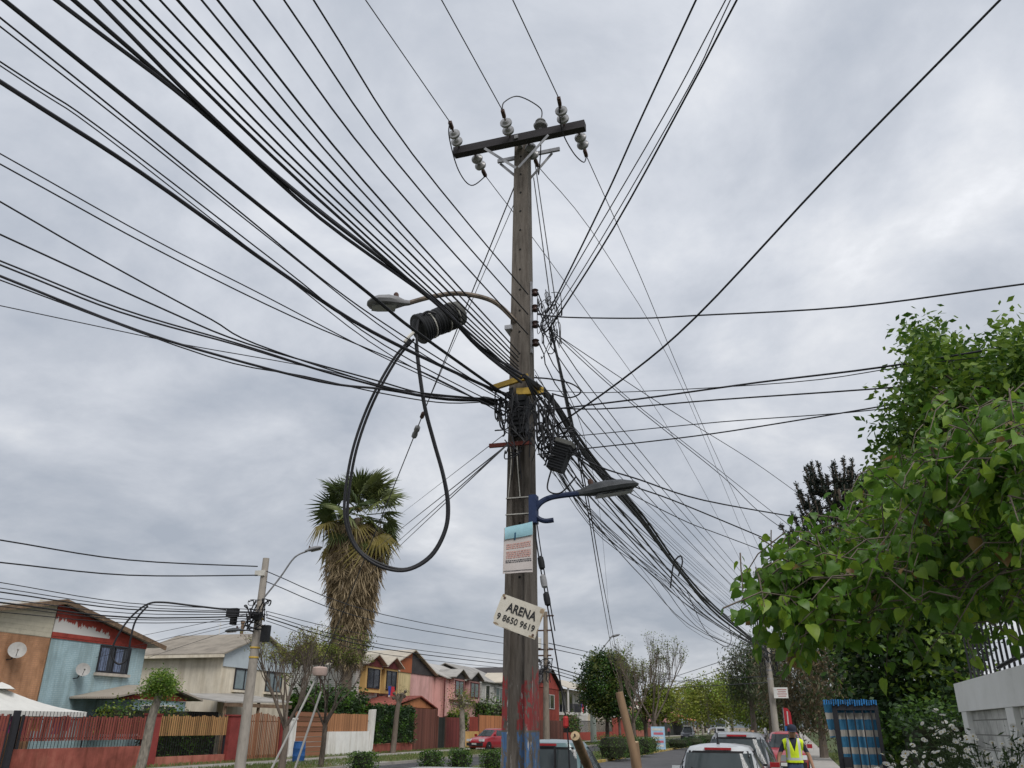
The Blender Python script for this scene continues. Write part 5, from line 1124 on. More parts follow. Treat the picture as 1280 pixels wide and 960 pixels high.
# --- pollarded street trees on the far verge
def pollard(label, base, h, lean, r, crown, mats, n, leaf, knob=True, bm=None):
    b = Vector(base); t = thing('pollarded_tree', label, 'tree', b); top = b + Vector((lean, 0, h)); m = MB()
    m.tube(smoothpath([b - Vector((0, 0, .1)), b + Vector((lean * .2, .05, h * .35)), b + Vector((lean * .6, -.04, h * .7)), top], 4), [r * (1.25 - .35 * i / 12) for i in range(13)], 9)
    tips = []
    for i in range(7):
        a = random.uniform(0, 6.28); e = top + Vector((math.cos(a) * crown * .55, math.sin(a) * crown * .55, random.uniform(.0, crown * .7))); m.tube(smoothpath([top - Vector((0, 0, h * .12)), top.lerp(e, .5) + Vector((0, 0, -.05)), e], 3), [r * .6, r * .55, r * .5, r * .5, r * .45, r * .4, r * .42][:7], 6); tips.append(e)
        if knob: m.lathe([(.02, -.12), (r * .6, -.05), (r * .7, .03), (r * .4, .1)], e, n=7)
    m.build('trunk', bm or barkpale, t, smooth=True)
    if n:
        P = np.concatenate([np.array(e) + rng.normal(size=(n // 7, 3)) * crown * .33 for e in tips]); fastmesh('crown', leaves_at(P, leaf, .4, 0, .5), 4, mats, t, midx=rng.integers(0, len(mats), len(P)))
    return t
pollard('leaning pollarded tree with fresh green head before the red slat wall', (-20.77, 24.2, 0), 2.75, .35, .14, .58, [lg, lgl, lg], 5200, .085)
pollard('pollarded tree with bare knobbly head before the hedge', (-25.4, 52.9, 0), 3.3, .25, .16, .7, [lygd, lbrown], 260, .08, True, bark)
pollard('pollarded tree with thin yellow-green head before the maroon gate', (-24.7, 63.6, 0), 3.2, -.1, .2, 1.15, [lygd, lyg, lgrey], 1300, .12)
# --- bare, budding tree beside the lamp pole
def budding(name, label, base, h, r, depth, length, leafn, mats, leaf, spread=.45, up=.35, bm=None, nstem=5):
    b = Vector(base); t = thing(name, label, 'tree', b); m = MB(); m.tube([b - Vector((0, 0, .1)), b + Vector((.05, 0, h * .5)), b + Vector((0, .05, h))], [r * 1.2, r, r * .9], 9); tips = []
    for i in range(nstem):
        a = i * 6.28 / nstem + random.uniform(-.4, .4); tips += twigs(m, b + Vector((0, 0, h * random.uniform(.85, 1))), (math.cos(a) * .55, math.sin(a) * .55, 1.0), length, r * .5, depth, spread, up)
    m.build('trunk', bm or barkpale, t)
    P = np.repeat(np.array(tips), leafn, 0); P = P + rng.normal(size=P.shape) * length * .055; fastmesh('buds', leaves_at(P, leaf, .3, 0, .5), 4, mats, t, midx=rng.integers(0, len(mats), len(P)))['kind'] = 'stuff'
    return t
random.seed(11)
budding('bare_tree', 'thin bare tree just budding beside the stained lamp pole', atd(352, 955, 36).xy.to_3d(), 1.7, .13, 5, 1.35, 4, [lygd, lyg, lbrown], .085, .34, .42, bark, 6)
budding('bare_tree', 'twiggy tree with sparse yellow leaves under the palm', atd(402, 945, 40).xy.to_3d(), 1.9, .11, 5, 1.42, 9, [lyg, lygd, ldry], .095, .38, .34, bark, 5)
for x, D, h, L_, lb in ((792, 85, 2.2, 2.6, 'tall bare twiggy tree behind the upright log'), (818, 80, 2.2, 2.9, 'tall bare tree hung with creeper beside the far lamp pole'), (807, 95, 2.0, 2.6, 'slender bare tree behind the red gate')):
    budding('bare_tree', lb, atd(x, 920, D).xy.to_3d(), h, .2, 5, L_ * .85, 3, [lygd, lyg, lgrey], .15, .27, .5, bark, 4)
# --- round dark evergreen and far street trees
c = atd(757, 857, 93); make_tree('evergreen_tree', 'dense round dark green tree behind the pale green lamp pole', 'tree', (c.x, c.y, 0), c, (2.8, 2.8, 3.2), [lgd, lg, lgd, lygd], .22, 190, 80, 1.0, .3)
c = atd(773, 865, 92); make_tree('evergreen_tree', 'smaller green tree leaning against the round dark one', 'tree', (c.x, c.y, 0), c, (1.3, 1.3, 2.2), [lgd, lg], .14, 40, 60, .8, .28)
def ygt(px_, py_, D, rx, rz, label, mats=(None,), n=60):
    c = atd(px_, py_, D); make_tree('street_tree', label, 'tree', (c.x, c.y, 0), c, (rx, rx, rz), list(mats), .2, n, 55, rx * .38, .028 * D ** .55, bmat=barkpale, shell=.3)
ygt(822, 880, 95, 1.9, 2.1, 'small rounded yellow-green tree beside the blue advertising panel', (lyg, lyg, lygd))
for x, y, D, rx, rz, lb in ((856, 879, 160, 4.2, 2.7, 'yellow-green pollarded tree behind the dark oncoming car'), (884, 875, 135, 3.6, 3.0, 'broad yellow-green tree between the dark car and the white truck'), (912, 873, 140, 4.5, 3.4, 'broad yellow-green tree above the white truck'), (938, 878, 125, 3.4, 2.8, 'yellow-green tree between the white truck and the far pole'), (955, 886, 110, 2.2, 2.0, 'low green tree behind the grey estate car')):
    ygt(x, y, D, rx, rz, lb, (lyg, lyg, lygd, lgl), 80)
for x, y, D, rx, rz, lb, ms_ in ((935, 843, 75, 2.0, 2.4, 'grey-green feathery tree on the road side of the far pole', (lgrey, lgrey, lgd)), (957, 842, 72, 1.7, 2.6, 'dark grey-green tree behind the far pole', (lgrey, lgd)), (986, 850, 62, 2.3, 2.7, 'drooping brownish willow on the sidewalk side of the far pole', (lgrey, lbrown, lgrey)), (1018, 850, 60, 2.2, 3.0, 'drooping brown-grey willow over the sidewalk past the red car', (lbrown, lgrey, lgrey)), (1045, 850, 55, 1.9, 2.8, 'dark drooping tree behind the blue gate', (lgrey, lgd, lbrown))):
    c = atd(x, y, D); make_tree('willow_tree', lb, 'tree', (c.x, c.y, 0), c, (rx, rx, rz), list(ms_), .25, 100, 60, (.8, .8, 1.5), .30, droop=1.2, wid=.25, up=.1)
for i, (x, w) in enumerate(((650, 10), (700, 9), (775, 9), (880, 10), (960, 9), (1000, 9))):
    c = atd(x, 893, 300); make_tree('far_tree', 'dark tree closing the far end of the street', 'tree', (c.x, c.y, 0), c, (w, w, 4.5), [lgd, lgrey], .3, 60, 40, 3.0, 1.0, 'trees closing the street')
# --- right-hand side: citrus, leafy plum, monkey puzzle, mulberry
def in_poly(x, y, poly):
    r = False; n = len(poly)
    for i in range(n):
        x1, y1 = poly[i]; x2, y2 = poly[i - 1]
        if (y1 > y) != (y2 > y) and x < (x2 - x1) * (y - y1) / (y2 - y1) + x1: r = not r
    return r
def fill(poly, n, d0, d1, rd):
    xs = [p[0] for p in poly]; ys = [p[1] for p in poly]; out = []
    while len(out) < n:
        x, y = rd.uniform(min(xs), max(xs)), rd.uniform(min(ys), max(ys))
        if in_poly(x, y, poly): out.append(atd(x, y, rd.uniform(d0, d1)))
    return out
rd = random.Random(5)
def volume_tree(name, label, base, polys, d0, d1, nclump, per, rc, leaf, mats, trunk_r=.13, up=.35, droop=.25, wid=.5):
    b = Vector(base); t = thing(name, label, 'tree', b); cl = []
    for poly, w in polys: cl += fill(poly, int(nclump * w), d0, d1, rd)
    m = MB(); hub = b + Vector((0, 0, 2.0)); m.tube([b - Vector((0, 0, .1)), b + Vector((.05, 0, 1)), hub], [trunk_r * 1.2, trunk_r, trunk_r * .9], 8)
    for i in range(0, len(cl), max(1, len(cl) // 26)):
        c = cl[i]; P = smoothpath([hub - Vector((0, 0, random.uniform(0, .6))), hub.lerp(c, .5) + Vector((0, 0, .25)), c], 4); q = len(P); m.tube(P, [trunk_r * .5 * (1 - .88 * j / (q - 1)) for j in range(q)], 5)
    m.build('trunk', bark, t, smooth=True)
    P = (np.array(cl)[:, None, :] + rng.normal(size=(len(cl), per, 3)) * rc * .45).reshape(-1, 3)
    mi = np.repeat(rng.integers(0, len(mats), len(cl)), per)
    fastmesh('crown', leaves_at(P, leaf, up, droop, wid), 4, mats, t, midx=mi); return t
cit = [(1036, 770), (1050, 735), (1090, 715), (1200, 715), (1215, 800), (1205, 935), (1130, 965), (1095, 960), (1092, 900), (1080, 872), (1062, 850), (1050, 800)]
volume_tree('citrus_tree', 'dark dense citrus tree with bright leaf tips beside the blue gate', (3.1, 16.2, 0), ((cit, 1.0),), 14.6, 17.6, 420, 55, .42, .125, [lgd, lgd, lgd, lg, lgl], .12)
plum = [(1100, 600), (1112, 540), (1098, 515), (1115, 490), (1150, 480), (1142, 452), (1165, 440), (1200, 470), (1250, 462), (1330, 430), (1330, 620), (1180, 640)]
shoots = [[(1142, 412), (1158, 414), (1180, 445), (1172, 460), (1150, 432)], [(1212, 445), (1225, 440), (1222, 465), (1205, 470)], [(1248, 425), (1262, 410), (1300, 430), (1300, 470), (1265, 450)]]
volume_tree('leafy_tree', 'bright green small-leaved tree rising above the mulberry', (4.2, 9.2, 0), ((plum, .86), (shoots[0], .05), (shoots[1], .03), (shoots[2], .06)), 7.6, 9.8, 420, 46, .26, .085, [lgl, lgl, lg, lg], .12)
# monkey puzzle
aB = atd(1046, 610, 40); aB = Vector((aB.x, aB.y, 0)); t = thing('araucaria_tree', 'dark monkey puzzle tree with upturned spiky arms behind the mulberry', 'tree', aB)
MB().tube([aB, aB + Vector((0, 0, 12.8))], [.35, .12], 8).build('trunk', bark, t)
m = MB(); spk = []
for i in range(26):
    z = 9.0 + 3.6 * (i / 26); az_ = i * 2.4; L_ = (2.9 - 1.7 * ((z - 9.0) / 3.6)) * random.uniform(.75, 1.15); o = aB + Vector((0, 0, z)); d = Vector((math.cos(az_), math.sin(az_), 0)); up1 = random.uniform(.7, 1.2)
    P = smoothpath([o, o + d * L_ * .5 + Vector((0, 0, -.1)), o + d * L_ * .85 + Vector((0, 0, .15)), o + d * L_ + Vector((0, 0, up1))], 6); m.tube(P, .04, 5); br = [P]
    for s_ in (-1, 1):
        for k_ in (.5, .75):
            e = o + d * L_ * k_; sd_ = Vector((-d.y, d.x, 0)) * s_; Q = smoothpath([e, e + sd_ * .3 + d * .15 + Vector((0, 0, .05)), e + sd_ * .42 + d * .3 + Vector((0, 0, random.uniform(.5, .9)))], 6); m.tube(Q, .04, 5); br.append(Q)
    for Q in br:
        for p in Q[2:]:
            for _ in range(24): spk.append(p + Vector((random.gauss(0, .035), random.gauss(0, .035), random.gauss(0, .05))))
m.build('limb', bark, t); laur = leafmat('araucaria_green', (.012, .022, .014), (.03, .042, .025), .05)
fastmesh('crown', leaves_at(np.array(spk), .13, .2, -.8, .35), 4, laur, t)
# mulberry: drooping shoots, each with large heart-shaped leaves
mT = Vector((3.1, 6.9, 0)); mul = thing('mulberry_tree', 'leafy mulberry with large heart-shaped bright green leaves hanging over the sidewalk', 'tree', mT)
lm1 = leafmat('mulberry_leaf', (.07, .16, .018), (.16, .28, .04), .45, .38, 3); lm2 = leafmat('mulberry_leaf_young', (.18, .29, .03), (.28, .40, .05), .5, .38, 3); lm3 = leafmat('mulberry_leaf_red', (.22, .13, .05), (.26, .20, .06), .4, .4, 3)
def heart(m_, fold, curl):
    """heart-shaped blade along +X with folded midrib, drip tip and short stalk"""
    prof = ((0, .0), (-.05, .2), (.06, .36), (.25, .44), (.47, .40), (.68, .27), (.85, .11), (1.0, .0)); m = MB(); mid = (0, .02, .1, .25, .47, .68, .85, 1.0); rows = []
    for (x, w), xm in zip(prof, mid):
        zc = -curl * xm * xm; rows.append([(x, -w, zc + fold * w - .06 * w * w), (x * .6 + xm * .4, -w * .5, zc + fold * w * .45), (xm, 0, zc), (x * .6 + xm * .4, w * .5, zc + fold * w * .45), (x, w, zc + fold * w - .06 * w * w)])
    m.grid(rows); m.tube([(-.45, 0, .12), (-.2, 0, .08), (.02, 0, 0)], .012, 3, cap=False)
    o = m.build('leaf', m_, smooth=True); me = o.data; bpy.data.objects.remove(o); return me
HM = [heart(lm1, .25, .35), heart(lm1, .1, .55), heart(lm1, .4, .25), heart(lm2, .3, .3), heart(lm2, .15, .5), heart(lm3, .35, .3)]
def me_np(me):
    v = np.empty(len(me.vertices) * 3, np.float32); me.vertices.foreach_get('co', v); return v.reshape(-1, 3), [tuple(p.vertices) for p in me.polygons]
HN = [me_np(me) for me in HM]
p1 = [(1035, 672), (1066, 642), (1100, 604), (1130, 566), (1160, 542), (1210, 520), (1330, 490), (1330, 735), (1262, 740), (1238, 772), (1212, 785), (1190, 730), (1120, 685), (1065, 690), (1035, 690)]
p2 = [(985, 752), (992, 728), (1022, 694), (1045, 700), (1020, 725), (1000, 755)]
p3 = [(1085, 715), (1130, 712), (1115, 735), (1095, 742)]
p4 = [(978, 755), (984, 738), (996, 732), (1000, 752), (990, 765)]
leafs = []; mtw = MB(); hub = mT + Vector((-.2, 0, 2.6))
mtw.tube(smoothpath([mT - Vector((0, 0, .1)), mT + Vector((.05, 0, 1.2)), hub], 4), [.16, .16, .15, .14, .14, .13, .13, .12, .12], 9)
def shoot(c, s, nleaf):
    c = Vector(c); d = Vector((rd.gauss(-.4, .5), rd.gauss(-.15, .5), rd.gauss(-.15, .45))).normalized(); L_ = rd.uniform(.22, .42)
    a = c - d * L_ * .5; e = c + d * L_ * .5 + Vector((0, 0, -.06)); mtw.tube([a, c + Vector((0, 0, .02)), e], [.004, .0035, .002], 4, cap=False)
    for k_ in range(nleaf):
        f_ = (k_ + .5) / nleaf; p = a.lerp(e, f_); sd_ = d.cross(Vector((0, 0, 1))).normalized() * (1 if k_ % 2 else -1)
        ld = (d * .35 + sd_ * rd.uniform(.3, .9) + Vector((rd.gauss(0, .45), rd.gauss(0, .45), rd.uniform(-1.1, .15)))).normalized()
        leafs.append((p, ld, s * rd.choice((rd.uniform(.4, .8), rd.uniform(.8, 1.4))), rd.gauss(0, .8), 0 if f_ < .8 else 1))
    return a
anch = []; cen = []
for poly, n, d0, d1, s, nl in ((p1, 336, 4.4, 6.3, .062, 13), (p2, 84, 4.3, 5.3, .062, 12), (p3, 42, 4.3, 5.2, .062, 12), (p4, 35, 4.3, 5.0, .062, 12), ([(1165, 560), (1210, 530), (1330, 490), (1330, 690), (1180, 610)], 49, 4.0, 4.6, .066, 11), (p1, 364, 6.0, 7.6, .075, 10)):
    for c in fill(poly, max(3, n // 7), d0, d1, rd):
        cen.append(c)
        for _ in range(7): anch.append(shoot(c + Vector((rd.gauss(0, .11), rd.gauss(0, .13), rd.gauss(0, .10))), s, nl))
for c in cen[::2]:
    P = smoothpath([hub - Vector((0, 0, rd.uniform(0, .5))), hub.lerp(c, .45) + Vector((0, 0, .1)), hub.lerp(c, .8) + Vector((0, 0, .06)), c], 4); q = len(P); mtw.tube(P, [.02 * (1 - .88 * j / (q - 1)) for j in range(q)], 5)
mtw.build('trunk', bark, mul, smooth=True)
def frame(d, roll):
    d = d.normalized(); y = Vector((0, 0, 1)).cross(d)
    if y.length < .05: y = Vector((0, 1, 0))
    y.normalize(); return Matrix((d, y, d.cross(y))).transposed() @ Matrix.Rotation(roll, 3, 'X')
def big(l):
    p = l[0]; q = RM.transposed() @ (p - C0); return -l[2] / max(.5, -q.z) if (-q.z > .5 and abs(q.x / q.z) < .66 and abs(q.y / q.z) < .5) else 0
leafs.sort(key=big)
VV = []; FF = []; MI = []; off = 0
for i, (p, ld, s, roll, young) in enumerate(leafs):
    k_ = rd.choice((3, 4)) if (young and rd.random() < .6) or rd.random() < .12 else rd.choice((0, 1, 2))
    if young and rd.random() < .05: k_ = 5
    M_ = frame(ld, roll); st = p + ld * s * .45
    if i < 300:
        o = bpy.data.objects.new('leaf', HM[k_]); COL.objects.link(o); o.parent = mul; o.matrix_local = Matrix.Translation(st - mT) @ M_.to_4x4() @ Matrix.Scale(s, 4)
    else:
        v, fs = HN[k_]; w = v * s @ np.array(M_).T + np.array(st - mT); VV.append(w); FF += [tuple(a + off for a in f_) for f_ in fs]; MI += [0 if k_ < 3 else (1 if k_ < 5 else 2)] * len(fs); off += len(v)
me = bpy.data.meshes.new('crown'); me.from_pydata(np.concatenate(VV).tolist(), [], FF)
for m_ in (lm1, lm2, lm3): me.materials.append(m_)
me.polygons.foreach_set('material_index', MI); me.polygons.foreach_set('use_smooth', [True] * len(FF)); me.update()
o = bpy.data.objects.new('crown', me); COL.objects.link(o); o.parent = mul; o['kind'] = 'stuff'
# --- white garden wall on the right, with recessed panels
WX = 1.95; ww = mat('wall_whitewash', (.76, .76, .73), .9, .12, 2.5, .3, col2=(.82, .82, .80)); wp = add_relief(mat('wall_block', (.60, .60, .57), .95, .28, 3, .5), 'brick', 2.6, bw=.9, rh=.4, ms_=.02, mortar=(.24, .24, .22))
t = thing('garden_wall', 'whitewashed garden wall with deep top band and recessed block panels', 'wall', (WX, 7, 0))
MB().span(WX, WX + .16, 1.5, 12.15, 1.95, 2.28).build('top_band', ww, t)
for yy in (11.85, 9.45, 7.05, 4.65, 2.25): MB().span(WX + .005, WX + .155, yy - .16, yy + .16, -.05, 1.948).build('pier', ww, t)
for yy in (10.65, 8.25, 5.85, 3.45):
    for k_ in range(5): MB().span(WX + .06, WX + .13, yy - 1.035, yy + 1.035, .39 * k_ + .004, .39 * k_ + .386).build('panel', wp, t)
MB().tube(smoothpath([(WX + .02, 9.6, 2.32), (WX + .03, 8.6, 2.36), (WX + .02, 7.4, 2.34), (WX + .02, 6, 2.4)], 5), .02, 6).build('top_wire', cable, t)
rail_t = thing('railing', 'dark iron railing standing on the white garden wall', 'railing', (WX + .1, 7, 2.28))
for k_ in range(44): MB().span(WX + .09, WX + .11, 2 + k_ * .22, 2.02 + k_ * .22, 2.28, 3.1).build('bar', black, rail_t)
MB().span(WX + .085, WX + .115, 2, 11.6, 3.1, 3.14).build('rail', black, rail_t)
# --- white daisy bush at the wall foot
fb = Vector((1.45, 8.6, 0)); t = thing('daisy_bush', 'tall bush of white daisies against the whitewashed wall', 'flower bush', fb)
petal = mat('petal_white', (.72, .71, .66), .7, .08, 9, 0); eye = mat('daisy_eye', (.45, .33, .05), .8, .2, 9, 0); stemm = leafmat('daisy_leaf', (.05, .08, .025), (.10, .14, .045), .2)
def daisy(n, cup):
    m = MB()
    for i in range(n):
        a = i * 6.283 / n; w = .17; c, s = math.cos(a), math.sin(a)
        P = [(c * .2 - s * .04, s * .2 + c * .04, .05), (c * .2 + s * .04, s * .2 - c * .04, .05), (c * .85 + s * w, s * .85 - c * w, cup), (c, s, cup * .8), (c * .85 - s * w, s * .85 + c * w, cup)]
        m.add(P, [(0, 1, 2, 3, 4)])
    m.cm = 1; m.lathe([(.26, .03), (.22, .1), (.1, .14)], (0, 0, 0), n=8); o = m.build('flower', [petal, eye]); me = o.data; bpy.data.objects.remove(o); return me
DM = [daisy(13, .12), daisy(12, -.15), daisy(14, .3)]
poly = [(1085, 968), (1108, 935), (1130, 935), (1150, 905), (1165, 880), (1190, 878), (1200, 912), (1240, 925), (1262, 918), (1310, 905), (1320, 985), (1085, 990)]
mst = MB(); lp = []
for i, c in enumerate(fill(poly, 260, 6.6, 9.4, rd)):
    c.x = min(c.x, 1.86); root = fb + Vector((rd.uniform(-.35, .3), rd.uniform(-1.2, 1.2), .1)); root.y = root.y * .4 + c.y * .6
    mst.tube(smoothpath([root, root.lerp(c, .6) + Vector((rd.gauss(0, .06), rd.gauss(0, .06), 0)), c], 3), [.006, .006, .005, .005, .004, .003, .003], 4, cap=False)
    for k_ in range(18): f_ = rd.uniform(.45, .99); lp.append(root.lerp(c, f_) + Vector((rd.gauss(0, .05), rd.gauss(0, .05), rd.gauss(0, .05))))
    if i < 230:
        o = bpy.data.objects.new('flower', DM[i % 3]); COL.objects.link(o); o.parent = t; nz = Vector((rd.gauss(-.2, .35), rd.gauss(-.45, .35), rd.uniform(.4, 1))).normalized()
        o.matrix_local = Matrix.Translation(c - fb) @ nz.to_track_quat('Z', 'Y').to_matrix().to_4x4() @ Matrix.Scale(rd.uniform(.017, .029), 4)
mst.build('stem', stemm, t); fastmesh('foliage', leaves_at(np.array(lp), .07, .3, 0, .22), 4, [stemm, lgd], t, midx=(rng.random(len(lp)) < .4).astype(int))
boxhedge('shrub', 'dark low shrub filling the gap behind the daisies', 'shrub', 1.35, 2.6, 12.3, 14.2, 0, 1.9, [lgd, lgd, lg], 4500, .08, .12)
# --- blue striped fabric gate
stripe = mat('striped_fabric', (.05, .19, .33), .9, .2, 14, .3, rnd=0)
tt = stripe.node_tree; bb = tt.nodes['Principled BSDF']; tcn = tt.nodes.new('ShaderNodeTexCoord'); spn = tt.nodes.new('ShaderNodeSeparateXYZ'); tt.links.new(tcn.outputs['Object'], spn.inputs[0])
nz_ = tt.nodes.new('ShaderNodeTexNoise'); nz_.inputs['Scale'].default_value = 6
def tmath(op, a, b=0.):
    n = tt.nodes.new('ShaderNodeMath'); n.operation = op
    for i, v in enumerate((a, b)):
        if isinstance(v, (int, float)): n.inputs[i].default_value = v
        else: tt.links.new(v, n.inputs[i])
    return n.outputs[0]
fr_ = tmath('FRACT', tmath('ADD', tmath('DIVIDE', spn.outputs[2], .236), tmath('MULTIPLY', nz_.outputs[0], .12))); fac = tmath('LESS_THAN', fr_, .38)
mx = tt.nodes.new('ShaderNodeMix'); mx.data_type = 'RGBA'; src = bb.inputs['Base Color'].links[0].from_socket; tt.links.new(fac, mx.inputs[0]); tt.links.new(src, mx.inputs[6]); mx.inputs[7].default_value = (.46, .43, .38, 1); tt.links.new(mx.outputs[2], bb.inputs['Base Color'])
t = thing('fabric_gate', 'open black barred gate backed with blue and white striped fabric', 'gate', (.7, 14, 0)); GY = 14.0
MB().grid([[(.55 + .60 * i / 20, GY + .05 + .02 * math.sin(i * 1.9), z) for i in range(21)] for z in (.12, .8, 1.5, 2.08)]).grid([[(.55 + .60 * i / 20, GY + .06 + .02 * math.sin(i * 1.9), z) for i in range(21)] for z in (.12, .8, 1.5, 2.08)]).build('fabric', stripe, t, smooth=True)
MB().span(.53, .60, GY - .03, GY + .02, 0, 2.09).build('frame_post', black, t); MB().span(1.12, 1.17, GY - .03, GY + .02, 0, 2.09).build('frame_post', black, t); MB().span(.60, 1.12, GY - .028, GY + .018, 2.0, 2.085).build('frame_rail', black, t); MB().span(.60, 1.12, GY - .028, GY + .018, .06, .14).build('frame_rail', black, t)
for k_ in range(4): MB().span(.70 + k_ * .118, .72 + k_ * .118, GY - .02, GY + .0, .14, 2.0).build('bar', black, t)
MB().span(.6, .70, GY - .05, GY - .03, 1.22, 1.36).build('lock', black, t)
bluew = mat('blue_wool', (.03, .16, .38), .95, .3, 20, .5)
for k_ in range(23): MB().tube([(.42 + k_ * .033, GY + .03, 2.13), (.43 + k_ * .033, GY - .04, 2.14 + rd.uniform(-.01, .01)), (.425 + k_ * .033, GY - .05, 2.07 + rd.uniform(-.015, .015))], .011, 5).build('tassel', bluew, t)
MB().grid([[(.43 + .02 * math.sin(z * 5), GY + .04, z) , (.54, GY + .03, z)] for z in (2.1, 1.95, 1.8, 1.62)]).build('flap', stripe, t)
# ------------------------------------------------------------------ vehicles
tyrem = mat('tyre', (.02, .02, .02), .9, .2, 20, .2); rimm2 = mat('rim', (.35, .35, .36), .35, .1, 9, 0, metal=.6); tail = mat('tail_red', (.40, .015, .02), .25, .15, 9, 0, spec=.6); head_ = glassmat('headlight', (.55, .56, .58), .1); carglass = glassmat('car_glass', (.085, .105, .11), .05); plastic = mat('black_plastic', (.025, .025, .027), .6, .2, 12, .05); plate = mat('number_plate', (.6, .6, .58), .5, .1, 9, 0)
def sup(u, n=5.0): return (1 - min(1, abs(u)) ** n) ** (1 / n)
def vehicle(name, label, cat, loc, yaw, L_, W, H, paint, belt=.95, gh=None, kind='hatch', gclr=.18, group=None):
    """car pointing along local +Y, base at loc. gh = (rear base, rear roof, front roof, front base) along the length"""
    t = thing(name, label, cat, loc, group); t.rotation_euler = (0, 0, yaw); O = Vector(loc)
    def B(m, nm, mm, par=t, sm=False): m.v = [(x + O.x, y + O.y, z + O.z) for x, y, z in m.v]; return m.build(nm, mm, par, smooth=sm)
    hw = W / 2; rb, rr, fr, fb_ = gh
    hood = belt - .02; N = 44
    def ztop(y):      # shoulder line: falls away over the bonnet
        if y > fb_ - L_ / 2: u = (y - (fb_ - L_ / 2)) / (L_ / 2 - (fb_ - L_ / 2)); return belt - .04 - .24 * u ** 1.6
        return belt
    rows = []
    for zf, s, e in ((0, .90, .955), (.12, .965, .985), (.35, 1.0, 1.0), (.62, 1.0, 1.0), (.85, .985, .985), (.96, .955, .965), (1, .90, .93)):
        r_ = []
        for i in range(N):
            a = 2 * math.pi * i / N; c, s_ = math.cos(a), math.sin(a); x = math.copysign(abs(c) ** .38, c) * hw * s; y = math.copysign(abs(s_) ** .38, s_) * L_ / 2 * e; z0 = gclr; r_.append((x, y, z0 + (ztop(y) - z0) * zf))
        rows.append(r_)
    m = MB(); m.grid(rows, True); k = len(m.v); cap = []
    for s in (.6, .25):
        r_ = [(p[0] * s, p[1] * (.92 if s == .6 else .6), ztop(p[1] * (.92 if s == .6 else .6)) + .02) for p in rows[-1]]; cap.append(r_)
    m.grid([rows[-1]] + cap, True); m.v += [(0, 0, belt + .02)]; c_ = len(m.v) - 1; o = c_ - N
    for i in range(N): m.face((o + i, o + (i + 1) % N, c_))
    m.f.append(tuple(range(N))[::-1]); m.m.append(0)
    body = B(m, 'body', paint, t, True)
    # greenhouse
    def ghp(u, v, off=0.):
        """v 0..1 belt to roof edge; returns half width, rear y, front y, z"""
        w = hw * (.93 - .25 * v - .06 * v * v) + off; r0 = rb + (rr - rb) * v - L_ / 2 - off; f0 = fb_ + (fr - fb_) * v - L_ / 2 + off; return w, r0, f0, belt - .03 + (H - .06 - belt + .03) * v
    rows = []
    for v in (0, .25, .5, .75, .92, 1.0):
        w, r0, f0, z = ghp(0, v); w *= (1 if v < 1 else .96); cy, b = (r0 + f0) / 2, (f0 - r0) / 2 * (1 if v < 1 else .97); r_ = []
        for i in range(N): a = 2 * math.pi * i / N; c, s_ = math.cos(a), math.sin(a); r_.append((math.copysign(abs(c) ** .36, c) * w, cy + math.copysign(abs(s_) ** .36, s_) * b, z + (.0 if v < 1 else .012)))
        rows.append(r_)
    top = rows[-1]; w, r0, f0, z = ghp(0, 1); cy = (r0 + f0) / 2
    for s, dz in ((.8, .032), (.5, .05), (.2, .058)): rows.append([(p[0] * s, cy + (p[1] - cy) * s, z + dz) for p in top])
    m = MB(); m.grid(rows, True); m.v += [(0, cy, z + .06)]; c_ = len(m.v) - 1; o = c_ - N
    for i in range(N): m.face((o + i, o + (i + 1) % N, c_))
    roof = B(m, 'roof', paint, t, True)
    n = 1 / .36
    def rearfront(x, v, front, off):
        w, r0, f0, z = ghp(0, v, off); cy, b = (r0 + f0) / 2, (f0 - r0) / 2; n2 = 2 / .36; k_ = (1 - min(.999, abs(x / w)) ** n2) ** (1 / n2); return (x, cy + (b * k_ if front else -b * k_), z)
    def side(y, v, sgn, off):
        w, r0, f0, z = ghp(0, v, off); cy, b = (r0 + f0) / 2, (f0 - r0) / 2; n2 = 2 / .36; q = min(.999, abs((y - cy) / b)); k_ = (1 - q ** n2) ** (1 / n2); return (sgn * w * k_, y, z)
    def patch(fn, us, vs, nm, mm, off=.008, par=None): return B(MB().grid([[fn(u, v) for u in us] for v in vs]).grid([[fn(u, v) for u in us] for v in vs]), nm, mm, par or roof, True)
    lin = lambda a, b, k_: [a + (b - a) * i / k_ for i in range(k_ + 1)]
    ww_ = hw * .72
    vr0, vr1 = (.12, .86)
    patch(lambda u, v: rearfront(u * (1 - .14 * v), v, False, .006), lin(-ww_ * 1.10, ww_ * 1.10, 12), lin(vr0 - .06, vr1 + .06, 5), 'rear_window_seal', plastic)
    patch(lambda u, v: rearfront(u * (1 - .14 * v), v, False, .012), lin(-ww_, ww_, 12), lin(vr0, vr1, 5), 'rear_window', carglass)
    patch(lambda u, v: rearfront(u * (1 - .14 * v), v, True, .012), lin(-ww_ * 1.08, ww_ * 1.08, 12), lin(.08, .92, 5), 'windscreen', carglass)
    y0 = rb - L_ / 2; y1 = fb_ - L_ / 2; segs = {'hatch': ((.13, .42), (.46, .80)), 'suv': ((.06, .25), (.28, .52), (.55, .84)), 'pickup': ((.12, .42), (.46, .82))}[kind]
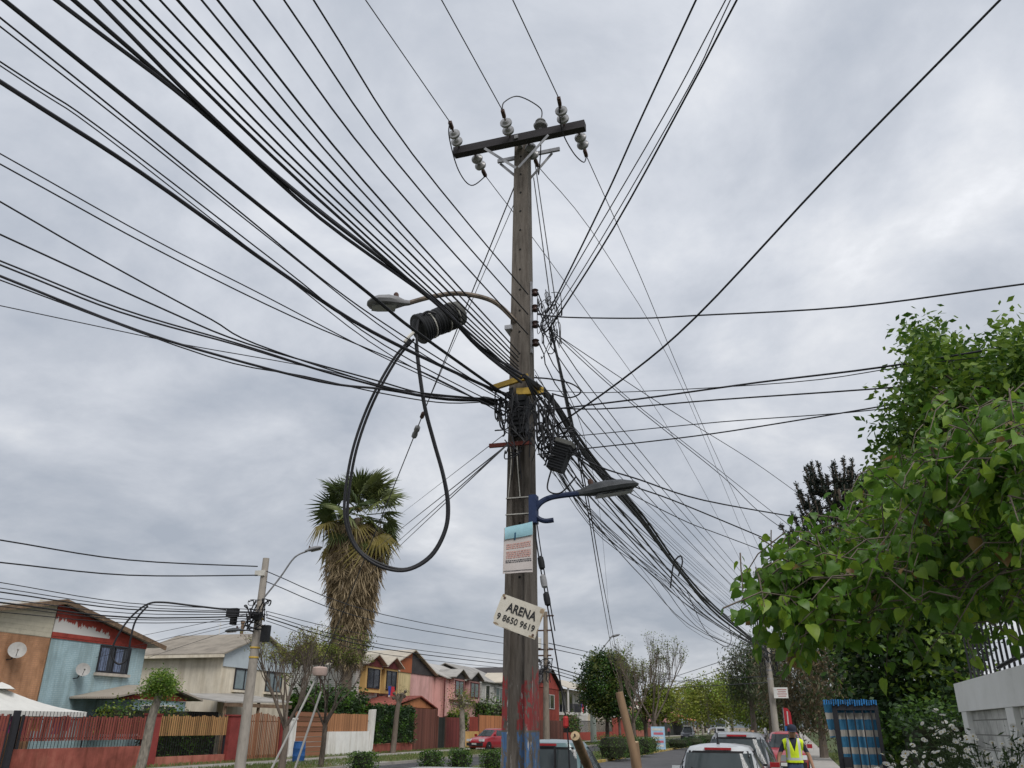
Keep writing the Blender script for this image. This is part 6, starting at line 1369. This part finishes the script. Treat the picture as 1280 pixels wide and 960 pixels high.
    for sgn in (-1, 1):
        for a, b in segs:
            def sf(u, v, sgn=sgn): 
                lo = rb + (rr - rb) * v - L_ / 2; hi = fb_ + (fr - fb_) * v - L_ / 2; return side(lo + (hi - lo) * u, v, sgn, .010)
            patch(sf, lin(a, b, 5), lin(.14, .84, 4), 'side_window', carglass)
        B(MB().box((sgn * (hw + .08), fb_ - L_ / 2 - .35, belt + .08), (.2, .09, .15)), 'door_mirror', paint if kind != 'pickup' else plastic, t)
        zt = belt - .18
        B(MB().box((sgn * (hw * .86), -L_ / 2 + .10, zt + (.12 if kind != 'pickup' else -.1)), (.20, .22, .30)), 'tail_light', tail, t)
        B(MB().box((sgn * (hw * .70), L_ / 2 - .13, .70), (.36, .22, .16)), 'headlight', head_, t)
        for yy in (-L_ * .29, L_ * .31):
            wh = B(MB().lathe([(.2, -.1), (.30, -.1), (.32, -.07), (.32, .07), (.30, .1), (.2, .1)], (sgn * (hw - .1), yy, .31), (sgn, 0, 0), 20), 'wheel', tyrem, t, True); B(MB().lathe([(.2, .06), (.19, .10), (.06, .09), (.05, .115)], (sgn * (hw - .1), yy, .31), (sgn, 0, 0), 16), 'rim', rimm2, wh, True)
    B(MB().box((0, -L_ / 2 + .02, .42), (W * .9, .12, .22)), 'bumper', plastic, t); B(MB().box((0, L_ / 2 - .03, .42), (W * .88, .12, .22)), 'bumper', plastic, t)
    B(MB().box((0, -L_ / 2 - .005, .72 if kind != 'pickup' else .55), (.42, .02, .14)), 'number_plate', plate, t); B(MB().box((0, L_ / 2 + .035, .45), (.42, .02, .12)), 'number_plate', plate, t)
    w, r0, f0, z = ghp(0, 1); p = rearfront(0, .955, False, .01)
    B(MB().box((p[0], p[1] + .02, p[2] + .012), (.42, .08, .035)), 'brake_light', tail, roof)
    return t, B, dict(belt=belt, H=H, hw=hw, L=L_, rb=rb, rr=rr, fr=fr)
silver = paintmat('silver_paint', (.50, .52, .52)); whitep = paintmat('white_paint_car', (.52, .54, .55)); greyp = paintmat('grey_paint', (.25, .26, .27)); redp = paintmat('red_paint', (.30, .012, .02)); greenp = paintmat('green_grey_paint', (.115, .19, .20)); darkp = paintmat('dark_paint', (.05, .055, .07))
t, B, d = vehicle('hatchback_car', 'silver-white hatchback parked facing away on the verge with roof aerial', 'car', (-1.3, 16.1, 0), R(1.5), 3.7, 1.62, 1.50, whitep, .93, (.12, .42, 2.1, 2.95))
B(MB().tube([(0, -L_ if False else -1.25, 1.49), (0, -1.31, 1.66)], .012, 5).lathe([(.03, 0), (.02, .03)], (0, -1.25, 1.49), n=8), 'aerial', plastic)
B(MB().tube([(.0, -1.76, 1.06), (-.3, -1.74, 1.10), (-.42, -1.70, 1.16)], .012, 5), 'wiper', plastic)
t, B, d = vehicle('estate_car', 'dark grey estate car with silver roof rails parked beyond the hatchback', 'car', (-1.33, 21.9, 0), R(1), 4.4, 1.74, 1.66, greyp, .98, (.1, .35, 2.7, 3.5), 'suv')
for s_ in (-1, 1): B(MB().tube(smoothpath([(s_ * .62, -1.75, 1.6), (s_ * .60, -1.55, 1.70), (s_ * .60, .2, 1.72), (s_ * .62, .5, 1.62)], 5), .022, 6), 'roof_rail', rimm2, t, True)
t, B, d = vehicle('red_car', 'red car facing the camera behind the man in the yellow vest', 'car', (-.55, 38, 0), R(180), 4.2, 1.7, 1.62, redp, 1.0, (.1, .4, 2.3, 3.2), 'suv')
# pickup with logs standing in its bed
t, B, d = vehicle('pickup_truck', 'grey-green pickup truck cab seen from behind with sliding rear window', 'pickup truck', (-3.98, 14.95, -.12), R(0), 2.9, 1.66, 1.66, greenp, 1.02, (.32, .45, 1.45, 2.15), 'pickup')
B(MB().span(-.80, .80, -3.1, -1.40, .45, .55).span(-.80, -.72, -3.1, -1.40, .55, 1.02).span(.72, .80, -3.1, -1.40, .55, 1.02).span(-.80, .80, -3.18, -3.1, .45, 1.0), 'cargo_bed', greenp)
for s_ in (-1, 1): B(MB().lathe([(.2, -.1), (.30, -.1), (.32, -.07), (.32, .07), (.30, .1), (.2, .1)], (s_ * .73, -2.3, .31), (s_, 0, 0), 20), 'wheel', tyrem, t, True)
for x in (-.27, .22): B(MB().span(x - .012, x + .012, -1.16, -1.10, 1.10, 1.55), 'window_divider', plastic)
logm = mat('debarked_log', (.23, .15, .09), .85, .3, 7, .4, stretch=(1, 1, .2)); loge = mat('log_end', (.48, .36, .22), .9, .2, 12, .2)
def log(a, b, r, label):
    a, b = Vector(a), Vector(b); d = (b - a).normalized(); t = thing('wooden_log', label, 'log', a); MB().tube([a, a.lerp(b, .35), a.lerp(b, .7), b], [r * 1.05, r, r * .97, r * .95], 12).build('shaft', logm, t, smooth=True); MB().lathe([(r * .93, 0), (r * .93, .006), (.005, .008)], b, d, 12).build('cut_end', loge, t)
    MB().lathe([(.012, 0), (.012, .05)], b, d, 5).build('nail', rusty, t)
log(atd(748, 990, 12.9), atd(719, 920, 11.0), .062, 'brown log leaning toward the camera over the pickup with pale cut end')
log(atd(812, 1020, 12.2), atd(774, 866, 12.3), .058, 'tall upright brown log with pale flat top standing in the pickup')
log(atd(802, 1010, 12.7), atd(792, 928, 12.6), .075, 'short brown log standing beside the tall one')
t, B, d = vehicle('silver_car', 'pale silver car roof at the foot of the concrete pole', 'car', (-2.45, 6.15, -.0), R(8), 3.9, 1.66, 1.475, silver, .93, (.3, .7, 2.3, 3.1))
t, B, d = vehicle('red_hatchback', 'small red hatchback parked across the street before the orange fence', 'car', (-22.4, 63.6, 0.01), R(163), 4.0, 1.65, 1.52, redp, .95, (.12, .5, 2.2, 3.0))
t, B, d = vehicle('dark_pickup', 'dark car with roof load driving toward the camera on the far road', 'car', (-16.2, 138, -.12), R(180), 4.6, 1.9, 1.9, darkp, 1.15, (.3, .7, 2.6, 3.4), 'suv')
B(MB().box((0, -.2, 2.0), (1.2, 1.2, .25)), 'roof_load', whitew)
# white lorry
t = thing('white_truck', 'white lorry cab facing the camera far down the street', 'truck', (-15.4, 190, -.12)); o = Vector((-15.4, 190, -.12))
def tb(nm, mm, *boxes):
    m = MB()
    for c, s in boxes: m.box(o + Vector(c), s)
    return m.build(nm, mm, t)
cabp = tb('cab', whitep, ((0, 1.2, 1.9), (2.3, 2.2, 2.9)), ((0, .2, 3.5), (2.0, 1.0, .35))); tb('windscreen', carglass, ((0, .085, 2.55), (2.0, .05, 1.1))); tb('grille', plastic, ((0, .085, 1.35), (1.5, .05, .5))); tb('bumper', plastic, ((0, .0, .6), (2.35, .3, .4)))
for s_ in (-1, 1): tb('headlight', head_, ((s_ * .9, -.02, .95), (.35, .15, .25))); tb('mirror', plastic, ((s_ * 1.32, .1, 2.5), (.2, .12, .6))); MB().lathe([(.3, -.15), (.5, -.13), (.5, .13), (.3, .15)], o + Vector((s_ * 1.0, 1.3, .5)), (1, 0, 0), 16).build('wheel', tyrem, t)
tb('cargo_box', whitew, ((0, 5.6, 2.1), (2.4, 6.2, 2.6)))
# ------------------------------------------------------------------ people
skin = mat('skin', (.36, .20, .13), .6, .1, 8, .05); navy = mat('navy_cloth', (.025, .028, .045), .9, .2, 12, .2); jeans = mat('jeans', (.06, .09, .16), .9, .2, 14, .2); vesty = mat('vest_yellow', (.62, .78, .03), .75, .1, 10, .2, rnd=0); refl = mat('vest_reflective', (.50, .51, .50), .4, .1, 10, .05); hairm = mat('hair', (.02, .015, .012), .8, .2, 20, .3); shoe = mat('shoe', (.03, .025, .022), .7, .2, 9, .1); pinkc = mat('pink_top', (.60, .17, .22), .9, .1, 8, .1)
def person(label, loc, yaw, H, shirt, legs, sleeve=.55, arm_out=.12, bow=0.0, vest=False, cap=None, hair=True, step=.08):
    """one continuous skinned body; faces coloured by region; local -Y is the way it faces"""
    k = H / 1.75; V = []; E = []; Rd = []
    def v(x, y, z, r, par=None):
        V.append((x * k, y * k, z * k)); Rd.append((r * k, r * k) if not isinstance(r, tuple) else (r[0] * k, r[1] * k)); i = len(V) - 1
        if par is not None: E.append((par, i))
        return i
    pel = v(0, 0, .95, (.165, .12)); bel = v(0, -.005, 1.10, (.155, .115), pel); che = v(0, -.01, 1.28, (.175, .12), bel); ush = v(0, .0, 1.42, (.13, .09), che); nk = v(0, -.01 - bow * .3, 1.50, .055, ush); hd0 = v(0, -.03 - bow, 1.575, (.068, .078), nk); hd1 = v(0, -.035 - bow * 1.1, 1.655, (.074, .09), hd0); v(0, -.02 - bow, 1.715, (.055, .065), hd1); v(0, -.128 - bow * 1.1, 1.60, .014, hd0)
    for s in (-1, 1):
        v(s * .080, -.01 - bow, 1.615, (.012, .024), hd0)
        sh = v(s * .175, 0, 1.41, .062, ush); el = v(s * (.22 + arm_out), .02, 1.13, .044, sh); wr = v(s * (.22 + arm_out * 1.5), -.06, .88, .030, el); pa = v(s * (.22 + arm_out * 1.55), -.075, .81, (.036, .018), wr)
        for j, (dy, l) in enumerate(((-.034, .06), (-.012, .072), (.010, .068), (.030, .052))):
            a = v(s * (.22 + arm_out * 1.55), -.075 + dy, .765, .009, pa); b = v(s * (.215 + arm_out * 1.5), -.078 + dy, .765 - l * .6, .0085, a); v(s * (.20 + arm_out * 1.5), -.082 + dy, .765 - l, .0075, b)
        th = v(s * (.205 + arm_out * 1.5), -.118, .80, .0105, pa); v(s * (.195 + arm_out * 1.5), -.13, .76, .0085, th)
        hp = v(s * .095, 0, .90, .095, pel); kn = v(s * .11, -.02 + s * step * .5, .49, .062, hp); an = v(s * .115, .02 + s * step, .09, .042, kn); ft_ = v(s * .12, -.08 + s * step, .045, (.045, .04), an); v(s * .125, -.17 + s * step, .035, (.04, .028), ft_)
    me = bpy.data.meshes.new('body'); me.from_pydata(V, E, []); ob = bpy.data.objects.new('person_src', me); COL.objects.link(ob)
    sk = ob.modifiers.new('skin', 'SKIN'); sk.use_smooth_shade = True; ss = ob.modifiers.new('sub', 'SUBSURF'); ss.levels = 3 if vest else 2; ss.render_levels = ss.levels
    for i, sv in enumerate(me.skin_vertices[0].data): sv.radius = Rd[i]; sv.use_root = (i == pel)
    bpy.context.view_layer.update(); me2 = bpy.data.meshes.new_from_object(ob.evaluated_get(bpy.context.evaluated_depsgraph_get())); bpy.data.objects.remove(ob)
    me2.name = 'person'; me2.materials.clear()
    for m_ in (skin, shirt, legs, shoe, hairm): me2.materials.append(m_)
    for p in me2.polygons:
        c = p.center / k; ax_ = abs(c.x)
        if c.z > 1.50: i = 0
        elif ax_ > .20 or (ax_ > .15 and c.z > 1.33): i = 1 if c.z > 1.41 - sleeve * .55 else 0
        elif c.z > .97: i = 1
        elif c.z > .10: i = 2
        else: i = 3
        if ax_ > .24 and c.z < 1.12 and sleeve < .9: i = 0
        if hair and (c.z > 1.66 or (c.z > 1.56 and c.y > .02 - bow)): i = 4
        p.material_index = i
    o = bpy.data.objects.new('person', me2); COL.objects.link(o); o.location = loc; o.rotation_euler = (0, 0, yaw); tag(o, label, 'person'); ORI[o.name] = Vector(loc)
    if vest:
        vv, ff, mi, mp = [], [], [], {}
        bmv = bmesh.new(); bmv.from_mesh(me2)
        for co, no in [((0, 0, z_), (0, 0, 1)) for z_ in (1.0, 1.05, 1.10, 1.475)] + [((x_, 0, 0), (1, 0, 0)) for x_ in (-.205, -.13, -.085, .085, .13, .205)] + [((0, 0, 1.22), (1, 0, -.32)), ((0, 0, 1.22), (-1, 0, -.32))]:
            bmesh.ops.bisect_plane(bmv, geom=bmv.verts[:] + bmv.edges[:] + bmv.faces[:], plane_co=Vector(co) * k, plane_no=no)
        bmv.normal_update()
        for p in bmv.faces:
            c = p.calc_center_median() / k
            if 1.0 < c.z < 1.475 and abs(c.x) < .205 and not (c.y < -.02 and c.z > 1.22 and abs(c.x) < .32 * (c.z - 1.22)):
                f_ = []
                for q in p.verts:
                    if q.index not in mp or True:
                        key = tuple(round(a_, 5) for a_ in q.co)
                        if key not in mp: mp[key] = len(vv); vv.append(tuple(q.co + q.normal * .02 * k))
                    f_.append(mp[key])
                if len(set(f_)) > 2: ff.append(f_); mi.append(1 if (.085 < abs(c.x) < .13 and c.z > 1.1) or 1.05 < c.z < 1.10 else 0)
        bmv.free()
        mv = bpy.data.meshes.new('vest'); mv.from_pydata(vv, [], ff); mv.materials.append(vesty); mv.materials.append(refl); mv.polygons.foreach_set('material_index', mi); mv.polygons.foreach_set('use_smooth', [True] * len(ff)); mv.update()
        vo = bpy.data.objects.new('safety_vest', mv); COL.objects.link(vo); vo.parent = o; so = vo.modifiers.new('thick', 'SOLIDIFY'); so.thickness = .012
    if cap:
        m = MB(); m.lathe([(.098, -.015), (.102, .02), (.095, .07), (.06, .11), (.01, .12)], (0, -.03 - bow * 1.1, 1.655), (0, -.12, 1), 16); m.grid([[(x * .075, -.10 - bow * 1.1 - .09 * yy * (1 - .4 * x * x), 1.648 - .03 * yy) for x in (-1, -.5, 0, .5, 1)] for yy in (0, .5, 1)]); m.v = [(a * k + loc[0], b * k + loc[1], c * k + loc[2]) for a, b, c in m.v]; m.build('cap', cap, o, smooth=True)
    # eyes
    m = MB()
    for s in (-1, 1): m.lathe([(.002, 0), (.011, .004), (.008, .010)], (s * .03 * k + loc[0], (-.118 - bow * 1.1) * k + loc[1], 1.632 * k + loc[2]), (0, -1, 0), 8)
    m.build('eyes', hairm, o); return o
person('man in yellow reflective vest and dark cap walking with head bowed between parked cars', (-.14, 21.0, .0), R(8), 1.80, navy, jeans, .36, .10, .06, True, navy, True, .12)
person('person in dark jacket standing by the red car near the far pole', (-1.75, 37.5, 0), R(-60), 1.74, navy, jeans, 1.0, .05, .0, False, None, True, .05)
person('person in pink top standing by the far dark fence', (-22.9, 165, 0), R(20), 1.7, pinkc, navy, .6, .06, 0, False, None, True, .05)
# ------------------------------------------------------------------ small things along the street
bluepl = mat('blue_plastic', (.03, .12, .34), .5, .2, 6, .1); bc = Vector((-23.4, 38.2, 0))
t = thing('plastic_barrel', 'blue plastic barrel standing before the brown board fence', 'barrel', bc); MB().lathe([(.27, 0), (.29, .05), (.30, .28), (.31, .30), (.30, .32), (.30, .6), (.31, .62), (.30, .64), (.28, .88), (.26, .9)], bc, n=20).build('drum', bluepl, t, smooth=True); MB().lathe([(.285, .9), (.29, .93), (.05, .94)], bc, n=20).build('lid', mat('barrel_lid', (.05, .2, .45), .5, .2, 6, .1), t)
# advertising panel on the median
p = atd(823, 925, 72); p = Vector((p.x, p.y, 0)); t = thing('advert_panel', 'pale blue and pink advertising panel standing on the median kerb', 'sign', p); MB().span(p.x - .55, p.x + .55, p.y - .04, p.y + .04, .08, 1.75).build('board', mat('panel_blue', (.35, .52, .68), .6, .2, 3, .05), t); MB().span(p.x - .5, p.x - .42, p.y - .03, p.y + .03, 0, .08).span(p.x + .42, p.x + .5, p.y - .03, p.y + .03, 0, .08).build('foot', black, t)
m1, m2 = MB(), MB()
for k_ in range(5): (m1 if k_ % 2 else m2).span(p.x - .45 + .1 * (k_ % 2), p.x + .42, p.y - .052, p.y - .046, .25 + k_ * .3, .42 + k_ * .3)
m1.build('print', pinkc, t); m2.build('print', whitew, t)
# red feather banner
p = atd(979, 890, 42); p = Vector((p.x, p.y, 0)); t = thing('feather_banner', 'red upright banner with white stripe on blue base near the far pole', 'banner', p); MB().tube([p, p + Vector((0, 0, 2.6))], .025, 6).build('mast', galv, t); MB().prism([(p.x, p.y, 1.85), (p.x + .34, p.y, 1.85), (p.x + .32, p.y, 2.4), (p.x + .2, p.y, 2.58), (p.x, p.y, 2.6)], (0, .02, 0)).build('cloth', mat('banner_red', (.42, .03, .04), .8, .15, 4, .1), t); MB().prism([(p.x + .14, p.y - .006, 1.9), (p.x + .19, p.y - .006, 1.9), (p.x + .2, p.y - .006, 2.45), (p.x + .15, p.y - .006, 2.45)], (0, .005, 0)).build('stripe', whitew, t); MB().box(p + Vector((.17, 0, 1.7)), (.36, .2, .22)).build('base_box', bluepl, t)
# flags on the far houses: white over red with a blue corner
fr_, fw_, fb2 = mat('flag_red', (.5, .03, .05), .85, .1, 5, .05), whitew, mat('flag_blue', (.03, .06, .28), .85, .1, 5, .05)
def flag(o, label, w=.9, h=1.3):
    o = Vector(o); t = thing('flag', label, 'flag', o); MB().tube([o, o + Vector((.5, 0, .25))], .02, 5).build('staff', trim, t)
    def cl(u0, u1, v0, v1, mm, off): MB().grid([[o + Vector((.5 + off + .05 * math.sin(u * 6 + v * 4), (u - .5) * w, .2 - v * h)) for u in [u0 + (u1 - u0) * i / 5 for i in range(6)]] for v in [v0 + (v1 - v0) * j / 5 for j in range(6)]]).build('cloth', mm, t, smooth=True)
    cl(0, .5, .4, 1, fw_, 0); cl(.5, 1, 0, 1, fr_, 0); cl(0, .5, 0, .4, fb2, 0)
flag((FX + 1.5, 59.5, 4.2), 'flag hanging from the ochre window bay of the gabled pair', 1.1, 1.6); flag((FX + 3.9, 80, 3.4), 'flag hanging beside the white house over the fence', 1.2, 2.0); flag((FX + 2.05, 119.5, 4.4), 'small flag on the balcony railing of the white house', 1.2, 1.2)
# porch with rust gable behind the brown gate
t = thing('garage', 'rust roofed garage behind the tall brown gate', 'garage', (LX - 2, 60.5, 0)); MB().span(LX - 4, LX - .35, 55, 62.5, 0, 2.9).build('wall', rust, t); m = MB(); roofslab(m, (LX - .1, 59.8, 3.75), (LX - 4.2, 59.8, 3.75), (LX - 4.2, 54.5, 2.95), (LX - .1, 54.5, 2.95), .08); roofslab(m, (LX - .1, 59.81, 3.75), (LX - .1, 63, 2.95), (LX - 4.2, 63, 2.95), (LX - 4.2, 59.81, 3.75), .08); m.build('roof', redwall, t); MB().prism([(LX - .34, 56, 2.9), (LX - .34, 62.6, 2.9), (LX - .34, 59.8, 3.6)], (.05, 0, 0)).build('gable', orboard, t)
# clothes line under the tent
tag(MB().tube([(-27.6, 22.6, 2.05), (-27.6, 25.4, 2.0), (-27.6, 28.2, 2.05)], .012, 5).build('clothes_line', black, origin=(-27.6, 26, 2)), 'clothes line strung under the garden tent', 'line')
# grass tufts on the near and far verges
nG = 26000; P = np.stack([rng.uniform(-23.4, -19.8, nG), rng.uniform(22, 110, nG), np.zeros(nG)], 1); P2 = np.stack([np.where(rng.random(14000) < .5, rng.uniform(-2.4, .3, 14000), rng.uniform(1.8, 3.5, 14000)), rng.uniform(12, 70, 14000), np.zeros(14000)], 1); P3 = np.stack([rng.uniform(-14.1, -10.8, 12000), rng.uniform(25, 110, 12000), np.zeros(12000)], 1); P4 = np.stack([rng.uniform(-26.3, -25.65, 6000), rng.uniform(30, 110, 6000), np.zeros(6000)], 1)
P = np.concatenate([P, P2, P3, P4]); out = np.tile(np.array([[0, 0, 2.2]]), (len(P), 1)); fastmesh_o = fastmesh('grass', leaves_at(P, .14, .05, 0, .18, out), 4, [leafmat('grass_blade', (.07, .12, .025), (.16, .20, .06), .3), ldry], midx=(rng.random(len(P)) < .1).astype(int)); tag(fastmesh_o, 'short rough grass on the verges and median', 'grass', None, 'stuff')
bpy.context.view_layer.update()
